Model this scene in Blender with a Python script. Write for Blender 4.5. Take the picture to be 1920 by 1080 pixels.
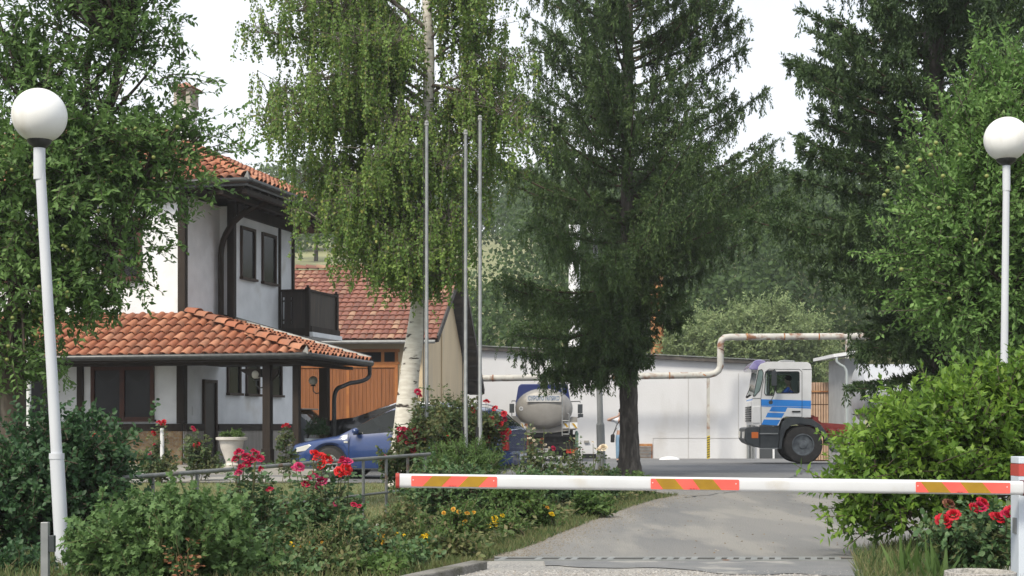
import bpy, bmesh, math, random
import numpy as np
from mathutils import Vector, Matrix, noise
R = math.radians
for o in list(bpy.data.objects): bpy.data.objects.remove(o)
scene = bpy.context.scene
COL = scene.collection
# ------------------------------------------------------------------ camera, sky, sun, exposure
CAMZ = 1.07; FPX = 2900.0; HOR = 797.0
cam_d = bpy.data.cameras.new("camera"); cam = bpy.data.objects.new("camera", cam_d); COL.objects.link(cam)
cam.location = (0, 0, CAMZ); cam.rotation_euler = (R(90), 0, 0)
cam_d.sensor_width = 36; cam_d.lens = FPX/1920*36; cam_d.shift_y = (HOR-540)/1920
cam_d.clip_start = 0.1; cam_d.clip_end = 3000
scene.camera = cam
SUN_EL, SUN_AZ = R(48), R(-148)     # azimuth from +Y clockwise: the sun stands behind the camera, to the left
w = bpy.data.worlds.new("World"); scene.world = w; w.use_nodes = True
nt = w.node_tree; nt.nodes.clear()
out = nt.nodes.new('ShaderNodeOutputWorld'); bg = nt.nodes.new('ShaderNodeBackground')
sky = nt.nodes.new('ShaderNodeTexSky'); sky.sky_type = 'NISHITA'; sky.sun_disc = False
sky.sun_elevation = SUN_EL; sky.sun_rotation = SUN_AZ; sky.air_density = 1.0; sky.dust_density = 3.0
tc = nt.nodes.new('ShaderNodeTexCoord'); mp = nt.nodes.new('ShaderNodeMapping'); mp.inputs['Scale'].default_value = (1, 1, 3.0)
nz = nt.nodes.new('ShaderNodeTexNoise'); nz.inputs['Scale'].default_value = 1.6; nz.inputs['Detail'].default_value = 5
rp = nt.nodes.new('ShaderNodeValToRGB'); rp.color_ramp.elements[0].position = .3; rp.color_ramp.elements[1].position = .75
rp.color_ramp.elements[0].color = (5.5, 5.95, 6.7, 1); rp.color_ramp.elements[1].color = (7.4, 7.5, 7.6, 1)
mx = nt.nodes.new('ShaderNodeMix'); mx.data_type = 'RGBA'; mx.inputs[0].default_value = .82
nt.links.new(tc.outputs['Generated'], mp.inputs['Vector']); nt.links.new(mp.outputs[0], nz.inputs['Vector'])
nt.links.new(nz.outputs['Fac'], rp.inputs['Fac']); nt.links.new(sky.outputs[0], mx.inputs[6]); nt.links.new(rp.outputs[0], mx.inputs[7])
nt.links.new(mx.outputs[2], bg.inputs['Color']); bg.inputs['Strength'].default_value = 0.10
nt.links.new(bg.outputs[0], out.inputs['Surface'])
sd = bpy.data.lights.new("sun", 'SUN'); sd.energy = 2.3; sd.angle = R(13); sd.color = (1, .92, .78)
so = bpy.data.objects.new("sun", sd); COL.objects.link(so)
sdir = Vector((math.sin(SUN_AZ)*math.cos(SUN_EL), math.cos(SUN_AZ)*math.cos(SUN_EL), math.sin(SUN_EL)))
so.rotation_euler = sdir.to_track_quat('Z', 'Y').to_euler(); so.location = sdir*60
scene.view_settings.view_transform = 'Standard'; scene.view_settings.look = 'None'
scene.view_settings.exposure = 0.88; scene.view_settings.gamma = 1.0
scene.render.engine = 'CYCLES'
scene.cycles.max_bounces = 6; scene.cycles.diffuse_bounces = 3; scene.cycles.glossy_bounces = 3
scene.cycles.transmission_bounces = 4; scene.cycles.transparent_max_bounces = 6; scene.cycles.volume_bounces = 0

# ------------------------------------------------------------------ helpers
def at(px, py, D): return Vector(((px-960)/FPX*D, D, CAMZ-(py-HOR)/FPX*D))
def gx(px, D): return (px-960)/FPX*D
def gz(py, D): return CAMZ-(py-HOR)/FPX*D
def tag(o, label=None, cat=None, group=None, kind=None):
    if label: o['label'] = label
    if cat: o['category'] = cat
    if group: o['group'] = group
    if kind: o['kind'] = kind
    return o
def empty(name, loc=(0, 0, 0), rz=0, label=None, cat=None, group=None):
    o = bpy.data.objects.new(name, None); COL.objects.link(o); o.location = loc; o.rotation_euler = (0, 0, rz)
    o.empty_display_size = .2
    return tag(o, label, cat, group)
def children(o): return [c for c in bpy.data.objects if c.parent == o]
def copy_tree(o, parent=None):
    c = o.copy(); COL.objects.link(c); c.parent = parent
    for ch in children(o):
        if ch is not c: copy_tree(ch, c)
    return c

MATS = {}
def mat(name, col, rough=.7, col2=None, nscale=4, nstretch=(1, 1, 1), lo=.35, hi=.65, bump=0, bscale=None, metal=0, spec=.4,
        col3=None, n3=1.2, lo3=.55, hi3=.75, island=None, transl=0, coat=0, bstretch=None, alpha=None):
    """principled material: two noise-mixed colours, optional third patch colour, optional per-piece variation"""
    if name in MATS: return MATS[name]
    m = bpy.data.materials.new(name); m.use_nodes = True; t = m.node_tree; N = t.nodes; L = t.links
    b = N['Principled BSDF']; b.inputs['Roughness'].default_value = rough; b.inputs['Metallic'].default_value = metal
    b.inputs['Specular IOR Level'].default_value = spec; b.inputs['Coat Weight'].default_value = coat
    cur = None
    co = N.new('ShaderNodeTexCoord')
    def nz_(scale, st, det=4):
        mp = N.new('ShaderNodeMapping'); mp.inputs['Scale'].default_value = st; L.new(co.outputs['Object'], mp.inputs['Vector'])
        n = N.new('ShaderNodeTexNoise'); n.inputs['Scale'].default_value = scale; n.inputs['Detail'].default_value = det
        L.new(mp.outputs[0], n.inputs['Vector']); return n
    def ramp(src, a, b_, ca, cb):
        r = N.new('ShaderNodeValToRGB'); r.color_ramp.elements[0].position = a; r.color_ramp.elements[1].position = b_
        r.color_ramp.elements[0].color = (*ca, 1); r.color_ramp.elements[1].color = (*cb, 1); L.new(src, r.inputs['Fac']); return r.outputs[0]
    if island:
        g = N.new('ShaderNodeNewGeometry'); r = N.new('ShaderNodeValToRGB'); cr = r.color_ramp
        k = len(island)
        cr.elements[0].color = (*island[0], 1); cr.elements[1].color = (*island[-1], 1)
        for i in range(1, k-1):
            e = cr.elements.new(i/(k-1)); e.color = (*island[i], 1)
        L.new(g.outputs['Random Per Island'], r.inputs['Fac']); cur = r.outputs[0]
        if col2:
            n = nz_(nscale, nstretch); f = ramp(n.outputs['Fac'], lo, hi, (0, 0, 0), (1, 1, 1))
            mxx = N.new('ShaderNodeMix'); mxx.data_type = 'RGBA'; L.new(f, mxx.inputs[0]); L.new(cur, mxx.inputs[6]); mxx.inputs[7].default_value = (*col2, 1); cur = mxx.outputs[2]
    elif col2:
        n = nz_(nscale, nstretch); cur = ramp(n.outputs['Fac'], lo, hi, col, col2)
    if col3:
        n = nz_(n3, nstretch, 6); f = ramp(n.outputs['Fac'], lo3, hi3, (0, 0, 0), (1, 1, 1))
        mxx = N.new('ShaderNodeMix'); mxx.data_type = 'RGBA'; L.new(f, mxx.inputs[0])
        if cur is None: mxx.inputs[6].default_value = (*col, 1)
        else: L.new(cur, mxx.inputs[6])
        mxx.inputs[7].default_value = (*col3, 1); cur = mxx.outputs[2]
    if cur is None: b.inputs['Base Color'].default_value = (*col, 1)
    else: L.new(cur, b.inputs['Base Color'])
    if bump:
        n = nz_(bscale or nscale*3, bstretch or nstretch, 5); bp = N.new('ShaderNodeBump'); bp.inputs['Strength'].default_value = min(1, bump)
        bp.inputs['Distance'].default_value = .02*max(1, bump); L.new(n.outputs['Fac'], bp.inputs['Height']); L.new(bp.outputs[0], b.inputs['Normal'])
    if transl:
        tr = N.new('ShaderNodeBsdfTranslucent'); ms = N.new('ShaderNodeMixShader'); ms.inputs[0].default_value = transl
        if cur is not None: L.new(cur, tr.inputs['Color'])
        else: tr.inputs['Color'].default_value = (*col, 1)
        L.new(b.outputs[0], ms.inputs[1]); L.new(tr.outputs[0], ms.inputs[2]); L.new(ms.outputs[0], N['Material Output'].inputs['Surface'])
    MATS[name] = m; return m
def glass(name, tint=(.6, .7, .68), see=.75, rough=.03):
    if name in MATS: return MATS[name]
    m = bpy.data.materials.new(name); m.use_nodes = True; t = m.node_tree; N = t.nodes; L = t.links
    b = N['Principled BSDF']; b.inputs['Base Color'].default_value = (.015, .02, .02, 1); b.inputs['Roughness'].default_value = rough
    tr = N.new('ShaderNodeBsdfTransparent'); tr.inputs['Color'].default_value = (*tint, 1); ms = N.new('ShaderNodeMixShader'); ms.inputs[0].default_value = see
    L.new(b.outputs[0], ms.inputs[1]); L.new(tr.outputs[0], ms.inputs[2]); L.new(ms.outputs[0], N['Material Output'].inputs['Surface'])
    MATS[name] = m; return m

class MB:
    """collects solids, links them as ONE mesh object"""
    def __init__(s): s.v = []; s.f = []; s.m = []; s.k = 0
    def add(s, vs, fs, M=None):
        n = len(s.v)
        if M is not None: vs = [M @ Vector(v) for v in vs]
        s.v += [tuple(v) for v in vs]; s.f += [[i+n for i in f] for f in fs]; s.m += [s.k]*len(fs); return s
    def box(s, lo, hi, M=None):
        (a, b, c), (d, e, f) = lo, hi
        return s.add([(a,b,c),(d,b,c),(d,e,c),(a,e,c),(a,b,f),(d,b,f),(d,e,f),(a,e,f)],
                     [(0,3,2,1),(4,5,6,7),(0,1,5,4),(1,2,6,5),(2,3,7,6),(3,0,4,7)], M)
    def cbox(s, c, size, M=None):
        return s.box([c[i]-size[i]/2 for i in range(3)], [c[i]+size[i]/2 for i in range(3)], M)
    def bar(s, p, q, a, b=None, up=(0, 0, 1)):
        p, q = Vector(p), Vector(q); d = (q-p); L = d.length; d.normalize(); u = Vector(up)
        if abs(d.dot(u)) > .98: u = Vector((0, 1, 0))
        x = d.cross(u).normalized(); z = x.cross(d).normalized(); b = b or a
        M = Matrix((x, d, z)).transposed().to_4x4(); M.translation = p
        return s.box((-a/2, 0, -b/2), (a/2, L, b/2), M)
    def tube(s, pts, rad, seg=10, cap=True):
        pts = [Vector(p) for p in pts]; n = len(pts); rad = rad if isinstance(rad, (list, tuple)) else [rad]*n
        vs = []; fs = []; px = None
        for i, p in enumerate(pts):
            d = (pts[min(i+1, n-1)]-pts[max(i-1, 0)]).normalized()
            if px is None:
                px = d.cross(Vector((0, 0, 1)))
                if px.length < .05: px = d.cross(Vector((0, 1, 0)))
            px = (px-d*px.dot(d)).normalized(); py = d.cross(px)
            for k in range(seg):
                a = 2*math.pi*k/seg; vs.append(p+px*math.cos(a)*rad[i]+py*math.sin(a)*rad[i])
        for i in range(n-1):
            for k in range(seg): fs.append((i*seg+k, i*seg+(k+1) % seg, (i+1)*seg+(k+1) % seg, (i+1)*seg+k))
        if cap: fs.append(tuple(range(seg-1, -1, -1))); fs.append(tuple((n-1)*seg+k for k in range(seg)))
        return s.add(vs, fs)
    def lathe(s, prof, seg=24, M=None, cap=True):
        vs = []; fs = []; n = len(prof)
        for r, z in prof:
            for k in range(seg):
                a = 2*math.pi*k/seg; vs.append((r*math.cos(a), r*math.sin(a), z))
        for i in range(n-1):
            for k in range(seg): fs.append((i*seg+k, i*seg+(k+1) % seg, (i+1)*seg+(k+1) % seg, (i+1)*seg+k))
        if cap: fs.append(tuple(range(seg-1, -1, -1))); fs.append(tuple((n-1)*seg+k for k in range(seg)))
        return s.add(vs, fs, M)
    def prism(s, poly, y0, y1, M=None):
        """poly of (x,z), extruded along y"""
        n = len(poly); vs = [(x, y0, z) for x, z in poly]+[(x, y1, z) for x, z in poly]
        a = sum(poly[i][0]*poly[(i+1) % n][1]-poly[(i+1) % n][0]*poly[i][1] for i in range(n))
        fs = [tuple(range(n)), tuple(range(2*n-1, n-1, -1))]+[((i+1) % n, i, i+n, (i+1) % n+n) for i in range(n)]
        if (a < 0) != (y1 < y0): fs = [tuple(reversed(f)) for f in fs]
        return s.add(vs, fs, M)
    def slab(s, pts, th):
        """plane polygon of 3d points given a thickness against its normal"""
        pts = [Vector(p) for p in pts]; nrm = (pts[1]-pts[0]).cross(pts[2]-pts[0]).normalized(); n = len(pts)
        vs = pts+[p-nrm*th for p in pts]
        return s.add(vs, [tuple(range(n)), tuple(range(2*n-1, n-1, -1))]+[((i+1) % n, i, i+n, (i+1) % n+n) for i in range(n)])
    def sph(s, c, r, seg=20, rings=12, sc=(1, 1, 1)):
        prof = []; 
        vs = []; fs = []
        for i in range(rings+1):
            t = math.pi*i/rings
            for k in range(seg):
                a = 2*math.pi*k/seg; vs.append((c[0]+r*sc[0]*math.sin(t)*math.cos(a), c[1]+r*sc[1]*math.sin(t)*math.sin(a), c[2]-r*sc[2]*math.cos(t)))
        for i in range(rings):
            for k in range(seg): fs.append((i*seg+k, i*seg+(k+1) % seg, (i+1)*seg+(k+1) % seg, (i+1)*seg+k))
        return s.add(vs, fs)
    def build(s, name, mats, parent=None, smooth=False, bevel=0, loc=None, label=None):
        me = bpy.data.meshes.new(name); me.from_pydata(s.v, [], s.f); me.validate()
        mats = mats if isinstance(mats, (list, tuple)) else [mats]
        for m in mats: me.materials.append(m)
        if len(mats) > 1 and len(me.polygons) == len(s.m): me.polygons.foreach_set('material_index', s.m)
        bm = bmesh.new(); bm.from_mesh(me); bmesh.ops.remove_doubles(bm, verts=bm.verts, dist=1e-5) if smooth else None
        bm.to_mesh(me); bm.free()
        if smooth:
            me.polygons.foreach_set('use_smooth', [True]*len(me.polygons)); me.set_sharp_from_angle(angle=R(40))
        o = bpy.data.objects.new(name, me); COL.objects.link(o); o.parent = parent
        if loc is not None: o.location = loc
        if bevel:
            b = o.modifiers.new('bevel', 'BEVEL'); b.width = bevel; b.segments = 2; b.limit_method = 'ANGLE'
        if label: o['label'] = label
        return o

def bake(o):
    dg = bpy.context.evaluated_depsgraph_get(); dg.update()
    me = bpy.data.meshes.new_from_object(o.evaluated_get(dg)); o.modifiers.clear(); o.data = me; return o
def cut(o, cutters):
    for c in cutters:
        m = o.modifiers.new('cut', 'BOOLEAN'); m.operation = 'DIFFERENCE'; m.solver = 'EXACT'; m.object = c
    bake(o)
    for c in cutters: bpy.data.objects.remove(c)
    return o
def text(name, body, size, M, m, parent, depth=.002):
    cu = bpy.data.curves.new(name, 'FONT'); cu.body = body; cu.size = size; cu.align_x = 'CENTER'; cu.align_y = 'CENTER'; cu.extrude = depth; cu.offset = size*.03
    o = bpy.data.objects.new(name, cu); COL.objects.link(o)
    dg = bpy.context.evaluated_depsgraph_get(); dg.update()
    me = bpy.data.meshes.new_from_object(o.evaluated_get(dg)); bpy.data.objects.remove(o)
    me.transform(M); me.materials.clear(); me.materials.append(m)
    t = bpy.data.objects.new(name, me); COL.objects.link(t); t.parent = parent; return t
def rbox_poly(x0, z0, x1, z1, r, seg=4):
    pts = []
    for cx, cz, a0 in ((x1-r, z0+r, -90), (x1-r, z1-r, 0), (x0+r, z1-r, 90), (x0+r, z0+r, 180)):
        for k in range(seg+1):
            a = R(a0+90*k/seg); pts.append((cx+r*math.cos(a), cz+r*math.sin(a)))
    return pts
def bez(p0, p1, p2, n=8):
    p0, p1, p2 = Vector(p0), Vector(p1), Vector(p2)
    return [p0*(1-t)**2+p1*2*t*(1-t)+p2*t*t for t in [i/n for i in range(n+1)]]

# ------------------------------------------------------------------ foliage machinery (numpy)
class Geo:
    def __init__(s): s.V = []; s.F = []; s.n = 0
    def add(s, V, F):
        s.V.append(V); s.F.append(F+s.n); s.n += len(V)
    def tube(s, pts, r, seg=5):
        pts = np.asarray(pts, float); n = len(pts); r = np.broadcast_to(np.asarray(r, float), (n,))
        d = np.gradient(pts, axis=0); d /= np.linalg.norm(d, axis=1)[:, None]+1e-9
        ref = np.array([.3, .5, .81]); x = np.cross(d, ref); x /= np.linalg.norm(x, axis=1)[:, None]+1e-9; y = np.cross(d, x)
        a = np.arange(seg)*2*math.pi/seg
        V = (pts[:, None]+(x[:, None]*np.cos(a)[None, :, None]+y[:, None]*np.sin(a)[None, :, None])*r[:, None, None]).reshape(-1, 3)
        i = np.arange(n-1)[:, None]*seg; k = np.arange(seg)[None]; k2 = (k+1) % seg
        A = np.stack([i+k, i+k2, i+seg+k2], -1).reshape(-1, 3); B = np.stack([i+k, i+seg+k2, i+seg+k], -1).reshape(-1, 3)
        s.add(V, np.concatenate([A, B]))
    def inst(s, T, TF, P, X, Nn, S):
        """template (x along, y across, z normal) placed at P with direction X, rough normal Nn and scale S"""
        X = X/(np.linalg.norm(X, axis=1)[:, None]+1e-9); Y = np.cross(Nn, X); Y /= np.linalg.norm(Y, axis=1)[:, None]+1e-9; Z = np.cross(X, Y)
        S = np.broadcast_to(np.asarray(S, float), (len(P),))
        V = P[:, None]+(T[None, :, 0, None]*X[:, None]+T[None, :, 1, None]*Y[:, None]+T[None, :, 2, None]*Z[:, None])*S[:, None, None]
        F = TF[None]+(np.arange(len(P))*len(T))[:, None, None]
        s.add(V.reshape(-1, 3), F.reshape(-1, 3))
    def build(s, name, m, parent=None, smooth=False):
        V = np.concatenate(s.V).astype(np.float32); F = np.concatenate(s.F).astype(np.int32)
        me = bpy.data.meshes.new(name); me.vertices.add(len(V)); me.vertices.foreach_set('co', V.ravel())
        me.loops.add(len(F)*3); me.loops.foreach_set('vertex_index', F.ravel()); me.polygons.add(len(F))
        me.polygons.foreach_set('loop_start', np.arange(0, len(F)*3, 3, dtype=np.int32))
        if smooth: me.polygons.foreach_set('use_smooth', np.ones(len(F), bool))
        me.update(calc_edges=True); me.materials.append(m)
        o = bpy.data.objects.new(name, me); COL.objects.link(o); o.parent = parent; return o
T_LEAF = (np.array([(0, 0, 0), (.45, .24, .07), (1, 0, -.06), (.45, -.24, .07)], float), np.array([(0, 3, 2), (0, 2, 1)]))
T_WIDE = (np.array([(0, 0, 0), (.35, .34, .06), (.75, .26, .02), (1, 0, -.08), (.75, -.26, .02), (.35, -.34, .06)], float), np.array([(0, 3, 2), (0, 2, 1), (0, 5, 4), (0, 4, 3)]))
T_POINT = (np.array([(0, 0, 0), (.28, .17, .04), (.55, .26, .03), (.62, .13, .02), (1, 0, -.07), (.62, -.13, .02), (.55, -.26, .03), (.28, -.17, .04)], float), np.array([(0, i+1, i) for i in range(1, 7)]))
T_LOBE = (np.array([(0, 0, 0), (.12, .38, .04), (.38, .24, .03), (.62, .5, .0), (.64, .2, .03), (1, 0, -.07), (.64, -.2, .03), (.62, -.5, 0), (.38, -.24, .03), (.12, -.38, .04), (.45, 0, 0)], float),
          np.array([(10, i, i-1) for i in range(1, 10)]+[(10, 0, 9)]))
T_NEED = (np.array([(0, 0, 0), (.4, .1, 0), (1, 0, 0), (.4, -.1, 0)], float), np.array([(0, 3, 2), (0, 2, 1)]))
T_BLADE = (np.array([(0, .035, 0), (0, -.035, 0), (.55, -.025, .06), (.55, .025, .06), (1, 0, .25)], float), np.array([(0, 1, 2), (0, 2, 3), (3, 2, 4)]))
def unit(a): return a/(np.linalg.norm(a, axis=-1, keepdims=True)+1e-9)
def in_ells(rng, ells, n, shell=.45):
    """points inside a union of ellipsoids ((centre),(radii),weight), biased to the shell"""
    w = np.array([e[2] if len(e) > 2 else e[1][0]*e[1][1]*e[1][2] for e in ells]); w = w/w.sum()
    k = rng.choice(len(ells), n, p=w); C = np.array([e[0] for e in ells])[k]; Rr = np.array([e[1] for e in ells])[k]
    d = unit(rng.normal(size=(n, 3))); r = rng.random(n)**shell
    return C+d*Rr*r[:, None]
def E(px, py, D, rx, ry, rd=None, w=None):
    s = D/FPX; c = at(px, py, D); rr = (rx*s, rd if rd else rx*s*.9, ry*s)
    return (tuple(c), rr) if w is None else (tuple(c), rr, w)
def crown(rng, ells, nclump, twigs, tlen, nleaf, tmpl, lsize, up=.35, droop=0., spread=1., skel=None, cr=.25, shell=.45, floor=.02, flat=.6, curve=.4):
    """leaf geometry and twig geometry: clumps of twigs, every twig carrying leaves"""
    leaf, wood = Geo(), Geo()
    C = in_ells(rng, ells, nclump, shell); mid = np.mean([e[0] for e in ells], axis=0)
    if skel is not None and len(skel):
        S = np.asarray(skel, float)
        for c in C:
            k = np.argmin(np.linalg.norm(S-c, axis=1)+(S[:, 2] > c[2])*.5); a = S[k]; m = (a+c)/2+np.array([0, 0, -.08])*np.linalg.norm(c-a)
            t = np.linspace(0, 1, 6)[:, None]; wood.tube(a*(1-t)**2+m*2*t*(1-t)+c*t*t, np.linspace(.018, .007, 6)*(1+np.linalg.norm(c-a)*.5), 4)
    n = nclump*twigs; cc = np.repeat(C, twigs, axis=0); out_ = unit(cc-mid)
    d = unit(rng.normal(size=(n, 3))*spread+out_*.7+np.array([0, 0, up])); L = tlen*rng.uniform(.55, 1.25, n)
    start = cc+rng.normal(size=(n, 3))*cr*.5
    ts = (np.arange(nleaf)+rng.random((n, nleaf)))/nleaf
    P = start[:, None]+d[:, None]*(L[:, None]*ts)[..., None]
    P[..., 2] -= droop*(L[:, None]*ts)**2; 
    keep = P[..., 2].ravel() > floor
    side = unit(np.cross(d, rng.normal(size=(n, 3))))[:, None]*np.where(np.arange(nleaf) % 2, 1, -1)[None, :, None]
    X = unit(d[:, None]*.7+side*.9+rng.normal(size=(n, nleaf, 3))*curve+np.array([0, 0, -droop*.4])).reshape(-1, 3)
    Nn = unit(rng.normal(size=(n*nleaf, 3))*flat+np.array([0, -.15, 1.])+np.repeat(out_, nleaf, axis=0)*.3)
    leaf.inst(*tmpl, P.reshape(-1, 3)[keep], X[keep], Nn[keep], (lsize*rng.uniform(.65, 1.25, n*nleaf))[keep])
    for i in range(0, n, 2):
        t = np.linspace(0, 1, 3)[:, None]; q = start[i]+d[i]*L[i]*t; q[:, 2] -= droop*(L[i]*t[:, 0])**2
        wood.tube(q, [.006, .005, .002], 3)
    return leaf, wood, C
# ------------------------------------------------------------------ materials
def sc(c, k): return tuple(x*k for x in c)
M = dict(
 stucco=mat('stucco', (.76,.78,.80), .9, (.66,.68,.70), 2.2, bump=.5, bscale=60, col3=(.52,.50,.46), n3=.9, lo3=.6, hi3=.8),
 beam=mat('beam', (.020,.015,.012), .7, (.036,.027,.021), 6, (1,1,.2), bump=.4, bscale=30, spec=.2),
 stone=mat('stone', (.30,.21,.11), .8),
 greyclad=mat('greyclad', (.22,.20,.18), .8, (.30,.28,.25), 3, (3,3,.4), bump=.4, bscale=25),
 gutter=mat('gutter', (.035,.037,.038), .35, (.06,.062,.062), 9, metal=.3),
 frame=mat('frame', (.055,.033,.023), .6, (.035,.022,.017), 8, (1,1,.2), spec=.25),
 redframe=mat('redframe', (.075,.026,.016), .5, (.05,.02,.013), 8, spec=.25),
 pane=mat('pane', (.010,.010,.011), .12, (.02,.021,.022), 1.6, spec=.16),
 curtain=mat('curtain', (.25,.25,.24), .9, (.15,.15,.15), 7),
 tile=mat('tile', (.4,.14,.06), .75, island=[(.27,.095,.048),(.38,.15,.08),(.32,.12,.062),(.46,.22,.13),(.24,.09,.05),(.36,.13,.07)], col2=(.20,.11,.075), nscale=2.3, lo=.5, hi=.8, bump=.3, bscale=40),
 tilepan=mat('tilepan', (.16,.05,.025), .8),
 barntile=mat('barntile', (.3,.11,.07), .8, island=[(.17,.065,.045),(.24,.10,.07),(.21,.085,.06),(.16,.06,.045),(.25,.11,.075),(.36,.22,.14),(.22,.09,.065),(.28,.13,.09)], col2=(.15,.08,.06), nscale=1.2, lo=.45, hi=.75, bump=.3),
 cream=mat('cream', (.62,.50,.33), .9, (.56,.45,.30), 1.2, bump=.3, bscale=40, col3=(.48,.41,.31), n3=.8, lo3=.58, hi3=.8, nstretch=(1,1,.35)),
 orangewood=mat('orangewood', (.30,.115,.042), .55, (.21,.08,.03), 3.5, (4,4,.25), bump=.3, bscale=12),
 orangetrim=mat('orangetrim', (.42,.17,.05), .5, (.34,.12,.04), 5),
 whitewall=mat('whitewall', (.62,.625,.64), .9, (.56,.565,.58), .5, bump=.35, bscale=30, col3=(.48,.47,.46), n3=.8, lo3=.54, hi3=.80, nstretch=(1,1,.4)),
 roofedge=mat('roofedge', (.05,.045,.042), .8, (.14,.12,.10), 2.0, lo=.5, hi=.8),
 pipe=mat('pipe', (.46,.45,.41), .6, (.38,.37,.34), 3, col3=(.20,.09,.045), n3=2.6, lo3=.52, hi3=.66),
 rust=mat('rust', (.30,.11,.04), .85, (.42,.22,.09), 3, lo=.4, hi=.6, col3=(.10,.035,.02), n3=4, lo3=.5, hi3=.65, bump=.4),
 whitepaint=mat('whitepaint', (.72,.73,.74), .45, (.66,.67,.68), 3),
 steel=mat('steel', (.30,.31,.31), .45, (.23,.24,.24), 7, metal=.45, col3=(.20,.12,.07), n3=5, lo3=.68, hi3=.78),
 greypaint=mat('greypaint', (.26,.27,.27), .5, (.20,.21,.21), 6, (1,1,.3), col3=(.18,.10,.06), n3=4, lo3=.66, hi3=.75),
 asphalt=mat('asphalt', (.215,.21,.20), .9, (.15,.153,.156), .50, (1.7,.30,1), lo=.40, hi=.62, bump=1, bscale=60, bstretch=(1,1,1), col3=(.26,.25,.23), n3=1.0, lo3=.50, hi3=.62),
 yardm=mat('yardm', (.155,.158,.16), .9, (.13,.132,.137), .4, (1,1,1), bump=.6, bscale=40, col3=(.21,.205,.20), n3=.3, lo3=.5, hi3=.7),
 gravel=mat('gravel', (.30,.29,.27), .95, (.21,.21,.205), 1.6, (1,1,1), lo=.45, hi=.58, bump=1, bscale=60, col3=(.40,.38,.35), n3=60, lo3=.50, hi3=.60),
 concrete=mat('concrete', (.34,.325,.295), .9, (.28,.27,.25), 3, bump=.5, bscale=40),
 soil=mat('soil', (.065,.075,.03), .95, (.10,.085,.055), 2.5, bump=1, bscale=30),
 lawnm=mat('lawnm', (.10,.13,.045), .95, (.15,.17,.07), 3, bump=.6, bscale=40),
 hillm=mat('hillm', (.27,.27,.14), .95, (.21,.22,.11), .035, lo=.4, hi=.6, col3=(.15,.18,.08), n3=.05, lo3=.55, hi3=.7),
 black=mat('black', (.012,.012,.013), .5), rubber=mat('rubber', (.030,.028,.027), .8, (.05,.046,.042), 6, bump=.3, bscale=30),
 darkplastic=mat('darkplastic', (.035,.042,.047), .5, (.05,.056,.06), 5),
 globe=mat('globe', (.80,.80,.79), .28, (.76,.76,.74), 3, (1,1,.25), col3=(.50,.46,.38), n3=3.6, lo3=.52, hi3=.80),
)
def nodes_of(m): return m.node_tree.nodes, m.node_tree.links, m.node_tree.nodes['Principled BSDF']
def stone_nodes():
    N, L, b = nodes_of(M['stone']); co = N.new('ShaderNodeTexCoord')
    mp = N.new('ShaderNodeMapping'); mp.inputs['Scale'].default_value = (2.4, 2.4, 2.9); L.new(co.outputs['Object'], mp.inputs['Vector'])
    v = N.new('ShaderNodeTexVoronoi'); L.new(mp.outputs[0], v.inputs['Vector'])
    r = N.new('ShaderNodeValToRGB'); cr = r.color_ramp; cr.elements[0].color = (.30,.19,.08,1); cr.elements[1].color = (.40,.31,.18,1)
    e = cr.elements.new(.5); e.color = (.24,.15,.08,1)
    s = N.new('ShaderNodeSeparateColor'); L.new(v.outputs['Color'], s.inputs[0]); L.new(s.outputs[0], r.inputs['Fac'])
    v2 = N.new('ShaderNodeTexVoronoi'); v2.feature = 'DISTANCE_TO_EDGE'; L.new(mp.outputs[0], v2.inputs['Vector'])
    r2 = N.new('ShaderNodeValToRGB'); r2.color_ramp.elements[0].position = .02; r2.color_ramp.elements[1].position = .05; L.new(v2.outputs['Distance'], r2.inputs['Fac'])
    mx = N.new('ShaderNodeMix'); mx.data_type = 'RGBA'; mx.inputs[6].default_value = (.27,.25,.22,1); L.new(r2.outputs[0], mx.inputs[0]); L.new(r.outputs[0], mx.inputs[7]); L.new(mx.outputs[2], b.inputs['Base Color'])
    bp = N.new('ShaderNodeBump'); bp.inputs['Distance'].default_value = .02; bp.inputs['Strength'].default_value = .6; L.new(r2.outputs[0], bp.inputs['Height']); L.new(bp.outputs[0], b.inputs['Normal'])
stone_nodes()

# ------------------------------------------------------------------ ground, hills, road
HY = [-30, 44, 54, 78, 100, 115, 150, 260, 330, 700]; HZ = [0, 0, -.25, -.47, 6, 11.5, 17.5, 33, 38, 44]
def H(y, x=0.): 
    z = float(np.interp(y, HY, HZ))
    if y > 80: z += (noise.noise(Vector((x*.02, y*.02, 0)))*2.2+noise.noise(Vector((x*.07, y*.07, 3)))*.5)*min(1, (y-80)/40)
    return z
def sheet(name, xs_of_y, ys, m, dz=0., nx=12, kind='structure', jag=0.):
    rng = random.Random(5); vs = []; fs = []
    for j, y in enumerate(ys):
        a, b = xs_of_y(y); a += rng.uniform(-jag, jag); b += rng.uniform(-jag, jag)
        for i in range(nx+1):
            x = a+(b-a)*i/nx; vs.append((x, y, H(y, x)+dz))
    for j in range(len(ys)-1):
        for i in range(nx): k = j*(nx+1)+i; fs.append((k, k+1, k+nx+2, k+nx+1))
    mb = MB(); mb.add(vs, fs); o = mb.build(name, m, smooth=True); tag(o, kind=kind); return o
sheet('ground', lambda y: (-90, 90), [-30, 0, 10, 20, 30, 44, 49, 54, 60, 66, 72, 78], M['soil'], 0, 20)
sheet('hills', lambda y: (-60-y*1.0, 60+y*1.0), [78+k*(6 if k < 45 else 14) for k in range(75)], M['hillm'], -.01, 60)
LX = ([4, 12.4, 13.5, 15.3, 18.8, 22.0, 23.4, 25.5, 28.5, 29, 60], [-.4, -.15, .12, .475, 1.23, 2.0, 2.5, 2.2, 1.6, -32, -34])
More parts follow.
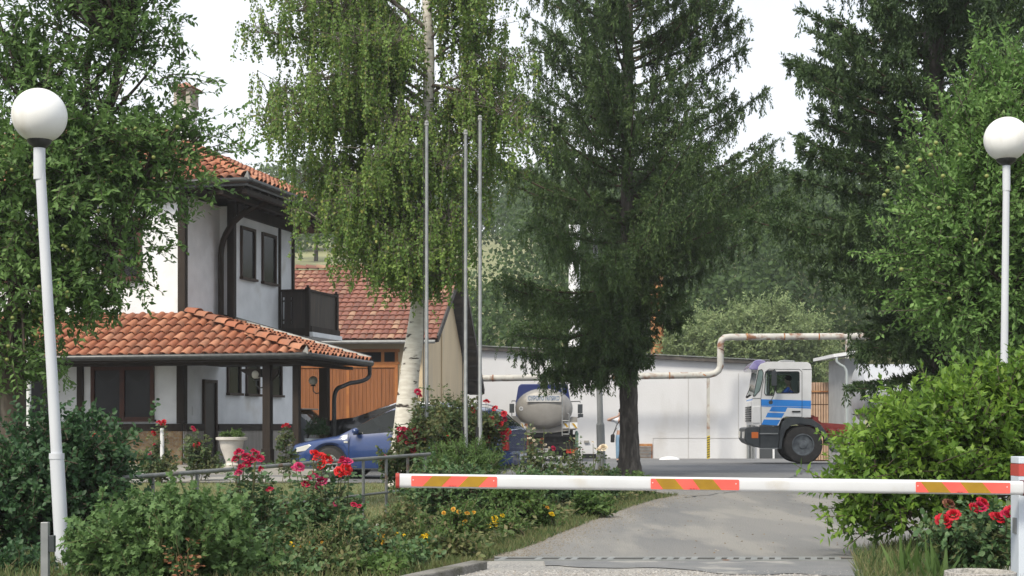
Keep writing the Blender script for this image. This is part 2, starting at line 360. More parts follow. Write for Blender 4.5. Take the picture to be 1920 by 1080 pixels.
RX = ([4, 12.4, 16, 23, 27, 60], [4.0, 4.3, 4.9, 6.2, 16, 34])
ry = [12.42+k*.35 for k in range(46)]
sheet('road', lambda y: (np.interp(y, *LX), np.interp(y, *RX)), ry, M['asphalt'], .008, 14, jag=.05)
sheet('yard', lambda y: (np.interp(y, [28.2, 29, 60], [1.2, -32, -34]), np.interp(y, *RX)), [28.2, 29, 32, 36, 40, 44, 46, 48, 50, 52, 54, 57, 61, 66, 70], M['yardm'], .004, 30)
sheet('gravel_apron', lambda y: (np.interp(y, [3, 8.6, 10.2, 11.45, 12.1], [-2.5, -1.35, -.72, -.24, -.2]), 5.2), [3, 6, 9, 11, 12.1], M['gravel'], .006, 6)
sheet('path', lambda y: (-14, -3.4), [28.9, 30, 31.6], M['concrete'], .012, 6)
sheet('lawn', lambda y: (-13, np.interp(y, [13, 18, 28.6], [-1.6, -.6, .6])), [13, 16, 20, 24, 28.6], M['lawnm'], .004, 10, jag=.1)
mb = MB()
for x0, y0, w_, d_ in ((-1.62, 14.9, .55, .5), (-1.5, 15.6, .5, .5)): mb.prism([(x0, -.02), (x0+w_, -.02), (x0+w_, .05), (x0, .045)], y0, y0+d_)
tag(mb.build('stepping_slabs', M['concrete'], bevel=.01), kind='structure')
# kerb at the mouth of the drive
mb = MB(); kp = [(-1.35, 8.6), (-.72, 10.2), (-.24, 11.45)]
for (ax, ay), (bx_, by_) in zip(kp[:-1], kp[1:]):
    mb.bar((ax, ay, .008), (bx_, by_, .008), .13, .12)
tag(mb.build('kerb', mat('kerbm', (.22,.21,.19), .95, (.15,.145,.13), 5, bump=1, bscale=50, col3=(.09,.09,.06), n3=3, lo3=.55, hi3=.7), bevel=.012), kind='structure')
# slotted drain across the drive
mb = MB()
Y0, Y1 = 12.14, 12.40; xa, xb = -.14, 4.4
mb.box((xa, Y0, -.03), (xb, Y0+.03, .014)); mb.box((xa, Y1-.03, -.03), (xb, Y1, .016))
x = xa+.02
k = 0
rd_ = random.Random(9)
while x < xb-.09:
    if rd_.random() < (.45 if x < 1.2 else .12): x += .095; continue
    mb.add([(x, Y0+.03, .0), (x+.05, Y0+.03, .0), (x+.09, Y1-.03, .0), (x+.04, Y1-.03, .0), (x, Y0+.03, .012), (x+.05, Y0+.03, .012), (x+.09, Y1-.03, .012), (x+.04, Y1-.03, .012)],
           [(4,5,6,7), (0,1,5,4), (1,2,6,5), (2,3,7,6), (3,0,4,7)]); x += .095; k += 1
dr = empty('drain_channel', (2, 12.27, 0), label='slotted rusty metal drain across the drive under the barrier', cat='drain')
g = mb.build('grate', M['greypaint'], dr, loc=(-2, -12.27, 0))
mb = MB(); mb.box((xa, Y0+.03, -.05), (xb, Y1-.03, .004)); mb.build('channel', mat('chan', (.05,.048,.045), .9), dr, loc=(-2, -12.27, .0045))
# darker asphalt patch laid across the apron
rq = random.Random(12); n = 40; vs = []; 
for i in range(n+1):
    x_ = .25+(4.25-.25)*i/n; vs += [(x_, 11.25+.35*math.sin(x_*1.9+.6)+.12*math.sin(x_*7)+rq.uniform(-.04, .04), .012), (x_, 12.06+rq.uniform(-.02, .02), .012)]
mb = MB(); mb.add(vs, [(2*i, 2*i+2, 2*i+3, 2*i+1) for i in range(n)]); tag(mb.build('asphalt_patch', mat('patchm', (.15,.155,.16), .85, (.19,.19,.19), 3, bump=.6, bscale=60, col3=(.27,.265,.25), n3=2.2, lo3=.56, hi3=.62)), kind='structure')
# cracks in the yard paving
mb = MB(); rng = random.Random(3)
for (p0, p1) in (((2.55, 22.6), (4.4, 26.5)), ((4.4, 26.5), (7.5, 38.5)), ((.4, 35), (9, 36.2))):
    q = Vector((*p0, 0)); e = Vector((*p1, 0)); n = 26; pts = []
    for i in range(n+1):
        t = i/n; p = q.lerp(e, t); p += Vector((rng.uniform(-.07, .07), rng.uniform(-.10, .10), 0)); pts.append(p)
    for a, b in zip(pts[:-1], pts[1:]):
        d = (b-a).normalized(); s_ = Vector((-d.y, d.x, 0))*rng.uniform(.008, .022)
        z1, z2 = H(a.y)+.0125, H(b.y)+.0125
        mb.add([(a.x-s_.x, a.y-s_.y, z1), (b.x-s_.x, b.y-s_.y, z2), (b.x+s_.x, b.y+s_.y, z2), (a.x+s_.x, a.y+s_.y, z1)], [(0, 1, 2, 3)])
tag(mb.build('paving_cracks', M['black']), kind='structure')

# ------------------------------------------------------------------ tiled roofs
def tile_field(poly, m, parent, name='roof_tiles', pw=.25, ph=.36, r=.1, th=.0, flat=False, seed=1, pan=M['tilepan']):
    """poly: planar 3d polygon whose first edge is the eave; covers it with rows of tapered half-round tiles"""
    P = [Vector(p) for p in poly]; u = (P[1]-P[0]).normalized(); nrm = u.cross(P[2]-P[0]).normalized()
    if nrm.z < 0: nrm = -nrm
    v = nrm.cross(u)
    if v.z < 0: v = -v
    q2 = [((p-P[0]).dot(u), (p-P[0]).dot(v)) for p in P]
    def inside(a, b):
        c = False; n = len(q2)
        for i in range(n):
            (x1, y1), (x2, y2) = q2[i], q2[i-1]
            if (y1 > b) != (y2 > b) and a < (x2-x1)*(b-y1)/(y2-y1)+x1: c = not c
        return c
    rng = random.Random(seed); mb = MB(); umin, umax = min(q[0] for q in q2), max(q[0] for q in q2); vmax = max(q[1] for q in q2)
    seg = 6; i = 0
    nu = int((umax-umin)/pw); nv = int(vmax/ph)+1
    for j in range(nv):
        for i in range(nu+1):
            a = umin+(i+.5)*pw; b = j*ph
            if not inside(a, b+ph*.5): continue
            ja = rng.uniform(-.008, .008); jb = rng.uniform(-.014, .014); vs = []; fs = []; lift = rng.uniform(0, .008)
            for row, (bb, rr, zz) in enumerate(((b-.03+jb, r, .045+lift), (b+ph+.02+jb, r*.82, .008+lift))):
                for k in range(seg+1):
                    an = math.pi*k/seg
                    h_ = math.sin(an)*rr*(.35 if flat else .95)
                    p = P[0]+u*(a+ja-math.cos(an)*rr)+v*bb+nrm*(h_+zz); vs.append(p)
            for k in range(seg): fs.append((k, k+1, seg+2+k, seg+1+k))
            # front lip
            n0 = len(vs)
            for k in range(seg+1): vs.append(vs[k]-nrm*.018)
            for k in range(seg): fs.append((n0+k, n0+k+1, k+1, k))
            mb.add(vs, fs)
    o = mb.build(name, m, parent); o.data.polygons.foreach_set('use_smooth', [True]*len(o.data.polygons))
    o.data.set_sharp_from_angle(angle=R(50)); 
    mb = MB(); mb.slab([p+nrm*.03 for p in P], .07); mb.build('roof_deck', pan, parent)
    return o
def ridge_caps(p, q, m, parent, r=.13, L=.38, name='ridge_tiles', seed=2):
    p, q = Vector(p), Vector(q); d = q-p; n = max(1, int(d.length/L)); d.normalize(); s_ = d.cross(Vector((0, 0, 1))).normalized(); up = s_.cross(d)
    mb = MB(); rng = random.Random(seed)
    for i in range(n):
        vs = []; fs = []; seg = 7; j = rng.uniform(-.01, .01)
        for bb, rr, zz in ((i*L-.03, r, .04), (i*L+L+.02, r*.85, .0)):
            for k in range(seg+1):
                an = math.pi*k/seg; vs.append(p+d*bb+s_*(math.cos(an)*rr+j)+up*(math.sin(an)*rr*.9+zz))
        for k in range(seg): fs.append((k, k+1, seg+2+k, seg+1+k))
        n0 = len(vs)
        for k in range(seg+1): vs.append(vs[k]-up*.02)
        for k in range(seg): fs.append((n0+k, n0+k+1, k+1, k))
        mb.add(vs, fs)
    o = mb.build(name, m, parent); o.data.polygons.foreach_set('use_smooth', [True]*len(o.data.polygons)); o.data.set_sharp_from_angle(angle=R(50)); return o
# ------------------------------------------------------------------ the house (local x along the front to the right, y to the back)
HC = Vector((gx(345, 36), 36, 0)); HA = R(-14.3)
house = empty('white_house', HC, HA, 'white two-storey house with black timber beams, red tiled roofs and a dark balcony', 'house')
def part(mb, name, m, parent=house, **k): return mb.build(name, m, parent, **k)
mb = MB(); mb.box((-14, 0, 1.1), (0, 6.9, 3.55)); mb.box((-14, .003, 3.55), (-.003, 5.9, 6.42)); mb.box((-.1, 1.93, 3.5), (.35, 5.72, 6.42))
mb.box((-14, 5.9, 3.55), (-3, 8.3, 6.42))
mb.box((-14, .0, .0), (0, 6.9, 1.1))
part(mb, 'wall', M['stucco'])
mb = MB(); mb.box((-14, -.07, 0), (-.02, -.004, .93)); part(mb, 'stone_cladding', M['stone'])
mb = MB(); mb.box((.004, 0, 0), (.06, .93, .93)); mb.box((.004, 1.70, 0), (.06, 6.9, .93)); part(mb, 'plinth_cladding', M['greyclad'])
# timbers
def timber(lo, hi): mb = MB(); mb.box(lo, hi); return part(mb, 'beam', M['beam'], bevel=.008)
timber((-14, -.1, .93), (-.0, -.006, 1.10)); timber((.006, -.09, .93), (.09, .93, 1.10)); timber((.006, 1.70, .93), (.09, 6.9, 1.10))
timber((-.14, -.11, 1.103), (.05, .08, 2.72)); timber((-.14, -.05, 3.3), (.05, .10, 6.45))
timber((-2.73, -.09, 1.103), (-2.58, -.006, 2.75)); timber((-2.6, -.05, 3.3), (-2.45, -.006, 6.45)); timber((-5.6, -.09, 1.103), (-5.45, -.006, 2.75))
timber((.22, 1.87, 3.2), (.40, 2.03, 6.5)); timber((.352, 4.74, 3.45), (.40, 4.84, 6.3)); timber((.352, 5.64, 3.45), (.41, 5.74, 6.3))
timber((.355, 2.03, 6.22), (.45, 5.8, 6.48)); timber((-14, -.12, 6.28), (.10, -.006, 6.48))
mb = MB(); arc = [(.13, 1.72, 3.5), (.13, 1.72, 5.0)]+bez((.13, 1.72, 5.2), (.16, 1.72, 6.15), (1.45, 1.72, 6.50), 10)
mb.tube(arc, .075, 8); part(mb, 'curved_brace', M['beam'], smooth=True)
# windows
def win_right(y0, y1, z0, z1, x, mf, mull=True):
    f = MB(); t = .07
    f.box((x-.01, y0, z0), (x+.05, y0+t, z1)); f.box((x-.01, y1-t, z0), (x+.05, y1, z1)); f.box((x-.01, y0+t, z1-t), (x+.05, y1-t, z1)); f.box((x-.02, y0-.03, z0-.06), (x+.10, y1+.03, z0))
    if mull: f.box((x-.01, (y0+y1)/2-.03, z0), (x+.035, (y0+y1)/2+.03, z1-t)); f.box((x-.01, y0+t, z0+(z1-z0)*.42), (x+.03, y1-t, z0+(z1-z0)*.42+.035))
    w_ = f.build('window', mf, house)
    g = MB(); g.box((x-.01, y0+t, z0), (x+.012, y1-t, z1-t)); g.build('pane', M['pane'], w_); return w_
for a, b in ((2.35, 3.22), (3.65, 4.55)): win_right(a, b, 4.74, 6.0, .351, M['frame'], False)
for a, b in ((2.33, 3.12), (3.45, 4.28), (4.98, 5.77)): win_right(a, b, 1.87, 3.05, .001, M['frame'], False)
def win_front(x0, x1, z0, z1, mf, curtain=False):
    f = MB(); t = .09; y = -.001
    f.box((x0, y-.06, z0), (x0+t, y+.01, z1)); f.box((x1-t, y-.06, z0), (x1, y+.01, z1)); f.box((x0+t, y-.06, z1-t), (x1-t, y+.01, z1)); f.box((x0-.04, y-.12, z0-.05), (x1+.04, y+.01, z0))
    xm = (x0+x1)/2; f.box((xm-.06, y-.06, z0), (xm+.06, y+.01, z1-t)); f.box((x0+t, y-.05, z0), (x1-t, y+.01, z0+.06)); f.box((x0+t, y-.05, z1-.42), (x1-t, y+.01, z1-.34))
    w_ = f.build('window', mf, house); g = MB(); g.box((x0+t, y-.018, z0+.04), (x1-t, y+.01, z1-t)); g.build('pane', M['pane'], w_)
    if curtain:
        c = MB(); rr = random.Random(4)
        for xa, xb_ in ((x0+.13, xm-.1), (xm+.1, x1-.12)):
            n = 10; vs = []; 
            for i in range(n+1):
                t_ = i/n; x_ = xa+(xb_-xa)*t_; zb = z1-.46-.22*math.sin(math.pi*t_)-rr.uniform(0, .03); vs += [(x_, y-.0205, z1-.43), (x_, y-.0205, zb)]
            c.add(vs, [(2*i, 2*i+1, 2*i+3, 2*i+2) for i in range(n)])
        c.build('curtain', mat('lace', (.035,.036,.038), .8), w_)
win_front(-2.38, -.75, 1.20, 2.78, M['redframe'], True); win_front(-2.1, -1.08, 4.5, 5.95, M['redframe']); win_front(-5.2, -3.3, 1.2, 2.7, M['redframe']); win_front(-5.2, -3.6, 4.5, 5.95, M['redframe'])
# door in the shaded side
mb = MB(); mb.box((.0, .95, 0.02), (.07, 1.02, 2.16)); mb.box((.0, 1.61, 0.02), (.07, 1.68, 2.16)); mb.box((0, 1.02, 2.09), (.07, 1.61, 2.16)); d_ = part(mb, 'door', M['frame'])
mb = MB(); mb.box((.0, 1.02, .02), (.03, 1.61, 2.09)); mb.build('door_leaf', mat('doorleaf', (.02,.014,.012), .5), d_)
mb = MB(); mb.box((.006, .42, 1.30), (.03, .50, 1.50)); part(mb, 'meter_box', M['stucco'])
# upper roof
EZ = 6.66; QX, QY = 1.78, -.42; BY = 8.6; pit = math.tan(R(25)); hw = (BY-QY)/2; RZ = EZ+hw*pit; ym = (BY+QY)/2
main = [(-15, QY, EZ), (QX, QY, EZ), (QX-hw, ym, RZ), (-15, ym, RZ)]
ro = MB(); ro.box((-15, QY+.03, EZ-.09), (QX-.02, BY, EZ-.05)); roof = part(ro, 'roof', M['beam'])
tile_field(main, M['tile'], roof, seed=3); tile_field([(QX, QY, EZ), (QX, BY, EZ), (QX-hw, ym, RZ)], M['tile'], roof, seed=4)
tile_field([(QX, BY, EZ), (-15, BY, EZ), (-15, ym, RZ), (QX-hw, ym, RZ)], M['tile'], roof, seed=5)
ridge_caps((QX-.1, QY+.1, EZ+.07), (QX-hw, ym, RZ+.06), M['tile'], roof); ridge_caps((-15, ym, RZ+.05), (QX-hw, ym, RZ+.05), M['tile'], roof)
def gutter(pts, parent, r=.065):
    mb = MB(); mb.tube(pts, r, 10); return mb.build('gutter', M['gutter'], parent, smooth=True)
gutter([(-15, QY-.05, EZ-.02), (QX-.1, QY-.05, EZ-.02), (QX+.05, QY+.05, EZ-.02), (QX+.05, BY, EZ-.02)], roof)
mb = MB(); mb.box((-15, QY, EZ-.14), (QX, QY+.04, EZ+.02)); mb.box((QX-.04, QY+.04, EZ-.14), (QX, BY, EZ+.02)); mb.build('fascia', M['gutter'], roof)
mb = MB()
for k in range(30):
    x_ = -13.5+k*.52
    mb.box((x_, QY+.05, EZ-.19), (x_+.09, -.01, EZ-.095))
for k in range(17): mb.box((.46, QY+.3+k*.5, EZ-.19), (QX-.05, QY+.39+k*.5, EZ-.095))
mb.box((1.0, QY+.1, EZ-.30), (1.14, 8.0, EZ-.195)); mb.box((1.60, QY+.1, EZ-.30), (1.72, 8.0, EZ-.195))
mb.build('rafters', M['beam'], roof)
mb = MB(); mb.add([(QX-.10, QY-.02, EZ), (QX+.05, QY-.02, EZ), (QX+.05, QY+.12, EZ), (QX-.10, QY+.12, EZ), (QX-.02, QY+.05, EZ+.22)], [(0,1,4), (1,2,4), (2,3,4), (3,0,4)]); mb.build('corner_cap', M['gutter'], roof)
# chimney with slotted cowl
cx, cy = -1.30, 2.75
ch = MB(); ch.box((cx-.2, cy-.2, 7.3), (cx+.2, cy+.2, 9.05)); chim = part(ch, 'chimney', M['stucco'])
ch = MB(); ch.box((cx-.24, cy-.24, 9.05), (cx+.24, cy+.24, 9.13)); ch.box((cx-.23, cy-.23, 9.13), (cx-.11, cy-.11, 9.46)); ch.box((cx+.11, cy-.23, 9.13), (cx+.23, cy-.11, 9.46)); ch.box((cx-.23, cy+.11, 9.13), (cx-.11, cy+.23, 9.46)); ch.box((cx+.11, cy+.11, 9.13), (cx+.23, cy+.23, 9.46)); ch.box((cx-.23, cy-.21, 9.13), (cx+.23, cy+.21, 9.22)); ch.box((cx-.26, cy-.26, 9.46), (cx+.26, cy+.26, 9.52)); ch.build('chimney_cowl', mat('cowl', (.40,.37,.32), .9, (.33,.30,.26), 5), chim)
ch = MB(); ch.add([(cx-.33, cy-.33, 9.52), (cx+.33, cy-.33, 9.52), (cx+.33, cy+.33, 9.52), (cx-.33, cy+.33, 9.52), (cx, cy, 9.72)], [(0,1,4), (1,2,4), (2,3,4), (3,0,4), (3,2,1,0)]); ch.build('chimney_cap', M['barntile'], chim)
# porch roof
PZ = 2.56; PT = 3.66; PX, PY = 3.85, -2.0; VY = 1.95
po = MB(); po.box((-14, PY+.02, PZ-.10), (PX-.02, PY+.16, PZ-.03)); po.box((PX-.16, PY+.16, PZ-.10), (PX-.02, VY, PZ-.03)); po.box((-13.9, PY+.17, PZ-.07), (PX-.17, -.12, PZ-.035)); po.box((.06, -.12, PZ-.07), (PX-.17, VY-.02, PZ-.035))
porch = part(po, 'porch_roof', M['beam'])
tile_field([(-14, PY, PZ), (PX, PY, PZ), (0, 0, PT), (-14, 0, PT)], M['tile'], porch, seed=7, pw=.252, ph=.37)
tile_field([(PX, PY, PZ), (PX, VY, PZ), (0, VY, PT), (0, 0, PT)], M['tile'], porch, seed=8, pw=.252, ph=.37)
ridge_caps((PX-.1, PY+.05, PZ+.10), (0.02, -.01, PT+.08), M['tile'], porch, r=.14)
gutter([(-14, PY-.05, PZ-.0), (PX-.1, PY-.05, PZ), (PX+.05, PY+.05, PZ), (PX+.05, VY+.05, PZ-.02)], porch, .07)
mb = MB(); mb.tube([(-.02+.05, VY+.02, PT+.10), (PX+.05, VY+.02, PZ+.10)], .06, 8); mb.box((.02, VY-.02, PT-.35), (.06, VY+.02, PT)); mb.build('verge_flashing', M['gutter'], porch, smooth=True)
mb = MB(); mb.box((-14, PY+.42, PZ-.17), (PX-.38, PY+.56, PZ-.10)); mb.box((PX-.54, PY+.56, PZ-.17), (PX-.38, VY-.05, PZ-.10)); mb.build('wall_plate', M['beam'], porch)
mb = MB(); mb.add([(PX-.12, PY-.02, PZ+.04), (PX+.05, PY-.02, PZ+.04), (PX+.05, PY+.14, PZ+.04), (PX-.12, PY+.14, PZ+.04), (PX-.02, PY+.05, PZ+.22)], [(0,1,4), (1,2,4), (2,3,4), (3,0,4)]); mb.build('corner_cap', M['gutter'], porch)
mb = MB(); mb.tube([(PX+.04, VY-.05, PZ-.03), (PX+.04, VY-.05, PZ-.28)]+bez((PX+.03, VY-.07, PZ-.34), (PX, VY-.2, PZ-.46), (PX-.25, VY-.6, PZ-.50), 4)+bez((3.55, .9, PZ-.6), (3.44, .72, PZ-.62), (3.44, .72, PZ-.95), 5)+[(3.44, .72, .2)], .05, 10); mb.build('downpipe', M['gutter'], porch, smooth=True)
for x_, y_, s_ in ((2.74, -1.5, .18), (3.35, -1.33, .15), (3.24, .62, .2), (-4.2, -1.5, .17), (-9.5, -1.5, .17)):
    mb = MB(); mb.box((x_-s_/2, y_-s_/2, .15), (x_+s_/2, y_+s_/2, PZ-.17)); mb.box((x_-s_/2-.02, y_-s_/2-.02, .15), (x_+s_/2+.02, y_+s_/2+.02, .55)); part(mb, 'porch_post', M['beam'], bevel=.01)
mb = MB(); mb.prism([(2.05, 2.30), (2.6, 2.30), (2.6, 2.12), (2.35, 2.14), (2.2, 2.22)], -1.56, -1.44); mb.prism([(3.0, 2.30), (2.85, 2.30), (2.85, 2.05), (3.0, 2.2)], -1.55, -1.45); part(mb, 'post_bracket', M['beam'])
def wall_lamp(x, y, z, dx):
    l = MB(); l.tube([(x-dx*.02, y, z-.28), (x+dx*.10, y, z-.30), (x+dx*.17, y, z-.24), (x+dx*.17, y, z-.13)], .015, 6); lo_ = part(l, 'porch_lamp', M['gutter'])
    g = MB(); g.sph((x+dx*.17, y, z), .105, 16, 10); g.build('lamp_globe', mat('lampglobe', (.42,.40,.34), .25), lo_, smooth=True)
    g = MB(); g.lathe([(.07, -.13), (.05, -.10)], 10, Matrix.Translation((x+dx*.17, y, z))); g.build('lamp_collar', M['gutter'], lo_)
wall_lamp(2.64, -1.5, 2.18, -1); wall_lamp(3.14, .6, 2.10, -1)
# balcony
bal = MB(); bal.box((.36, 4.78, 3.38), (1.30, 6.95, 3.50)); balc = part(bal, 'balcony', M['stucco'])
woodb = mat('darkboards', (.028,.02,.016), .6, island=[(.020,.015,.013), (.04,.03,.024), (.03,.021,.017)], col2=(.075,.05,.035), nscale=5, lo=.5, hi=.8, nstretch=(3, 3, .3))
mb = MB(); x_ = .42; i = 0
while x_ < 1.12:
    w_ = .115
    if i in (0, 2): # cut-out slots show the daylight behind
        mb.box((x_, 4.80, 3.55), (x_+.035, 4.82, 4.56)); mb.box((x_+.08, 4.80, 3.55), (x_+w_-.004, 4.82, 4.56)); mb.box((x_+.035, 4.80, 3.55), (x_+.08, 4.82, 3.72)); mb.box((x_+.035, 4.80, 3.80), (x_+.08, 4.82, 3.84)); mb.box((x_+.035, 4.80, 4.30), (x_+.08, 4.82, 4.34)); mb.box((x_+.035, 4.80, 4.42), (x_+.08, 4.82, 4.56))
    else: mb.box((x_, 4.80, 3.55), (x_+w_-.004, 4.82, 4.56))
    x_ += w_; i += 1
y_ = 4.90
while y_ < 6.80: mb.box((1.14, y_, 3.55), (1.16, y_+.110, 4.56)); y_ += .115
mb.build('railing_boards', woodb, balc)
mb = MB(); mb.box((.40, 4.76, 4.56), (1.12, 4.86, 4.62)); mb.box((1.12, 4.86, 4.56), (1.20, 6.85, 4.62)); mb.box((1.10, 4.74, 3.38), (1.21, 4.86, 4.66)); mb.box((1.10, 6.82, 3.38), (1.21, 6.93, 4.66)); mb.box((1.165, 4.86, 3.40), (1.24, 6.95, 3.66)); mb.box((.38, 4.74, 3.40), (1.10, 4.795, 3.60)); mb.box((1.13, 4.77, 4.66), (1.18, 4.83, 4.72)); mb.box((1.13, 6.85, 4.66), (1.18, 6.91, 4.72)); mb.build('handrail', M['beam'], balc)
mb = MB(); mb.add([(-14, -2.3, 0), (4.2, -2.3, 0), (4.2, 7, 0), (-14, 7, 0), (-14, -2.3, .15), (4.2, -2.3, .15), (4.2, 7, .15), (-14, 7, .15)], [(0,3,2,1), (4,5,6,7), (0,1,5,4), (1,2,6,5), (2,3,7,6), (3,0,4,7)])
t_ = mb.build('terrace', M['concrete']); t_.location = HC; t_.rotation_euler = (0, 0, HA); tag(t_, kind='structure')
HM = Matrix.Translation(HC) @ Matrix.Rotation(HA, 4, 'Z')

# urns
def urn(name, p, prof, m, label):
    r = empty(name, p, 0, label, 'planter', 'planters by the porch'); mb = MB(); mb.lathe(prof, 28); mb.build('pot', m, r, smooth=True)
    mb = MB(); mb.lathe([(prof[-3][0]*.95, prof[-3][1]-.04), (.02, prof[-3][1]-.02)], 20); mb.build('soil', M['soil'], r); return r
p = HM @ Vector((2.0, -1.75, .15))
urn1 = urn('plant_urn', p, [(.17, 0), (.18, .05), (.12, .10), (.16, .2), (.24, .42), (.27, .58), (.34, .60), (.345, .65), (.30, .66), (.26, .60), (.22, .5)], mat('urnwhite', (.60,.57,.52), .6, (.5,.47,.43), 5), 'white rounded urn with low green plants on the terrace beside a porch post')
p = HM @ Vector((3.45, -.35, .0)); p.z = .15
urn2 = urn('plant_pot', p, [(.20, 0), (.26, .55), (.29, .56), (.29, .62), (.26, .62), (.24, .55), (.2, .5)], mat('urnblue', (.20,.24,.28), .6, (.16,.19,.23), 5), 'tall blue-grey pot with a dark plant between two porch posts')

# ------------------------------------------------------------------ barn
BC = Vector((gx(792, 50), 50, -.2)); BA = R(-6)
barn = empty('barn', BC, BA, 'cream barn with a patched red tile roof and orange boarded doors behind the house', 'barn')
zf = 4.15; W_ = 10.7; rz = 6.75; ym_ = 5.35; zb = 2.8
mb = MB(); mb.add([(-18, 0, 0), (0, 0, 0), (0, W_, 0), (-18, W_, 0), (-18, 0, zf), (0, 0, zf), (0, W_, zb+.25), (-18, W_, zb+.25), (-18, ym_, rz), (0, ym_, rz)],
   [(0,1,5,4), (1,2,6,9,5), (2,3,7,6), (3,0,4,8,7)]); mb.build('wall', M['cream'], barn)
mb = MB(); mb.box((-18, -.02, 3.15), (-.3, -.003, 3.3)); mb.box((-.30, -.03, 0), (-.22, -.003, zf)); mb.tube([(.03, 4.0, .1), (.03, 4.0, 5.5)], .03, 6); mb.build('downpipe', M['cream'], barn)
sF = (rz-zf)/ym_; br = MB(); br.slab([(-18, -.45, zf-.45*sF+.06), (.55, -.45, zf-.45*sF+.06), (.55, ym_, rz+.06), (-18, ym_, rz+.06)], .08)
sB = (rz-zb-.25)/(W_-ym_); br.slab([(.55, W_+.8, zb+.25-.8*sB+.06), (-18, W_+.8, zb+.25-.8*sB+.06), (-18, ym_, rz+.06), (.55, ym_, rz+.06)], .08)
broof = br.build('roof', M['roofedge'], barn)
tile_field([(-18, -.5, zf-.5*sF+.1), (.5, -.5, zf-.5*sF+.1), (.5, ym_, rz+.1), (-18, ym_, rz+.1)], M['barntile'], broof, seed=11, pw=.235, ph=.40, r=.115, flat=True)
ridge_caps((-18, ym_, rz+.15), (.5, ym_, rz+.15), M['barntile'], broof, r=.15)
mb = MB()
a = Vector((.58, ym_, rz+.12)); b = Vector((.58, W_+.85, zb+.25-.85*sB+.12)); mb.bar(a, b, .05, .22); a2 = Vector((.58, -.5, zf-.5*sF+.12)); mb.bar(a, a2, .05, .22)
for k in range(9): 
    q = Vector((.0, ym_, rz)).lerp(Vector((0, W_+.7, zb+.25-.7*sB)), k/8); mb.box((.01, q.y-.05, q.z-.10), (.55, q.y+.05, q.z+.0))
mb.build('verge_boards', M['roofedge'], broof)
mb = MB(); mb.tube([(-18, -.55, zf-.5*sF+.03), (.5, -.55, zf-.5*sF+.03)], .06, 8); mb.build('gutter', M['greypaint'], broof)
def xb(px): return (gx(px, 49.9)-BC.x)/math.cos(BA)
bdoor = MB(); x0 = xb(556); x1 = xb(743); z1 = gz(683, 49.9)+.2; 
# door leaves of upright boards
n = 0; x_ = x0
while x_ < x1: 
    w_ = min(.125, x1-x_); bdoor.box((x_+.004, -.055, .05), (x_+w_-.004, -.02, z1)); x_ += .125
bd = bdoor.build('barn_door', M['orangewood'], barn)
mb = MB()
for px in (556, 651, 743): mb.box((xb(px)-.05, -.085, .05), (xb(px)+.05, -.057, z1))
zm = gz(806, 49.9)+.2; mb.box((x0, -.08, z1-.1), (x1, -.0865, z1)); 
for a_, b_ in ((556, 651), (651, 743)): mb.box((xb(a_)+.05, -.082, zm-.05), (xb(b_)-.05, -.057, zm+.05)); mb.box((xb(a_)+.05, -.082, z1-.09), (xb(b_)-.05, -.057, z1))
mb.build('door_trim', M['orangetrim'], bd)
zt = gz(655, 49.9)+.2; mb = MB()
mb.box((x0-.05, -.06, zt-.08), (x1+.1, -.01, zt+.02)); mb.box((x0-.05, -.06, z1+.005), (x1+.1, -.01, z1+.085))
for px in (556, 600, 660, 717, 743): mb.box((xb(px)-.05, -.065, z1+.085), (xb(px)+.05, -.01, zt-.08))
w_ = mb.build('window', M['orangetrim'], barn); mb = MB(); mb.box((x0, -.03, z1+.085), (x1, -.008, zt-.08)); mb.build('pane', M['pane'], w_)
d2 = MB(); x2 = xb(748); x3 = xb(783)
# ------------------------------------------------------------------ white long building
WD = 66; GW = .40
wb = empty('white_building', (gx(1150, WD), WD, -GW), 0, 'long white rendered shed with a dark sagging roof edge across the yard', 'building')
X0, X1 = gx(800, WD), gx(1437, WD); ox = gx(1150, WD); zl = gz(652, WD)+GW; zr = gz(684, WD)+GW
mb = MB(); mb.add([(X0-ox, 0, 0), (X1-ox, 0, 0), (X1-ox, 7, 0), (X0-ox, 7, 0), (X0-ox, 0, zl), (X1-ox, 0, zr), (X1-ox, 7, zr), (X0-ox, 7, zl)], [(0,1,5,4), (1,2,6,5), (2,3,7,6), (3,0,4,7), (4,5,6,7)]); mb.build('wall', M['whitewall'], wb)
mb = MB(); mb.add([(X0-ox, -.25, zl+.0), (X1-ox+.1, -.25, zr), (X1-ox+.1, 7.2, zr+.1), (X0-ox, 7.2, zl+.1), (X0-ox, -.25, zl+.16), (X1-ox+.1, -.25, zr+.16), (X1-ox+.1, 7.2, zr+.3), (X0-ox, 7.2, zl+.3)], [(0,3,2,1), (4,5,6,7), (0,1,5,4), (1,2,6,5), (2,3,7,6), (3,0,4,7)]); rf = mb.build('roof', M['roofedge'], wb)
mb = MB(); mb.bar((X0-ox, -.27, zl+.19), (X1-ox+.1, -.27, zr+.19), .05, .03); mb.build('roof_flashing', M['steel'], rf)
def wx(px): return gx(px, WD)-ox
def wz(py): return gz(py, WD)+GW
mb = MB(); mb.box((wx(1190), -.05, wz(862)), (wx(1223), -.003, wz(832))); v_ = mb.build('vent', M['rust'], wb); mb = MB()
for k in range(9): mb.box((wx(1191.5), -.075, wz(860)+k*.062), (wx(1221), -.052, wz(860)+k*.062+.035))
mb.build('louvre', M['greypaint'], v_)
mb = MB(); mb.box((wx(1092), -.04, 0.0), (wx(1118), -.003, wz(851))); mb.build('vent', M['black'], wb, label='low black opening in the white wall')
mb = MB(); mb.box((wx(1095), -.09, wz(830)), (wx(1104), -.003, wz(826))); mb.build('wall_light', M['concrete'], wb)
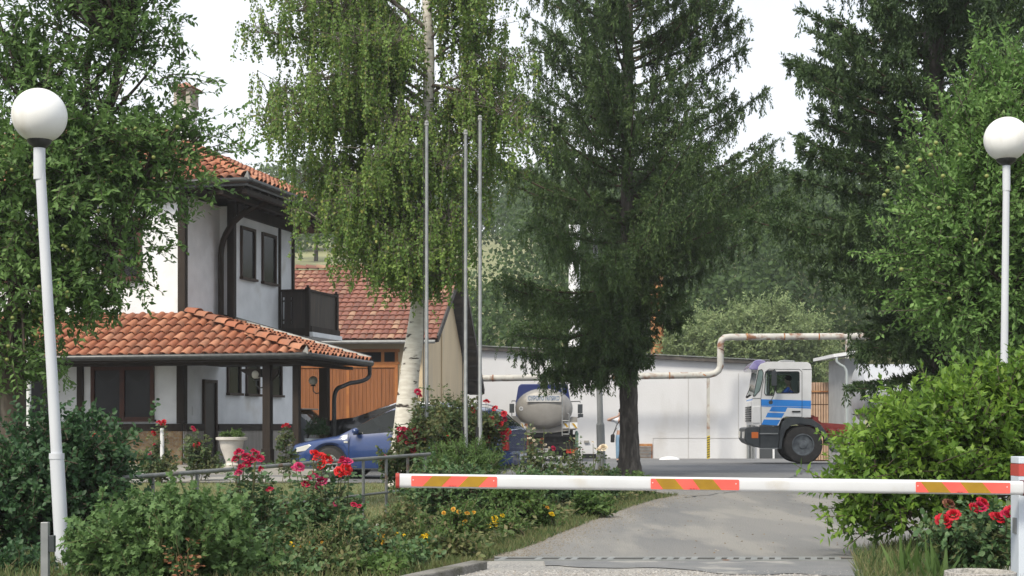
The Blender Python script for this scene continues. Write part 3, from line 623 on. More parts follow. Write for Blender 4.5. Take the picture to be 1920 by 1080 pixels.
# seams and conduit on the wall
mb = MB(); mb.box((wx(1290), -.012, 0), (wx(1291), -.003, wz(700))); mb.box((wx(1225), -.012, wz(822)), (wx(1384), -.003, wz(821))); mb.box((wx(1384), -.012, wz(821)), (wx(1385), -.003, wz(700))); mb.box((wx(1224), -.012, 0), (wx(1225), -.003, wz(821))); mb.build('seams', mat('seam', (.42,.41,.40), .9), wb)
# dark bays at the right end
mb = MB(); mb.box((wx(1424), -.06, 0), (wx(1470), -.003, wz(790))); b_ = mb.build('bay_opening', mat('bay', (.05,.055,.06), .7), wb)
mb = MB(); mb.box((wx(1448), -.12, 0), (wx(1451.5), -.062, wz(790))); mb.build('bay_post', M['whitepaint'], b_)
mb = MB(); mb.tube([(wx(1402), -.1, 0), (wx(1402), -.1, wz(780))], .06, 8); mb.tube([(wx(1409), -.1, 0), (wx(1409), -.1, wz(780))], .05, 8); mb.tube([(wx(1413), -.15, 0), (wx(1413), -.15, wz(780))], .03, 8); mb.box((wx(1401), -.03, 0), (wx(1412), -.003, wz(785))); mb.build('wall_pipes', M['steel'], wb)
mb = MB(); x_ = wx(1470)
mb.box((wx(1470), -.001, 0), (wx(1530), .3, wz(800))); mb.build('side_wall', M['whitewall'], wb)
# ------------------------------------------------------------------ overhead pipe with its supports
PD_ = 64.5
pr = empty('overhead_pipe', (gx(1328, PD_), PD_, -GW), 0, 'rust-streaked white steam pipe running along the white shed and stepping up over the yard', 'pipe')
def pp(px, py, D=64.5): q = at(px, py, D); return Vector((q.x-pr.location.x, q.y-pr.location.y, q.z+GW))
rad = .14
path = [pp(800, 711), pp(1310, 703.5)]+[pp(*q) for q in ((1328, 703), (1340, 700), (1347, 695), (1351, 686))]+[pp(1351, 645)]+[pp(*q) for q in ((1353, 638), (1359, 633), (1368, 632))]+[pp(1590, 630.5), pp(1700, 630)]
mb = MB(); mb.tube(path, rad, 14); mb.build('pipe_run', M['pipe'], pr, smooth=True)
mb = MB()
for px in (924, 1030, 1150, 1255): q = pp(px, 711-(px-800)*.0147); mb.tube([q-Vector((.02, 0, 0)), q+Vector((.03, 0, 0))], rad+.012, 14)
for px in (1400, 1470, 1535): q = pp(px, 631.3); mb.tube([q-Vector((.02, 0, 0)), q+Vector((.03, 0, 0))], rad+.012, 14)
for q in (pp(1320, 703.2), pp(1351, 655)): mb.tube([q-Vector((.0, 0, .02)), q+Vector((.02, 0, .02))], rad+.014, 14)
mb.build('pipe_clamps', M['rust'], pr, smooth=True)
mb = MB(); q = pp(1328, 703); mb.box((q.x-.06, -.06, 0), (q.x+.06, .06, q.z-rad)); mb.build('support_post', M['pipe'], pr)
mb = MB(); k = 0; z_ = .05
while z_ < 1.0:
    mb.k = k % 2; mb.add([(q.x-.064, -.064, z_), (q.x+.064, -.064, z_+.05), (q.x+.064, -.064, z_+.10), (q.x-.064, -.064, z_+.05)], [(0, 1, 2, 3)]); z_ += .05; k += 1
mb.build('hazard_stripes', [mat('hazyellow', (.55,.42,.03), .6), M['black']], pr)
mb = MB(); q = pp(1590, 630); mb.box((q.x-.10, -.08, 0), (q.x+.10, .08, q.z-rad)); mb.build('support_post', M['pipe'], pr)
# stacks behind
mb = MB(); mb.lathe([(.33, 0), (.32, 6), (.31, 9.6)], 20); t_ = mb.build('rusty_stack', M['rust'], None, smooth=True); t_.location = (gx(1232.5, 74), 74, -.5); tag(t_, 'orange rusty steel stack standing behind the white shed', 'chimney stack')
mb = MB(); mb.lathe([(.31, 0), (.29, 8), (.26, 11.3), (.28, 11.32), (.28, 11.4)], 20); t_ = mb.build('white_stack', M['whitepaint'], None, smooth=True); t_.location = (gx(1077, 76), 76, -.5); tag(t_, 'slim white chimney pipe half hidden by the middle spruce', 'chimney stack')
# slatted screen and weigh hut by the truck
sx0, sx1 = gx(1505, 52), gx(1600, 52); so_ = empty('slatted_screen', ((sx0+sx1)/2, 52, H(52)), 0, 'light brown upright slatted screen behind the white and blue truck', 'screen')
mb = MB(); x_ = -(sx1-sx0)/2; rr = random.Random(2); h0 = gz(717, 52)-H(52)
while x_ < (sx1-sx0)/2:
    for (za, zb_) in ((.1, h0*.40), (h0*.41, h0*.72), (h0*.73, h0)): mb.box((x_, -.03-rr.uniform(0, .015), za), (x_+.062, .02, zb_))
    x_ += .088
mb.build('slats', mat('slatm', (.50,.34,.24), .7, island=[(.55,.38,.27), (.47,.32,.22), (.60,.44,.32)], col2=(.42,.28,.19), nscale=3), so_)
mb = MB(); mb.box((-(sx1-sx0)/2, .03, .05), ((sx1-sx0)/2, .08, h0-.02)); mb.build('backing', mat('slatback', (.22,.13,.09), .8), so_)
mb = MB(); mb.box((-(sx1-sx0)/2, -.08, h0-.33), ((sx1-sx0)/2, -.047, h0-.28)); mb.build('rail', M['rust'], so_)
hx = gx(1592, 49); hut = empty('gate_hut', (hx, 49, H(49)), 0, 'small grey hut with a white overhanging roof and drainpipe right of the truck', 'hut')
g_ = -H(49)
mb = MB(); mb.box((gx(1584, 49)-hx, 0, 0), (gx(1622, 49)-hx, 2.5, gz(672, 49)+g_)); mb.build('wall', mat('hutwall', (.33,.34,.345), .6, (.28,.29,.295), 3), hut)
mb = MB(); mb.add([(gx(1557, 49)-hx, -.5, gz(671, 49)+g_), (gx(1640, 49)-hx, -.5, gz(660, 49)+g_), (gx(1640, 49)-hx, 2.8, gz(660, 49)+g_), (gx(1557, 49)-hx, 2.8, gz(671, 49)+g_), (gx(1557, 49)-hx, -.5, gz(665, 49)+g_), (gx(1640, 49)-hx, -.5, gz(653, 49)+g_), (gx(1640, 49)-hx, 2.8, gz(653, 49)+g_), (gx(1557, 49)-hx, 2.8, gz(665, 49)+g_)], [(0,3,2,1), (4,5,6,7), (0,1,5,4), (1,2,6,5), (2,3,7,6), (3,0,4,7)]); mb.build('roof', M['whitepaint'], hut)
mb = MB(); P_ = lambda px, py, dy=-.45: (gx(px, 49)-hx, dy, gz(py, 49)+g_); mb.tube([P_(1563, 671), P_(1563, 677)]+bez(P_(1564, 680), P_(1568, 684), P_(1574, 687), 4)+bez(P_(1577, 689), P_(1582, 694), P_(1582, 705), 4)+[P_(1583, 863)], .04, 8); mb.build('downpipe', mat('hutpipe', (.34,.38,.38), .5), hut, smooth=True)
# ------------------------------------------------------------------ people helper
def skin(name, chain, m, parent, sub=2):
    """chain: list of (key, parent key, position, radius or (rx, ry)); one smooth skinned surface"""
    idx = {c[0]: i for i, c in enumerate(chain)}
    me = bpy.data.meshes.new(name); me.from_pydata([c[2] for c in chain], [(idx[c[1]], i) for i, c in enumerate(chain) if c[1]], [])
    o = bpy.data.objects.new(name, me); COL.objects.link(o)
    md = o.modifiers.new('skin', 'SKIN'); md.use_smooth_shade = True
    if not me.skin_vertices: return o
    for i, c in enumerate(chain):
        r = c[3] if isinstance(c[3], tuple) else (c[3], c[3]); me.skin_vertices[0].data[i].radius = r; me.skin_vertices[0].data[i].use_root = (i == 0)
    sb = o.modifiers.new('sub', 'SUBSURF'); sb.levels = sub; sb.render_levels = sub
    bake(o); o.data.materials.clear(); o.data.materials.append(m); o.parent = parent
    o.data.polygons.foreach_set('use_smooth', [True]*len(o.data.polygons)); return o
skinm = mat('skin', (.46,.30,.23), .6, (.40,.25,.19), 12)
def head(mb_parent, c, k=1, face=-1, hair=(.02,.015,.012)):
    """head with nose, ears, eyes and hair; returns body extras as children"""
    x, y, z = c
    e = MB(); 
    for s_ in (-1, 1): e.sph((x+s_*.033*k, y+face*.088*k, z+.005), .011*k, 8, 6)
    e.build('eyes', M['black'], mb_parent, smooth=True)
    h = MB(); h.sph((x, y-face*.018*k, z+.03*k), .105*k, 16, 10, (.86, .98, .92)); h.build('hair', mat('hair', hair, .7), mb_parent, smooth=True)

def wheel(parent, x, y, z, r, w, side, rimm, name='wheel', bolts=10, dish=.0, spokes=False):
    """wheel whose outer face looks along side*y"""
    Mx = Matrix.Translation((x, y, z)) @ Matrix.Rotation(R(90)*side, 4, 'X') if True else None
    t = MB(); hw = w/2; ri = r*.58
    t.lathe([(ri, -hw), (r*.93, -hw), (r, -hw*.7), (r, hw*.7), (r*.93, hw), (r*.80, hw*1.04), (ri, hw*.95), (ri*.98, hw*.6), (ri*.98, -hw)], 40, Matrix.Translation((x, y, z)) @ Matrix.Rotation(R(90), 4, 'X'), cap=False)
    o = t.build(name, M['rubber'], parent, smooth=True)
    m_ = MB(); W = Matrix.Translation((x, y, z)) @ Matrix.Rotation(R(90 if side < 0 else -90), 4, 'X')
    m_.lathe([(ri*.99, hw*.5), (ri*.99, hw*.93), (ri*.92, hw*.95), (ri*.88, hw*.6), (ri*.72, hw*.45-dish), (ri*.45, hw*.5-dish), (ri*.34, hw*.85-dish), (ri*.26, hw*.9-dish)], 30, W)
    if spokes:
        for k in range(7):
            a = 2*math.pi*k/7; m_.box((ri*.2, -ri*.09, hw*.55), (ri*.93, ri*.09, hw*.78), W @ Matrix.Rotation(a, 4, 'Z'))
    for k in range(bolts):
        a = 2*math.pi*k/bolts; m_.lathe([(ri*.06, hw*.4-dish), (ri*.05, hw*.62-dish)], 6, W @ Matrix.Translation((ri*.60*math.cos(a), ri*.60*math.sin(a), 0)))
    m_.build('rim', rimm, o, smooth=True)
    if spokes:
        d = MB(); d.lathe([(ri*.9, hw*.50), (ri*.3, hw*.50)], 20, W); d.build('brake_disc', M['black'], o)
    return o

# ------------------------------------------------------------------ cars
def car(root, L, W, belt, roof, wheels, paint, rw=.31, side_win=(1.35, 4.1), front_glass=(1.1, 1.95), rear_glass=(4.1, 4.42), pillars=(2.35, 3.25), rimm=None, plate=None):
    body, sg, fg, rg = MB(), MB(), MB(), MB(); dx = .05; n = int(L/dx)+1; rings = []; ar = rw+.06
    for i in range(n+1):
        x = min(L, i*dx); hw = W/2
        if x < .55: hw *= 1-.16*((.55-x)/.55)**2
        if x > L-.45: hw *= 1-.12*((x-L+.45)/.45)**2
        zb = float(np.interp(x, *belt)); zr = max(float(np.interp(x, *roof)), zb+.025)
        zl = .22+ (.10*(1-x/.3) if x < .3 else 0) + (.10*(1-(L-x)/.3) if x > L-.3 else 0)
        for wx_ in wheels:
            d = abs(x-wx_)
            if d < ar: zl = max(zl, rw+math.sqrt(ar*ar-d*d))
        zl = min(zl, zb-.12); hgt = zb-zl; gh = zr-zb
        wr = hw*.93-gh*.36
        ring = [(hw*.93, zl), (hw*1.0, zl+hgt*.35), (hw*1.0, zl+hgt*.6), (hw*.975, zl+hgt*.86), (hw*.93, zb), (wr+.015, zr-.05*min(1, gh/.3)), (wr*.82, zr-.012), (wr*.4, zr), (0, zr+.004)]
        rings.append((x, ring))
    nr = len(rings[0][1])
    for sgn in (-1, 1):
        for i in range(n):
            (xa, ra), (xb_, rb) = rings[i], rings[i+1]
            for k in range(nr-1):
                q = [(xa, ra[k][0]*sgn, ra[k][1]), (xb_, rb[k][0]*sgn, rb[k][1]), (xb_, rb[k+1][0]*sgn, rb[k+1][1]), (xa, ra[k+1][0]*sgn, ra[k+1][1])]
                if sgn > 0: q.reverse()
                t = body; gh = ra[5][1]-ra[4][1]; xm = (xa+xb_)/2
                if k == 4 and side_win[0] < xm < side_win[1] and gh > .09 and all(abs(xm-p) > .05 for p in pillars): t = sg
                elif k >= 5 and front_glass[0] < xm < front_glass[1]: t = fg
                elif k >= 5 and rear_glass[0] < xm < rear_glass[1]: t = rg
                t.add(q, [(0, 1, 2, 3)])
    for x, ring in (rings[0], rings[-1]):
        pts = [(x, y, z) for y, z in ring]+[(x, -y, z) for y, z in reversed(ring[:-1])]
        body.add(pts, [tuple(range(len(pts)))])
    b = body.build('body', paint, root, smooth=True)
    g = glass('carglass', (.55, .62, .62), .35)
    sg.build('side_windows', g, root, smooth=True); fg.build('windshield', g, root, smooth=True); rg.build('rear_window', g, root, smooth=True)
    it = MB(); it.box((.5, -W/2+.12, .25), (L-.25, W/2-.12, .62)); it.box((1.9, -W/2+.2, .62), (2.15, W/2-.2, 1.02)); it.box((2.8, -W/2+.2, .62), (3.05, W/2-.2, 1.0))
    for wx_ in wheels: it.box((wx_-.34, -W/2+.06, .32), (wx_+.34, W/2-.06, .66))
    it.build('interior', M['black'], root)
    for wx_ in wheels:
        for s_ in (-1, 1): wheel(root, wx_, s_*(W/2-.11), rw, rw, .2, s_, rimm or mat('alloy', (.42,.42,.42), .35, metal=.7), bolts=5, spokes=True)
    sm = MB(); z = .26; sm.box((.25, -W/2+.06, .20), (L-.25, W/2-.06, .26)); sm.build('sill', M['darkplastic'], root)
    return b
bluep = mat('bluepaint', (.018,.046,.16), .25, (.015,.04,.14), 2, coat=.6, spec=.6)
blackp = mat('blackpaint', (.012,.013,.016), .22, coat=.4, spec=.6)
greyp = mat('greypaint2', (.06,.068,.075), .28, coat=.4, spec=.6)
lens = mat('lens', (.55,.55,.52), .12, spec=.8); redl = mat('redlens', (.45,.015,.012), .2, spec=.7); orl = mat('orangelens', (.60,.14,.02), .3, spec=.6); chrome = mat('chrome', (.7,.7,.7), .2, metal=.9)
BW = ([0, .08, .5, 1.1, 2.0, 4.2, 4.5], [.56, .66, .75, .85, .92, .98, .95]); BR = ([0, 1.05, 1.7, 2.1, 2.7, 3.6, 4.05, 4.3, 4.5], [.56, .86, 1.24, 1.41, 1.47, 1.45, 1.39, 1.15, .95])
CA = R(-15); c0 = Vector((gx(572, 31.6), 31.6, 0))
blue = empty('blue_car', c0, CA, 'blue estate car with a roof rail parked behind the birch and the rose bushes', 'car', 'cars parked by the house')
car(blue, 4.5, 1.73, BW, BR, (.86, 3.48), bluep)
mb = MB(); 
for s_ in (-1, 1): mb.prism([(.10, .52), (.16, .62), (.42, .685), (.50, .67), (.36, .56)], s_*.80, s_*.845)
for s_ in (-1, 1): mb.box((.03, s_*.5-.16, .50), (.09, s_*.5+.16, .62))
mb.build('headlight', lens, blue, bevel=.01)
for s_ in (-1, 1):
    mb = MB(); mb.prism([(4.38, .58), (4.51, .58), (4.50, .90), (4.36, .93), (4.30, .80)], s_*.68, s_*.80); mb.build('tail_light', redl, blue, bevel=.012)
mb = MB(); mb.box((4.42, -.80, .30), (4.60, .80, .56)); mb.build('rear_bumper', bluep, blue, bevel=.05)
mb = MB(); mb.box((-.04, -.70, .28), (.10, .70, .52)); mb.build('front_bumper', bluep, blue, bevel=.05)
mb = MB()
for s_ in (-1, 1):
    pts = [(2.05, s_*.60, 1.45), (2.2, s_*.61, 1.50), (2.9, s_*.61, 1.515), (3.7, s_*.61, 1.49), (3.85, s_*.60, 1.44)]; mb.tube(pts, .016, 6)
mb.build('roof_rail', chrome, blue, smooth=True)
mb = MB(); mb.sph((1.45, -.93, .95), .1, 12, 8, (.7, .9, .65)); mb.sph((1.45, .93, .95), .1, 12, 8, (.7, .9, .65)); mb.build('mirror', bluep, blue, smooth=True)
mb = MB(); mb.box((1.18, -.870, .72), (1.26, -.855, .755)); mb.build('side_repeater', lens, blue)
mb = MB()
for a in (2.35, 3.25): mb.box((a-.004, -.872, .3), (a+.004, -.862, .92))
mb.box((1.28, -.872, .3), (1.288, -.862, .9)); mb.build('door_seams', M['black'], blue)
mb = MB(); mb.box((2.1, -.885, .82), (2.28, -.86, .845)); mb.box((3.02, -.885, .84), (3.2, -.86, .865)); mb.build('door_handles', bluep, blue)
mb = MB(); mb.box((4.585, -.26, .40), (4.61, .26, .51)); mb.build('number_plate', M['whitepaint'], blue)
# black car beyond it
blk = empty('black_car', (gx(588, 37.2), 37.2, .06), R(-6), 'black car parked behind the blue car, only its bonnet and windscreen showing', 'car', 'cars parked by the house')
car(blk, 4.4, 1.74, ([0, .1, .5, 1.15, 4.1, 4.4], [.80, 1.0, 1.09, 1.17, 1.19, 1.1]), ([0, 1.15, 1.7, 2.15, 2.7, 3.4, 3.9, 4.2, 4.4], [.7, 1.19, 1.42, 1.55, 1.58, 1.54, 1.40, 1.2, 1.1]), (.85, 3.4), blackp, rear_glass=(3.6, 4.2))
mb = MB(); mb.sph((1.55, -.93, 1.06), .1, 12, 8, (.7, .9, .65)); mb.build('mirror', blackp, blk, smooth=True)
# dark grey hatchback behind the house
gr = empty('grey_hatchback', (gx(609, 43.6)-4.15, 44.7, 0), R(-15), 'dark grey hatchback with a raked rear window parked behind the porch posts', 'car', 'cars parked by the house')
car(gr, 4.3, 1.78, ([0, .1, .5, 1.1, 4.0, 4.3], [.62, .78, .90, 1.0, 1.06, 1.0]), ([0, 1.1, 1.7, 2.1, 2.7, 3.4, 3.72, 4.1, 4.3], [.6, 1.02, 1.32, 1.50, 1.56, 1.55, 1.50, 1.18, 1.0]), (.85, 3.4), greyp, side_win=(1.35, 3.75), rear_glass=(3.76, 4.14))
mb = MB(); mb.box((3.6, -.60, 1.50), (3.86, .60, 1.535)); mb.build('spoiler', greyp, gr, bevel=.01)
for s_ in (-1, 1): mb = MB(); mb.prism([(4.05, .80), (4.32, .78), (4.31, .95), (4.10, .99)], s_*.66, s_*.83); mb.build('tail_light', redl, gr, bevel=.01)
mb = MB(); mb.box((4.22, -.82, .32), (4.40, .82, .62)); mb.build('rear_bumper', greyp, gr, bevel=.05)

# ------------------------------------------------------------------ white and blue truck (local x to its rear, y away from the camera)
def T(zx, zy): return ((zx-150)/316.5, 3.10-zy/316.5)
TD = 42.6
truck = empty('truck', (gx(1380+150/4.696, TD), TD, 0), R(-4.5), 'white truck cab with blue stripes and a man at the wheel, standing across the yard', 'truck')
tw = mat('truckwhite', (.74,.74,.735), .35, (.68,.68,.67), 3, coat=.3, col3=(.50,.48,.44), n3=2, lo3=.66, hi3=.85); tb = mat('truckblue', (.03,.235,.68), .35, coat=.3)
WT = 2.35
outer = [T(*p) for p in ((143, 640), (222, 643), (370, 652), (398, 590), (430, 572), (648, 576), (656, 200), (655, 150), (646, 115), (620, 95), (270, 90), (215, 110), (196, 135), (150, 400), (143, 440))]
o1 = MB(); o1.prism(outer, 0, WT); cab = o1.build('cab', tw, truck)
i1 = MB(); i1.prism([T(*p) for p in ((160, 560), (395, 560), (635, 550), (640, 160), (615, 112), (275, 108), (215, 140), (168, 400))], .05, WT-.05); ci = i1.build('c', tw)
i2 = MB(); i2.prism([T(*p) for p in rbox_poly(352, 180, 546, 362, 14)], -.2, WT+.2)
i3 = MB(); i3.prism([T(*p) for p in ((262, 185), (285, 170), (342, 170), (342, 330), (322, 382), (262, 380), (252, 365))], -.2, WT+.2)
i4 = MB(); i4.box((-.3, .10, T(0, 385)[1]), (.17, WT-.10, T(0, 165)[1])); 
for p_ in (cab, ci): pass
cs = [ci]+[x.build('c', tw) for x in (i2, i3, i4)]
for c_ in cs: c_.parent = truck
bpy.context.view_layer.update(); cut(cab, cs)
cab.data.materials.clear(); cab.data.materials.append(tw)
bv = cab.modifiers.new('bevel', 'BEVEL'); bv.width = .02; bv.segments = 2; bv.limit_method = 'ANGLE'; bv.angle_limit = R(50)
gt = glass('truckglass', (.85, .92, .90), .93)
mb = MB(); mb.prism([T(*p) for p in rbox_poly(350, 178, 548, 364, 14)], .012, .02); mb.prism([T(*p) for p in ((260, 183), (285, 168), (344, 168), (344, 332), (322, 384), (260, 382), (250, 365))], .012, .02)
mb.prism([T(*p) for p in rbox_poly(350, 178, 548, 364, 14)], WT-.02, WT-.012); mb.build('side_window', gt, truck)
mb = MB(); a, b = T(197, 160), T(152, 392); mb.add([(a[0], .10, a[1]), (a[0], WT-.1, a[1]), (b[0], WT-.1, b[1]), (b[0], .1, b[1])], [(0, 1, 2, 3)]); mb.build('windshield', glass('truckshield', (.5, .66, .62), .45), truck)
mb = MB(); mb.prism([T(*p) for p in ((197, 165), (226, 158), (236, 185), (230, 250), (205, 340), (165, 388), (153, 390))], -.006, -.002); mb.build('shield_corner', mat('shieldside', (.16,.22,.21), .1, (.26,.33,.32), 2.5), truck)
mb = MB()
def frame_line(pts, w_=.018):
    q = [Vector((*T(*p), 0)) for p in pts]
    for a, b in zip(q, q[1:]+q[:1]): mb.bar((a.x, -.004, a.y), (b.x, -.004, b.y), w_, .008, up=(0, 1, 0))
frame_line([(x_, z_) for x_, z_ in rbox_poly(350, 178, 548, 364, 14)], .022); frame_line([(260, 183), (285, 168), (344, 168), (344, 332), (322, 384), (260, 382), (250, 365)], .022); frame_line([(197, 165), (226, 158), (238, 185), (232, 250), (207, 342), (165, 390), (153, 392)], .02)
mb.build('window_seal', M['black'], truck)
mb = MB(); frame_line([(222, 640), (218, 410), (232, 300), (258, 175), (290, 155), (550, 158), (572, 180), (572, 572), (430, 570), (398, 588), (372, 648)], .010); 
for z0 in (408,): a, b = T(143, 410), T(218, 410); mb.bar((a[0], -.004, a[1]), (b[0], -.004, b[1]), .01, .008, up=(0, 1, 0))
a, b = T(572, 158), T(654, 158); mb.bar((a[0], -.004, a[1]), (b[0], -.004, b[1]), .01, .008, up=(0, 1, 0))
mb.build('door_seam', M['black'], truck)
mb = MB()
for poly in (((219, 417), (649, 430), (649, 484), (219, 474)), ((219, 477), (649, 487), (649, 500), (450, 491), (219, 481)), ((312, 485), (447, 490), (428, 528), (288, 523)), ((277, 534), (421, 539), (397, 579), (258, 575)), ((243, 593), (386, 598), (357, 646), (222, 641))):
    mb.prism([T(*p) for p in poly], -.0035, .02)
a, b = T(150, 412), T(147, 470); mb.add([(a[0]-.012, .02, a[1]), (a[0]-.012, WT-.02, a[1]), (b[0]-.012, WT-.02, b[1]), (b[0]-.012, .02, b[1])], [(0, 1, 2, 3)]); mb.build('blue_stripes', tb, truck)
mb = MB(); mb.prism([T(*p) for p in rbox_poly(140, 478, 214, 628, 16)], -.02, .25); mb.prism([T(*p) for p in rbox_poly(140, 478, 214, 628, 16)], WT-.25, WT+.02); mb.build('corner_deflector', tw, truck, bevel=.02)
mb = MB(); 
for k in range(7): z_ = 3.10-(485+k*20)/316.5; mb.box((-.07, .28, z_-.022), (-.03, WT-.28, z_+.022))
mb.build('grille', M['darkplastic'], truck)
vis = mat('visor', (.20,.17,.42), .2, (.35,.32,.52), 5, coat=.5); mb = MB(); mb.prism([T(*p) for p in ((117, 150), (122, 132), (165, 80), (205, 72), (262, 84), (240, 108), (205, 120), (190, 160), (130, 158))], .02, WT-.02); mb.build('sun_visor', vis, truck, bevel=.02)
mb = MB(); mb.prism([T(*p) for p in ((370, 92), (400, 72), (440, 66), (530, 74), (528, 92))], .6, 1.6); mb.build('roof_hatch', M['steel'], truck, bevel=.02)
dp = M['darkplastic']; mb = MB(); mb.prism([T(*p) for p in ((82, 672), (100, 664), (205, 658), (205, 842), (150, 825), (98, 800), (76, 770))], -.02, WT+.02); mb.build('front_bumper', dp, truck, bevel=.02)
mb = MB(); mb.prism([T(*p) for p in ((205, 654), (382, 655), (372, 852), (205, 842))], .03, .5); mb.prism([T(*p) for p in ((205, 654), (382, 655), (372, 852), (205, 842))], WT-.5, WT-.03)
mb.build('step_panel', dp, truck, bevel=.01); mb = MB(); 
for zy in (712, 842): a, b = T(207, zy), T(365, zy+3); mb.box((a[0], -.02, a[1]-.03), (b[0], .06, a[1]))
mb.build('steps', M['greypaint'], truck)
arc_o = [(372, 852), (382, 700), (400, 620), (440, 578), (560, 575), (655, 590), (735, 640), (790, 720), (822, 795), (790, 800), (760, 740), (720, 690), (655, 645), (560, 632), (480, 645), (430, 690), (405, 760), (398, 850)]
for s_ in (0, 1): mb = MB(); mb.prism([T(*p) for p in arc_o], -.015 if not s_ else WT-.45, .45 if not s_ else WT+.015); mb.build('mudguard', dp, truck, bevel=.01)
mb = MB(); a, b = T(137, 757), T(195, 704); mb.box((a[0], -.03, a[1]), (b[0], .02, b[1])); mb.build('indicator', orl, truck, bevel=.008)
mb = MB(); mb.box((-.26, .1, T(0, 760)[1]), (-.2, .5, T(0, 700)[1])); mb.box((-.26, WT-.5, T(0, 760)[1]), (-.2, WT-.1, T(0, 700)[1])); mb.build('headlight', lens, truck, bevel=.01)
mb = MB(); a, b = T(487, 532), T(558, 519); mb.box((a[0], -.025, a[1]), (b[0], -.0, b[1])); mb.build('door_handle', M['black'], truck)
mb = MB(); mb.prism([T(*p) for p in rbox_poly(303, 175, 346, 302, 8)], -.30, -.22); mb.prism([T(*p) for p in rbox_poly(280, 430, 314, 462, 12)], -.22, -.15); mb.tube([(*[T(330, 178)[0]], -.26, T(0, 178)[1]), (T(335, 160)[0], -.12, T(0, 158)[1]), (T(330, 165)[0], .02, T(0, 165)[1])], .012, 6); mb.tube([(T(335, 300)[0], -.26, T(0, 300)[1]), (T(330, 370)[0], -.08, T(0, 375)[1]), (T(300, 432)[0], -.18, T(0, 435)[1])], .012, 6); mb.build('mirror', dp, truck, bevel=.008)
mb = MB(); mb.tube([(T(100, 405)[0], .1, T(0, 400)[1]), (T(130, 380)[0], .3, T(0, 382)[1])], .03, 8); mb.tube([(T(90, 400)[0], .05, T(0, 400)[1]), (T(150, 300)[0], .9, T(0, 300)[1])], .012, 6); mb.build('wiper', M['black'], truck)
rimt = mat('truckrim', (.17,.19,.20), .45, (.09,.10,.11), 8); wxm, wzm = T(583, 826)
for s_, yy in ((-1, .17), (1, WT-.17)): wheel(truck, wxm, yy, .53, .53, .30, s_, rimt, bolts=10, dish=.02)
redc = mat('redchassis', (.26,.035,.028), .6, (.18,.03,.025), 6)
mb = MB(); mb.box((1.3, .75, .78), (7.6, .85, 1.02)); mb.box((1.3, WT-.85, .78), (7.6, WT-.75, 1.02)); mb.box((1.65, .2, 1.02), (1.8, WT-.2, 1.3)); mb.prism([T(*p) for p in ((652, 552), (688, 560), (745, 620), (1000, 640), (1000, 668), (735, 668), (652, 640))], .3, .4)
for k in range(5): mb.box((2.2+k*1.1, .85, .82), (2.3+k*1.1, WT-.85, .98))
mb.build('chassis', redc, truck)
mb = MB(); 
for zx in (840, 920): x_, z_ = T(zx, 714); mb.tube([(x_, .15, z_), (x_, .17, z_), (x_, .75, z_)], [.07, .125, .125], 14)
mb.build('air_tank', redc, truck, smooth=True)
mb = MB(); x_, z_ = T(878, 835); mb.tube([(x_, .18, z_), (x_, .2, z_), (x_, .7, z_)], [.10, .155, .155], 16); mb.build('fuel_tank', M['steel'], truck, smooth=True)
mb = MB(); mb.box((T(775, 0)[0], .3, T(0, 805)[1]), (T(980, 0)[0], .6, T(0, 720)[1])); mb.build('valve_box', M['black'], truck)
for wx_ in (5.2, 6.5):
    for s_, yy in ((-1, .17), (1, WT-.17)): wheel(truck, wx_, yy, .53, .53, .30, s_, rimt, bolts=10, dish=.05)
silver = mat('silvertank', (.50,.51,.53), .4, (.44,.45,.47), 3, metal=.25)
mb = MB(); pr_ = []; n = 24; Mx = Matrix.Translation((3.0, WT/2, 2.0)) @ Matrix.Rotation(R(90), 4, 'Y') @ Matrix.Diagonal((.78, 1.12, 1, 1)); mb.lathe([(.3, -.12), (.8, -.06), (1.0, .05), (1.0, 4.2), (.8, 4.3), (.3, 4.36)], 32, Mx); mb.build('tank', silver, truck, smooth=True)
# the driver
dr_ = empty('driver', truck.matrix_basis @ Vector((T(475, 0)[0], .50, 1.62)), truck.rotation_euler.z, 'person in a blue shirt sitting at the wheel of the white truck', 'person')
ch_ = [('pel', None, (.10, 0, 0), (.16, .13)), ('che', 'pel', (.04, 0, .30), (.17, .13)), ('sho', 'che', (0, 0, .45), (.12, .10)), ('neck', 'sho', (-.01, 0, .56), .055), ('head', 'neck', (-.04, 0, .66), (.075, .085)), ('top', 'head', (-.03, 0, .76), (.075, .085)),
       ('nose', 'head', (-.125, 0, .68), .018)]
for s_ in (-1, 1): ch_ += [('sh%d' % s_, 'sho', (-.02, s_*.17, .44), .07), ('el%d' % s_, 'sh%d' % s_, (-.22, s_*.22, .24), .048), ('wr%d' % s_, 'el%d' % s_, (-.46, s_*.15, .26), .032), ('ha%d' % s_, 'wr%d' % s_, (-.54, s_*.14, .28), .034),
    ('kn%d' % s_, 'pel', (-.35, s_*.12, .02), .085), ('fo%d' % s_, 'kn%d' % s_, (-.45, s_*.12, -.38), .055)]
shirtb = mat('blueshirt', (.03,.08,.36), .9, (.025,.06,.28), 8); bd_ = skin('body', ch_, skinm, dr_)
sh_ = [('a', None, (.10, 0, .02), (.18, .15)), ('b', 'a', (.04, 0, .30), (.19, .15)), ('c', 'b', (0, 0, .46), (.13, .11))]
for s_ in (-1, 1): sh_ += [('s%d' % s_, 'c', (-.02, s_*.17, .44), .085), ('e%d' % s_, 's%d' % s_, (-.21, s_*.22, .25), .062), ('w%d' % s_, 'e%d' % s_, (-.36, s_*.18, .255), .05)]
skin('shirt', sh_, shirtb, dr_)
mb = MB(); mb.sph((-.015, 0, .75), .105, 16, 10, (.98, .86, .85)); mb.build('hair', mat('hair', (.02,.015,.012), .7), dr_, smooth=True)
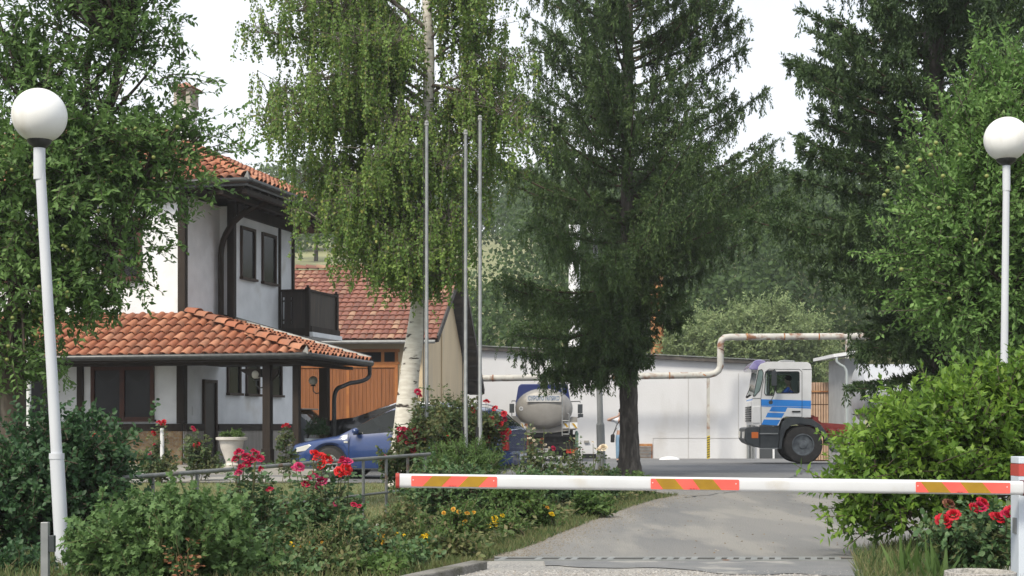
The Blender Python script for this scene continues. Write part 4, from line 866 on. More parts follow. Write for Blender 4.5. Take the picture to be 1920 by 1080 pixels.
mb = MB(); mb.sph((-.118, -.03, .70), .012, 8, 6); mb.sph((-.118, .03, .70), .012, 8, 6); mb.build('eyes', M['black'], dr_)
mb = MB(); mb.box((T(500, 0)[0], .25, 1.25), (T(600, 0)[0], .85, 1.55)); mb.box((T(560, 0)[0], .3, 1.5), (T(600, 0)[0], .8, 2.3)); mb.build('seat', M['black'], truck)
mb = MB(); pts = []; 
for k in range(17): a = 2*math.pi*k/16; pts.append((T(300, 0)[0]+.10*math.sin(a), .55+.22*math.cos(a), 1.78+.20*math.sin(a)))
mb.tube(pts, .016, 6, cap=False); mb.box((T(200, 0)[0], .1, 1.45), (T(255, 0)[0], WT-.1, 1.90)); mb.build('dashboard', M['darkplastic'], truck)

# ------------------------------------------------------------------ milk tanker seen from behind
KD = 57; kg = H(KD)
tk = empty('tanker', (gx(1019, KD), KD, kg), R(-1), 'grey milk tanker with a dark blue cab, seen from behind', 'truck')
def K(px, py): return ((px-1019)/FPX*KD, gz(py, KD)-kg)
dkb = mat('darkblue', (.010,.02,.11), .35, coat=.4); tankm = mat('tankgrey', (.29,.28,.265), .5, (.25,.24,.225), 3, metal=.25, bump=.1, bscale=8)
mb = MB(); cx_, cz_ = K(1020, 766); Mx = Matrix.Translation((cx_, 0, cz_)) @ Matrix.Rotation(R(-90), 4, 'X') @ Matrix.Diagonal((1.05, .74, 1, 1))
mb.lathe([(.02, -.02), (.3, -.01), (.6, .03), (.82, .09), (.94, .17), (1.0, .30), (1.0, 4.3), (.8, 4.5), (.2, 4.6)], 40, Mx); mb.build('tank', tankm, tk, smooth=True)
mb = MB(); mb.lathe([(1.005, .30), (1.02, .31), (1.02, .36), (1.005, .37)], 40, Mx, cap=False); mb.build('tank_band', M['greypaint'], tk, smooth=True)
mb = MB(); mb.prism([K(*p) for p in ((958, 780), (968, 780), (985, 796), (1005, 803), (1035, 803), (1055, 796), (1072, 781), (1083, 782), (1083, 804), (1062, 808), (1040, 811), (990, 812), (976, 802))], .34, .42); mb.build('rear_deck', tankm, tk)
mb = MB(); mb.box((-1.15, .4, K(0, 806)[1]), (1.2, 4.6, K(0, 800)[1])); mb.box((-.5, .5, .75), (-.4, 6.5, 1.05)); mb.box((.4, .5, .75), (.5, 6.5, 1.05)); mb.box((-1.0, .42, .92), (1.0, .52, 1.06)); mb.box((-1.05, .36, .42), (1.18, .50, .56)); mb.box((-1.05, .36, .66), (1.18, .42, .70)); mb.box((-.7, .5, .2), (.7, .9, .6)); mb.box((-1.0, .62, .30), (1.1, .9, 1.18)); mb.build('chassis', M['black'], tk)
for wy in (1.6, 5.6):
    for x_, s_ in ((-.92, -1), (.95, 1)):
        t_ = MB(); w2 = .26 if wy < 3 else .14; ww = x_
        t_.lathe([(.2, -w2), (.44, -w2), (.47, -w2*.8), (.47, -.02), (.43, 0), (.47, .02), (.47, w2*.8), (.44, w2), (.2, w2)], 28, Matrix.Translation((ww, wy, .47)) @ Matrix.Rotation(R(90), 4, 'Y')); t_.build('wheel', M['rubber'], tk, smooth=True)
for x_ in (-.92, .95): mb = MB(); mb.box((x_-.27, 1.02, .22), (x_+.27, 1.04, 1.0)); mb.build('mud_flap', mat('flap', (.04,.05,.065), .6), tk)
mb = MB(); mb.box((1.19, .5, .15), (1.30, 1.0, 1.05)); mb.sph((1.24, .8, 1.0), .14, 12, 8, (.5, 1, 1)); mb.build('side_locker', mat('palegreen', (.15,.24,.19), .6), tk)
cb = MB(); cb.prism([(-1.08, .75), (1.08, .75), (1.10, 2.25), (.99, 2.90), (.90, 2.99), (-.90, 2.99), (-.99, 2.90), (-1.10, 2.25)], 4.75, 6.5); cb.build('cab', dkb, tk, bevel=.04)
cb = MB(); cb.prism([(-.62, 1.9), (.62, 1.9), (.6, 2.5), (-.6, 2.5)], 4.72, 4.748); cb.build('rear_window', M['pane'], tk)
for pxa, pxb, pya, pyb in ((956, 965, 757, 774), (1084, 1093, 758, 775)):
    s_ = -1 if pxa < 1000 else 1; DM = KD+5.65; a = ((pxa-1019)/FPX*DM, gz(pyb, DM)-kg-.0); b = ((pxb-1019)/FPX*DM, gz(pya, DM)-kg)
    mb = MB(); k_ = 1.0; mb.box((a[0]*k_, 5.6, a[1]), (b[0]*k_, 5.7, b[1])); xm = (a[0]+b[0])/2*k_; mb.tube([(xm, 5.65, b[1]+.05), (xm, 5.65, b[1]+.12), (s_*.95, 5.6, b[1]+.10)], .02, 6); mb.tube([(xm, 5.65, a[1]+.05), (xm, 5.65, a[1]-.15), (s_*1.0, 5.6, a[1]-.25)], .02, 6)
    if s_ > 0: mb.box((xm-.09, 5.6, a[1]-.16), (xm+.12, 5.7, a[1]-.02))
    mb.build('mirror', M['darkplastic'], tk)
mb = MB(); a, b = K(987, 753.5), K(1052, 741); mb.box((a[0], -.06, a[1]), (b[0], -.035, b[1])); sg_ = mb.build('name_board', mat('board', (.50,.50,.49), .5), tk)
text('board_text', 'СУРОВО МЛЯКО', .215, Matrix.Translation(((a[0]+b[0])/2, -.066, (a[1]+b[1])/2)) @ Matrix.Rotation(R(90), 4, 'X') @ Matrix.Diagonal((.66, 1, 1, 1)), mat('boardblue', (.15,.20,.30), .6), sg_)
a = K(977, 766); mb = MB(); mb.lathe([(.075, -.0), (.075, .012)], 20, Matrix.Translation((a[0], .07, a[1])) @ Matrix.Rotation(R(90), 4, 'X')); st = mb.build('speed_sticker', M['whitepaint'], tk); text('sticker_number', '50', .10, Matrix.Translation((a[0], .055, a[1])) @ Matrix.Rotation(R(90), 4, 'X'), M['black'], st)
mb = MB(); x0, x1 = K(1054, 0)[0], K(1067, 0)[0]; zt, zm_, zb_ = K(0, 727)[1], K(0, 776)[1], K(0, 817)[1]
mb.tube([(x0-.2, .5, zt-.02), (x0-.12, .1, zt), (x0-.0, -.12, zt-.03), (x0, -.13, zt-.12), (x0, -.13, zb_)], .022, 8); mb.tube([(x1-.05, -.0, zm_+.02), (x1, -.13, zm_-.02), (x1, -.13, zb_+.1)], .022, 8)
for py in (789, 802, 814): z_ = K(0, py)[1]; mb.tube([(x0, -.13, z_), (x1, -.13, z_)], .02, 6)
mb.build('ladder', M['steel'], tk, smooth=True)
for pa, pb in ((1055, 1083), (976, 990)):
    mb = MB(); mb.k = 0; a, b = K(pa, 803.5), K(pb, 792); 
    mb.box((a[0], .30, a[1]), (b[0], .335, b[1])); mb.k = 1; w_ = b[0]-a[0]
    for t_ in ((.05, .35), (.6, .9)): mb.prism([(a[0]+w_*t_[0], b[1]-.03), (a[0]+w_*(t_[0]+.18), b[1]-.03), (a[0]+w_*min(1, t_[1]+.12), a[1]+.01), (a[0]+w_*t_[1]-.02*w_, a[1]+.01)], .29, .299)
    mb.build('marker_board', [M['whitepaint'], mat('markyellow', (.50,.30,.02), .5)], tk)
for pa, pb in ((1062, 1079), (975, 992)):
    mb = MB(); a, b = K(pa, 850), K(pb, 842.5); mb.k = 0; mb.box((a[0], .28, a[1]), (a[0]*.35+b[0]*.65, .355, b[1])); mb.k = 1; mb.box((a[0]*.35+b[0]*.65+.002, .28, a[1]), (b[0], .355, b[1])); mb.build('tail_light', [redl, orl], tk)
mb = MB(); a, b = K(1006, 848), K(1029, 841); mb.k = 0; mb.box((a[0]+.05, .31, a[1]), (b[0], .355, b[1])); mb.k = 1; mb.box((a[0], .31, a[1]), (a[0]+.048, .355, b[1])); pl = mb.build('number_plate', [mat('plate', (.5,.5,.5), .5), dkb], tk)
text('plate_number', 'EB 6011', .12, Matrix.Translation(((a[0]+b[0])/2+.03, .305, (a[1]+b[1])/2)) @ Matrix.Rotation(R(90), 4, 'X'), M['black'], pl)
mb = MB(); a, b = K(1064, 861), K(1072, 853); mb.box((a[0], .40, a[1]), (b[0], .42, b[1])); mb.build('small_plate', M['greypaint'], tk)

# ------------------------------------------------------------------ the person behind the spruce
PD = 50; pe = empty('person', (gx(1165, PD), PD, H(PD)), 0, 'person in white T-shirt and light jeans, arms raised, half hidden by the spruce trunk', 'person')
ch_ = [('pel', None, (0, 0, .92), (.15, .11)), ('wai', 'pel', (0, 0, 1.08), (.135, .10)), ('che', 'wai', (0, 0, 1.27), (.16, .11)), ('sho', 'che', (0, 0, 1.40), (.13, .08)), ('neck', 'sho', (0, .0, 1.49), .052), ('jaw', 'neck', (0, -.03, 1.57), (.062, .07)), ('head', 'jaw', (0, -.01, 1.65), (.078, .092)), ('top', 'head', (0, 0, 1.71), (.06, .07)), ('nose', 'head', (0, -.115, 1.62), .016)]
for s_, ex, ez in ((-1, -.46, 1.38), (1, .55, 1.27)):
    k = str(s_); ch_ += [('s'+k, 'sho', (s_*.18, 0, 1.39), .062), ('e'+k, 's'+k, (ex, -.10, ez), .046), ('w'+k, 'e'+k, (s_*.13, -.26, 1.50), .030), ('p'+k, 'w'+k, (s_*.08, -.25, 1.56), (.034, .02))]
    for j, (fx, fz) in enumerate(((.0, .07), (-.012, .078), (-.024, .074), (-.036, .062))): ch_ += [('f%s%d' % (k, j), 'p'+k, (s_*(.085+j*.016-.02), -.262, 1.595), .0095), ('g%s%d' % (k, j), 'f%s%d' % (k, j), (s_*(.06+j*.016-.035), -.262, 1.60+fz*.35), .008)]
    ch_ += [('t'+k, 'p'+k, (s_*.045, -.24, 1.545), .011), ('u'+k, 't'+k, (s_*.02, -.235, 1.56), .009)]
    ch_ += [('h'+k, 'pel', (s_*.09, 0, .86), .095), ('k'+k, 'h'+k, (s_*.105, -.02, .48), .062), ('a'+k, 'k'+k, (s_*.11, .02, .09), .04), ('o'+k, 'a'+k, (s_*.12, -.13, .04), .04)]
skin('body', ch_, skinm, pe)
jm = mat('jeans', (.21,.33,.46), .9, (.16,.26,.38), 9, (1, 1, .4)); sm_ = mat('tshirt', (.66,.68,.72), .9, (.58,.62,.68), 5)
jc = [('p', None, (0, 0, .96), (.165, .125)), ('q', 'p', (0, 0, .88), (.17, .125))]
for s_ in (-1, 1): k = str(s_); jc += [('h'+k, 'q', (s_*.095, 0, .80), .11), ('k'+k, 'h'+k, (s_*.11, -.02, .48), .08), ('a'+k, 'k'+k, (s_*.115, .02, .12), .062)]
skin('jeans', jc, jm, pe)
tcx = [('p', None, (0, 0, .98), (.165, .12)), ('w', 'p', (0, 0, 1.12), (.155, .12)), ('c', 'w', (0, 0, 1.28), (.18, .13)), ('s', 'c', (0, 0, 1.40), (.145, .095))]
for s_, ex, ez in ((-1, -.36, 1.375), (1, .42, 1.31)): k = str(s_); tcx += [('s'+k, 's', (s_*.18, 0, 1.39), .078), ('e'+k, 's'+k, (ex, -.055, ez), .072)]
skin('tshirt', tcx, sm_, pe)
mb = MB(); mb.sph((0, .015, 1.685), .105, 16, 10, (.86, .98, .85)); mb.build('hair', mat('hair', (.02,.015,.012), .7), pe, smooth=True)
mb = MB(); mb.sph((-.032, -.098, 1.645), .011, 8, 6); mb.sph((.032, -.098, 1.645), .011, 8, 6); mb.build('eyes', M['black'], pe)
mb = MB(); mb.sph((-.12, -.12, .05), .06, 12, 8, (.8, 2.1, .8)); mb.sph((.12, -.12, .05), .06, 12, 8, (.8, 2.1, .8)); mb.build('shoes', M['black'], pe, smooth=True)
cmr = empty('photo_camera', pe.location+Vector((0, -.24, 1.59)), 0, 'small black camera held to the face by the person behind the spruce', 'camera'); mb = MB(); mb.box((-.055, -.02, -.035), (.055, .02, .035)); mb.build('camera_body', M['black'], cmr, bevel=.006); mb = MB(); mb.tube([(0, -.02, 0), (0, -.06, 0)], .022, 14); mb.build('lens', M['darkplastic'], cmr)
bag = empty('shoulder_bag', pe.location+Vector((-.29, -.02, .80)), 0, 'small black shoulder bag hanging at the hip of the person behind the spruce', 'bag'); mb = MB(); mb.prism([(-.06, -.14), (.06, -.14), (.075, .10), (.03, .15), (-.05, .10)], -.10, .10); mb.build('pouch', M['black'], bag, bevel=.02)
mb = MB(); mb.tube([(.02, -.02, .12), (.13, -.13, .42), (.24, -.15, .58), (.42, -.05, .67), (.40, .08, .60), (.22, .14, .45), (.03, .06, .13)], .012, 6); mb.build('strap', M['black'], bag)
# ------------------------------------------------------------------ street lamps
def lamp(label, px_b, px_t, py_g, py_j, D, rg_px, lean_y=0, pw=.05):
    s = FPX/D; x0, x1 = gx(px_b, D), gx(px_t, D); zg = gz(py_g, D); rg = rg_px/s; root = empty('street_lamp', (x0, D, 0), 0, label, 'lamp', 'globe lamps by the gate')
    top = Vector((x1-x0, lean_y, zg-rg)); zj = gz(py_j, D); base = Vector((0, 0, -.05)); j = base.lerp(top, (zj+.05)/(top.z+.05))
    mb = MB(); mb.tube([base, j], pw*1.0, 20); mb.tube([j-Vector((0, 0, .03)), j+Vector((0, 0, .012))], pw*1.07, 20); mb.tube([j, top-Vector((0, 0, .09))], [pw*.80, pw*.70], 18)
    polem = mat('lamppole', (.56,.58,.61), .42, (.50,.52,.56), 4, (1, 1, .3), col3=(.22,.085,.035), n3=5.5, lo3=.645, hi3=.69)
    mb.build('pole', polem, root, smooth=True)
    mb = MB(); c = j.lerp(top, .88); mb.tube([top-Vector((0, 0, .27)), top-Vector((0, 0, .02))], pw*.82, 18); mb.build('sleeve', polem, root, smooth=True)
    mb = MB(); mb.lathe([(pw*.8, -.04), (rg*.42, .0), (rg*.46, .03), (rg*.40, .05)], 24, Matrix.Translation(top)); mb.build('collar', M['gutter'], root, smooth=True)
    mb = MB(); mb.sph(tuple(top+Vector((0, 0, rg))), rg, 40, 24); mb.build('globe', M['globe'], root, smooth=True)
    return root
L1 = lamp('near white globe lamp on a leaning rust-spotted pole at the left', 119, 74, 217, 853, 11.4, 51, 0, .052)
L2 = lamp('white globe lamp rising behind the lime green bush at the right', 1879, 1887, 261, 700, 14.1, 41.5, 0, .042)
rustm = mat('rustspot', (.22,.08,.03), .9, (.30,.13,.06), 20)
# grey lamp post under the middle spruce
gp = empty('grey_pole', (gx(1128, 37), 37, 0), 0, 'slim grey lamp post with a thicker foot, its top lost in the middle spruce', 'post')
mb = MB(); zt = gz(796, 37); mb.tube([(0, 0, 0), (-.03, 0, zt)], .10, 14); mb.tube([(-.03, 0, zt), (-.03, 0, zt+.05), (-.16, 0, 5.6)], [.10, .075, .055], 14); mb.build('pole', M['greypaint'], gp, smooth=True)
mb = MB(); mb.sph((-.16, 0, 5.85), .22, 20, 12); mb.build('globe', M['globe'], gp, smooth=True)
# flag poles
for i, (px, pt, D, w_) in enumerate(((800, 232, 23.3, .029), (873, 249, 23.7, .029), (900, 222, 23.1, .029))):
    lab = ('flagpole without a flag in front of the birch, leftmost of three', 'middle flagpole of three, crossed by a spruce branch', 'rightmost of the three bare flagpoles, a little rusty half way up')[i]
    r = empty('flagpole', (gx(px, D), D, 0), 0, lab, 'flagpole', 'bare flagpoles in the rose bed'); h_ = gz(pt, D)
    mb = MB(); mb.tube([(0, 0, 0), (0, 0, 1.3), (0, 0, 1.31), (0, 0, h_)], [w_*1.15, w_*1.15, w_, w_*.85], 14); mb.build('pole', M['steel'], r, smooth=True)
    mb = MB(); mb.tube([(-.03, 0, h_-.02), (.03, 0, h_-.02)], .03, 8); mb.sph((0, 0, h_+.02), w_*1.1, 10, 8); mb.build('truck_cap', M['greypaint'], r)
    mb = MB(); mb.tube([(-w_-.012, -.02, .9), (-w_-.018, -.02, h_*.5), (-w_-.01, -.02, h_-.03)], .006, 5); mb.build('halyard', M['black'], r)
    mb = MB(); mb.box((-w_-.035, -.03, .88), (-w_+.01, .03, 1.04)); mb.build('cleat', M['black'], r)
# white hooked pipe in front of the porch on the left
mb = MB(); D = 21; zt = gz(598, D); x = gx(54, D); mb.tube([(0, 0, 0), (0, 0, zt-.05)]+bez((0, 0, zt), (-.01, 0, zt+.08), (-.08, 0, zt+.06), 4), .032, 12); o = mb.build('white_pipe_post', M['whitepaint'], None, smooth=True); o.location = (x, D, 0); tag(o, 'thin white post with a hooked top among the apple branches at the left', 'post')
# ------------------------------------------------------------------ boom barrier
BD = 9.667; b0 = at(748, 901, BD); b1 = at(1917, 915, BD)
bar = empty('barrier_boom', (b0.x, BD, 0), 0, 'white barrier boom with orange and ochre reflective plates, lowered across the drive', 'barrier')
mb = MB(); th = .0435
prof = rbox_poly(-.04, -th, .04, th, .022, 4)
def boomseg(xa, xb_, prof, m_):
    za = b0.z+(b1.z-b0.z)*(xa)/(b1.x-b0.x); zb_ = b0.z+(b1.z-b0.z)*(xb_)/(b1.x-b0.x); n = len(prof)
    vs = [(xa, y, za+z) for y, z in prof]+[(xb_, y, zb_+z) for y, z in prof]
    m_.add(vs, [tuple(range(n)), tuple(range(2*n-1, n-1, -1))]+[((i+1) % n, i, i+n, (i+1) % n+n) for i in range(n)])
boomseg(.0, b1.x-b0.x, prof, mb); mb.build('arm', mat('boomwhite', (.60,.61,.625), .38, (.54,.55,.56), 2.5, coat=.2, col3=(.50,.48,.44), n3=5, lo3=.62, hi3=.80), bar, smooth=True)
mb = MB(); boomseg(-.018, .006, rbox_poly(-.043, -th-.003, .043, th+.003, .022, 4), mb); mb.build('end_cap', mat('capred', (.32,.035,.025), .5), bar)
mb = MB(); boomseg(b1.x-b0.x-.004, b1.x-b0.x+.03, rbox_poly(-.045, -th-.004, .045, th+.004, .01, 2), mb); mb.build('end_clamp', mat('capdark', (.10,.008,.02), .5), bar)
fo = mat('fluoorange', (.88,.12,.09), .5, (.74,.10,.08), 9); oc = mat('ochre', (.36,.21,.01), .5, (.29,.165,.01), 9)
for (pa, pb, sl) in ((772, 932, 1), (1219, 1384, -1), (1714, 1890, -1)):
    xa, xb_ = gx(pa, BD)-b0.x, gx(pb, BD)-b0.x; zf_ = lambda x: b0.z+(b1.z-b0.z)*x/(b1.x-b0.x); L = xb_-xa; h = .033; y = -.044
    mb = MB(); zs = (b1.z-b0.z)/(b1.x-b0.x)
    pts = [(x_, z_+zf_(x_)) for x_, z_ in rbox_poly(xa, -h, xb_, h, .006, 3)]; mb.prism(pts, y, -.0402); p_ = mb.build('reflector_plate', fo, bar)
    m2 = MB()
    for t0, t1 in ((.16, .40), (.58, .83)):
        if sl > 0: q = [(xa+L*(t0+.09), h), (xa+L*(t1+.07), h), (xa+L*(t1-.03-.02), -h), (xa+L*(t0-.03), -h)]
        else: q = [(xa+L*(t0-.11), h), (xa+L*(t1-.13), h), (xa+L*(t1-.03), -h), (xa+L*(t0-.02), -h)]
        m2.prism([(x_, z_+zf_(x_)) for x_, z_ in q], y-.0012, y-.0002)
    m2.build('stripes', oc, p_)
    m2 = MB()
    for x_ in (xa+.012, xb_-.02): m2.sph((x_, y-.001, zf_(x_)+.006), .0038, 8, 6)
    m2.build('rivets', M['whitepaint'], p_, smooth=True)
    m2 = MB(); rr = random.Random(pa); xs = xa+L*.44; 
    for k in range(9):
        if k in (3, 7): continue
        x_ = xs+k*.0048; m2.box((x_, y-.0022, zf_(x_)-h+.003), (x_+.0035, y-.0014, zf_(x_)-h+.006+rr.uniform(0, .002)))
    m2.build('small_print', mat('print', (.16,.02,.02), .6), p_)
PDp = 9.86; px0 = gx(1903.5, PDp); post = empty('barrier_post', (px0+.09, PDp, 0), 0, 'white steel barrier post with a red band at the right edge', 'post')
mb = MB(); zt = gz(856, PDp); zr1, zr0 = gz(869, PDp), gz(892, PDp); mb.box((-.09, -.07, 0), (.09, .09, zr0)); mb.box((-.09, -.07, zr1), (.09, .09, zt)); mb.build('column', mat('postwhite', (.55,.60,.66), .45, (.5,.55,.61), 3, col3=(.34,.33,.31), n3=6, lo3=.62, hi3=.75), post, bevel=.004)
mb = MB(); mb.add([(-.091, -.072, zr0), (.091, -.072, zr0), (.091, .091, zr0), (-.091, .091, zr0), (-.091, -.072, zr1-.003), (.091, -.072, zr1+.01), (.091, .091, zr1+.01), (-.091, .091, zr1-.003)], [(0,3,2,1), (4,5,6,7), (0,1,5,4), (1,2,6,5), (2,3,7,6), (3,0,4,7)]); mb.build('red_band', mat('bandred', (.42,.06,.05), .4), post)
mb = MB(); mb.box((.0, -.12, b1.z-.06), (.09, -.072, b1.z-.047)); mb.box((-.098, -.03, .38), (-.0905, .03, .48)); mb.build('fittings', M['greypaint'], post)
# photocell post
D = 9.9; pc = empty('sensor_post', (gx(85, D), D, 0), 0, 'short grey square post with a dark sensor box at the lower left', 'post'); zt = gz(979, D)
mb = MB(); mb.box((-.024, -.024, 0), (.024, .024, zt)); mb.build('column', M['steel'], pc, bevel=.003); mb = MB(); mb.box((.0245, -.02, zt-.19), (.062, .02, zt-.085)); mb.build('sensor_box', M['darkplastic'], pc, bevel=.003)
# pipe railing
railm = mat('railm', (.20,.205,.20), .5, (.15,.155,.15), 8, metal=.3, col3=(.14,.08,.05), n3=6, lo3=.6, hi3=.7)
rl = empty('pipe_railing', (gx(282, 13.9), 13.9, 0), 0, 'grey tubular railing with thin posts running behind the rose bushes', 'railing')
def rp(px, py, D): return at(px, py, D)-rl.location
top = [rp(150, 903, 13.1), rp(200, 898, 13.4), rp(400, 883, 14.7), rp(548, 871, 15.9), rp(745, 856, 17.9), rp(806, 851.5, 18.7)]
mb = MB(); mb.tube(top, .021, 12); low = [p-Vector((0, 0, .40)) for p in top]; mb.tube(low[2:], .015, 10); mb.build('rails', railm, rl, smooth=True)
def on_rail(px):
    for a, b in zip(top[:-1], top[1:]):
        A, B = a+rl.location, b+rl.location; pa, pb = 960+A.x/A.y*FPX, 960+B.x/B.y*FPX
        if pa <= px <= pb: return a.lerp(b, (px-pa)/(pb-pa))
for px in (282, 367, 445, 676, 722, 764, 797):
    q = on_rail(px); mb = MB(); mb.tube([(q.x, q.y, -.02), (q.x, q.y, q.z-.02)], .017, 10); mb.build('post', railm, rl, smooth=True)
# concrete planter ring, lower right
D = 9.2; pl_ = empty('concrete_planter', (gx(1838, D), D, 0), 0, 'rough concrete planter ring in front of the red roses at the lower right', 'planter'); rr_ = 66/FPX*D; zt = gz(1072, D)
mb = MB(); mb.lathe([(rr_*.8, -.05), (rr_*.97, .05), (rr_, zt-.03), (rr_*.99, zt), (rr_*.92, zt+.004), (rr_*.86, zt-.01), (rr_*.84, zt-.06)], 40); mb.build('ring', mat('roughconc', (.42,.40,.37), .95, (.26,.25,.23), 40, bump=1, bscale=60), pl_, smooth=True)
mb = MB(); mb.lathe([(rr_*.86, zt-.05), (.02, zt-.035)], 24); mb.build('earth', M['soil'], pl_)
# small white sack by the wall
mb = MB(); mb.sph((0, 0, .10), .3, 16, 8, (1.4, .8, .45)); o = mb.build('white_sack', M['whitepaint'], None, smooth=True); o.location = (gx(1255, 62), 62, -.42); tag(o, 'flat white sack lying at the foot of the white wall', 'sack')
# ------------------------------------------------------------------ foliage materials
def leafm(name, cols, rough=.55, tr=.3, spec=.35, ns=2.4): return mat(name, cols[0], rough, island=cols, transl=min(.42, tr+.08), spec=spec, col2=tuple(min(1, x*1.25) for x in cols[3 if len(cols) > 3 else -1]), nscale=ns, lo=.50, hi=.74)
LM = dict(
 apple=leafm('leaf_apple', [(0.067,0.135,0.034), (0.113,0.209,0.051), (0.083,0.164,0.043), (0.164,0.269,0.085), (0.098,0.187,0.047)]),
 birch=leafm('leaf_birch', [(0.100,0.185,0.040), (0.138,0.241,0.051), (0.116,0.210,0.047), (0.199,0.290,0.064), (0.105,0.192,0.043), (0.286,0.297,0.072)]),
 spruce=leafm('leaf_spruce', [(0.040,0.081,0.024), (0.062,0.117,0.032), (0.047,0.096,0.026), (0.095,0.152,0.043), (0.034,0.066,0.024), (0.078,0.092,0.041)], .6, .2),
 spruceb=leafm('leaf_spruce_blue', [(0.037,0.073,0.026), (0.055,0.099,0.033), (0.044,0.084,0.030), (0.083,0.132,0.044)], .6, .2),
 appler=leafm('leaf_apple_right', [(0.097,0.193,0.044), (0.136,0.258,0.062), (0.109,0.213,0.052), (0.193,0.309,0.096)]),
 lime=leafm('leaf_lime', [(0.079,0.167,0.023), (0.131,0.244,0.033), (0.102,0.198,0.027), (0.206,0.325,0.047), (0.061,0.133,0.023)], .45, .35),
 dark=leafm('leaf_dark', [(0.026,0.069,0.029), (0.043,0.101,0.037), (0.034,0.083,0.033), (0.060,0.126,0.046)], .5, .25),
 currant=leafm('leaf_currant', [(0.088,0.165,0.051), (0.118,0.206,0.065), (0.100,0.183,0.058), (0.153,0.247,0.087)], .6, .3),
 rose=leafm('leaf_rose', [(0.057,0.120,0.048), (0.089,0.164,0.062), (0.069,0.140,0.055), (0.113,0.189,0.076), (0.140,0.152,0.055)], .5, .25),
 roselt=leafm('leaf_rose_light', [(.06,.11,.045), (.09,.145,.05), (.12,.16,.07), (.14,.13,.05)], .5, .3),
 herb=leafm('leaf_herb', [(.065,.125,.03), (.09,.16,.04), (.075,.14,.035), (.12,.19,.05)], .6, .3),
 weed=leafm('leaf_weed', [(.05,.09,.03), (.08,.13,.04), (.11,.16,.05), (.16,.17,.07), (.24,.20,.10)], .6, .3),
 grass=leafm('grass_blades', [(.085,.125,.035), (.12,.155,.05), (.16,.18,.07), (.25,.22,.11), (.30,.26,.15)], .7, .3),
 willow=leafm('leaf_willow', [(0.198,0.264,0.113), (0.242,0.306,0.132), (0.283,0.348,0.159), (0.170,0.238,0.099)], .7, .3),
 forest=leafm('leaf_forest', [(0.032,0.068,0.021), (0.052,0.097,0.026), (0.042,0.082,0.023), (0.076,0.125,0.032), (0.027,0.059,0.020)], .7, .25),
 far=leafm('leaf_far', [(.08,.13,.05), (.11,.16,.06), (.095,.145,.055)], .7, .25),
 dry=leafm('leaf_dry', [(.30,.13,.06), (.22,.07,.04), (.36,.20,.10), (.20,.12,.06)], .8, .2),
)
bark = mat('bark', (.075,.058,.045), .95, (.045,.036,.03), 5, (1, 1, .25), bump=1, bscale=14, col3=(.14,.12,.10), n3=6, lo3=.5, hi3=.7)
twigm = mat('twig', (.06,.045,.03), .9, (.09,.07,.05), 8)
greentwig = mat('greentwig', (.09,.12,.04), .8, (.12,.10,.05), 8)
sbark = mat('sprucebark', (.10,.088,.075), .95, (.055,.048,.042), 9, (1.6, 1.6, .45), bump=1.6, bscale=16, col3=(.17,.15,.13), n3=7, lo3=.52, hi3=.7)
birchb = mat('birchbark', (.66,.63,.57), .75, (.52,.48,.42), 3, (1, 1, 3), bump=.4, bscale=12, col3=(.045,.035,.03), n3=1.5, lo3=.60, hi3=.64)
N_, L_, b_ = nodes_of(birchb)
for n in N_:
    if n.type == 'MAPPING': n.inputs['Scale'].default_value = (2.0, 2.0, 7.5)
def taper(pts, rad, m, parent, name='trunk', seg=16, wob=.0, seed=0):
    g = Geo(); P = np.asarray(pts, float); n = 40; t = np.linspace(0, 1, n); k = np.linspace(0, 1, len(P))
    Q = np.stack([np.interp(t, k, P[:, i]) for i in range(3)], 1); r = np.interp(t, k, rad)*(1+wob*np.sin(t*37+seed)*.5+wob*np.sin(t*91)*.5)
    g.tube(Q, r, seg); return g.build(name, m, parent, True)
def plant(name, loc, label, cat, group=None): return empty(name, loc, 0, label, cat, group)
def rel(o, root):  # mesh was made in world coordinates: shift it so it hangs on its root
    v = np.empty(len(o.data.vertices)*3, np.float32); o.data.vertices.foreach_get('co', v); v = v.reshape(-1, 3)-np.array(root.location, np.float32); o.data.vertices.foreach_set('co', v.ravel()); o.data.update(); o.parent = root

# ------------------------------------------------------------------ fruit
fruit_m = mat('fruit', (.15,.20,.05), .5, (.22,.24,.07), 5)
def fruits(root, pts, r, name='apple'):
    mb = MB(); mb.sph((0, 0, 0), r, 10, 8, (1, 1, .92)); f = mb.build(name, fruit_m, root, smooth=True); f.location = Vector(pts[0])-root.location
    for p in pts[1:]:
        c = f.copy(); COL.objects.link(c); c.parent = root; c.location = Vector(p)-root.location

# ------------------------------------------------------------------ left apple tree
rng = np.random.default_rng(11)
D = 17.5
ells = [E(120, 330, D, 150, 170), E(215, 75, D, 95, 95), E(60, 90, D, 110, 90), E(290, 285, D, 100, 62), E(100, 520, D, 120, 85), E(205, 500, D, 45, 36, .5), E(30, 640, D, 75, 80, .6),
        E(-150, 350, D, 170, 260), E(350, 265, D, 55, 38, .5), E(150, -80, D, 160, 110), E(240, 390, D, 50, 48, .7)]
ap = plant('apple_tree', (gx(30, D), D, 0), 'big apple tree with small green apples spreading over the left of the house', 'tree')
skel = [at(30, 797, D)+Vector((0, 0, -.9)), at(20, 650, D), at(40, 520, D), at(90, 420, D), at(150, 330, D), at(200, 220, D), at(230, 90, D), at(-40, 420, D), at(-120, 300, D), at(60, 200, D), at(210, 470, D), at(270, 330, D), at(100, 500, D)]
lf, wd, C = crown(rng, ells, 500, 10, .40, 17, T_LEAF, .082, up=.35, skel=skel[2:], cr=.34, shell=.5)
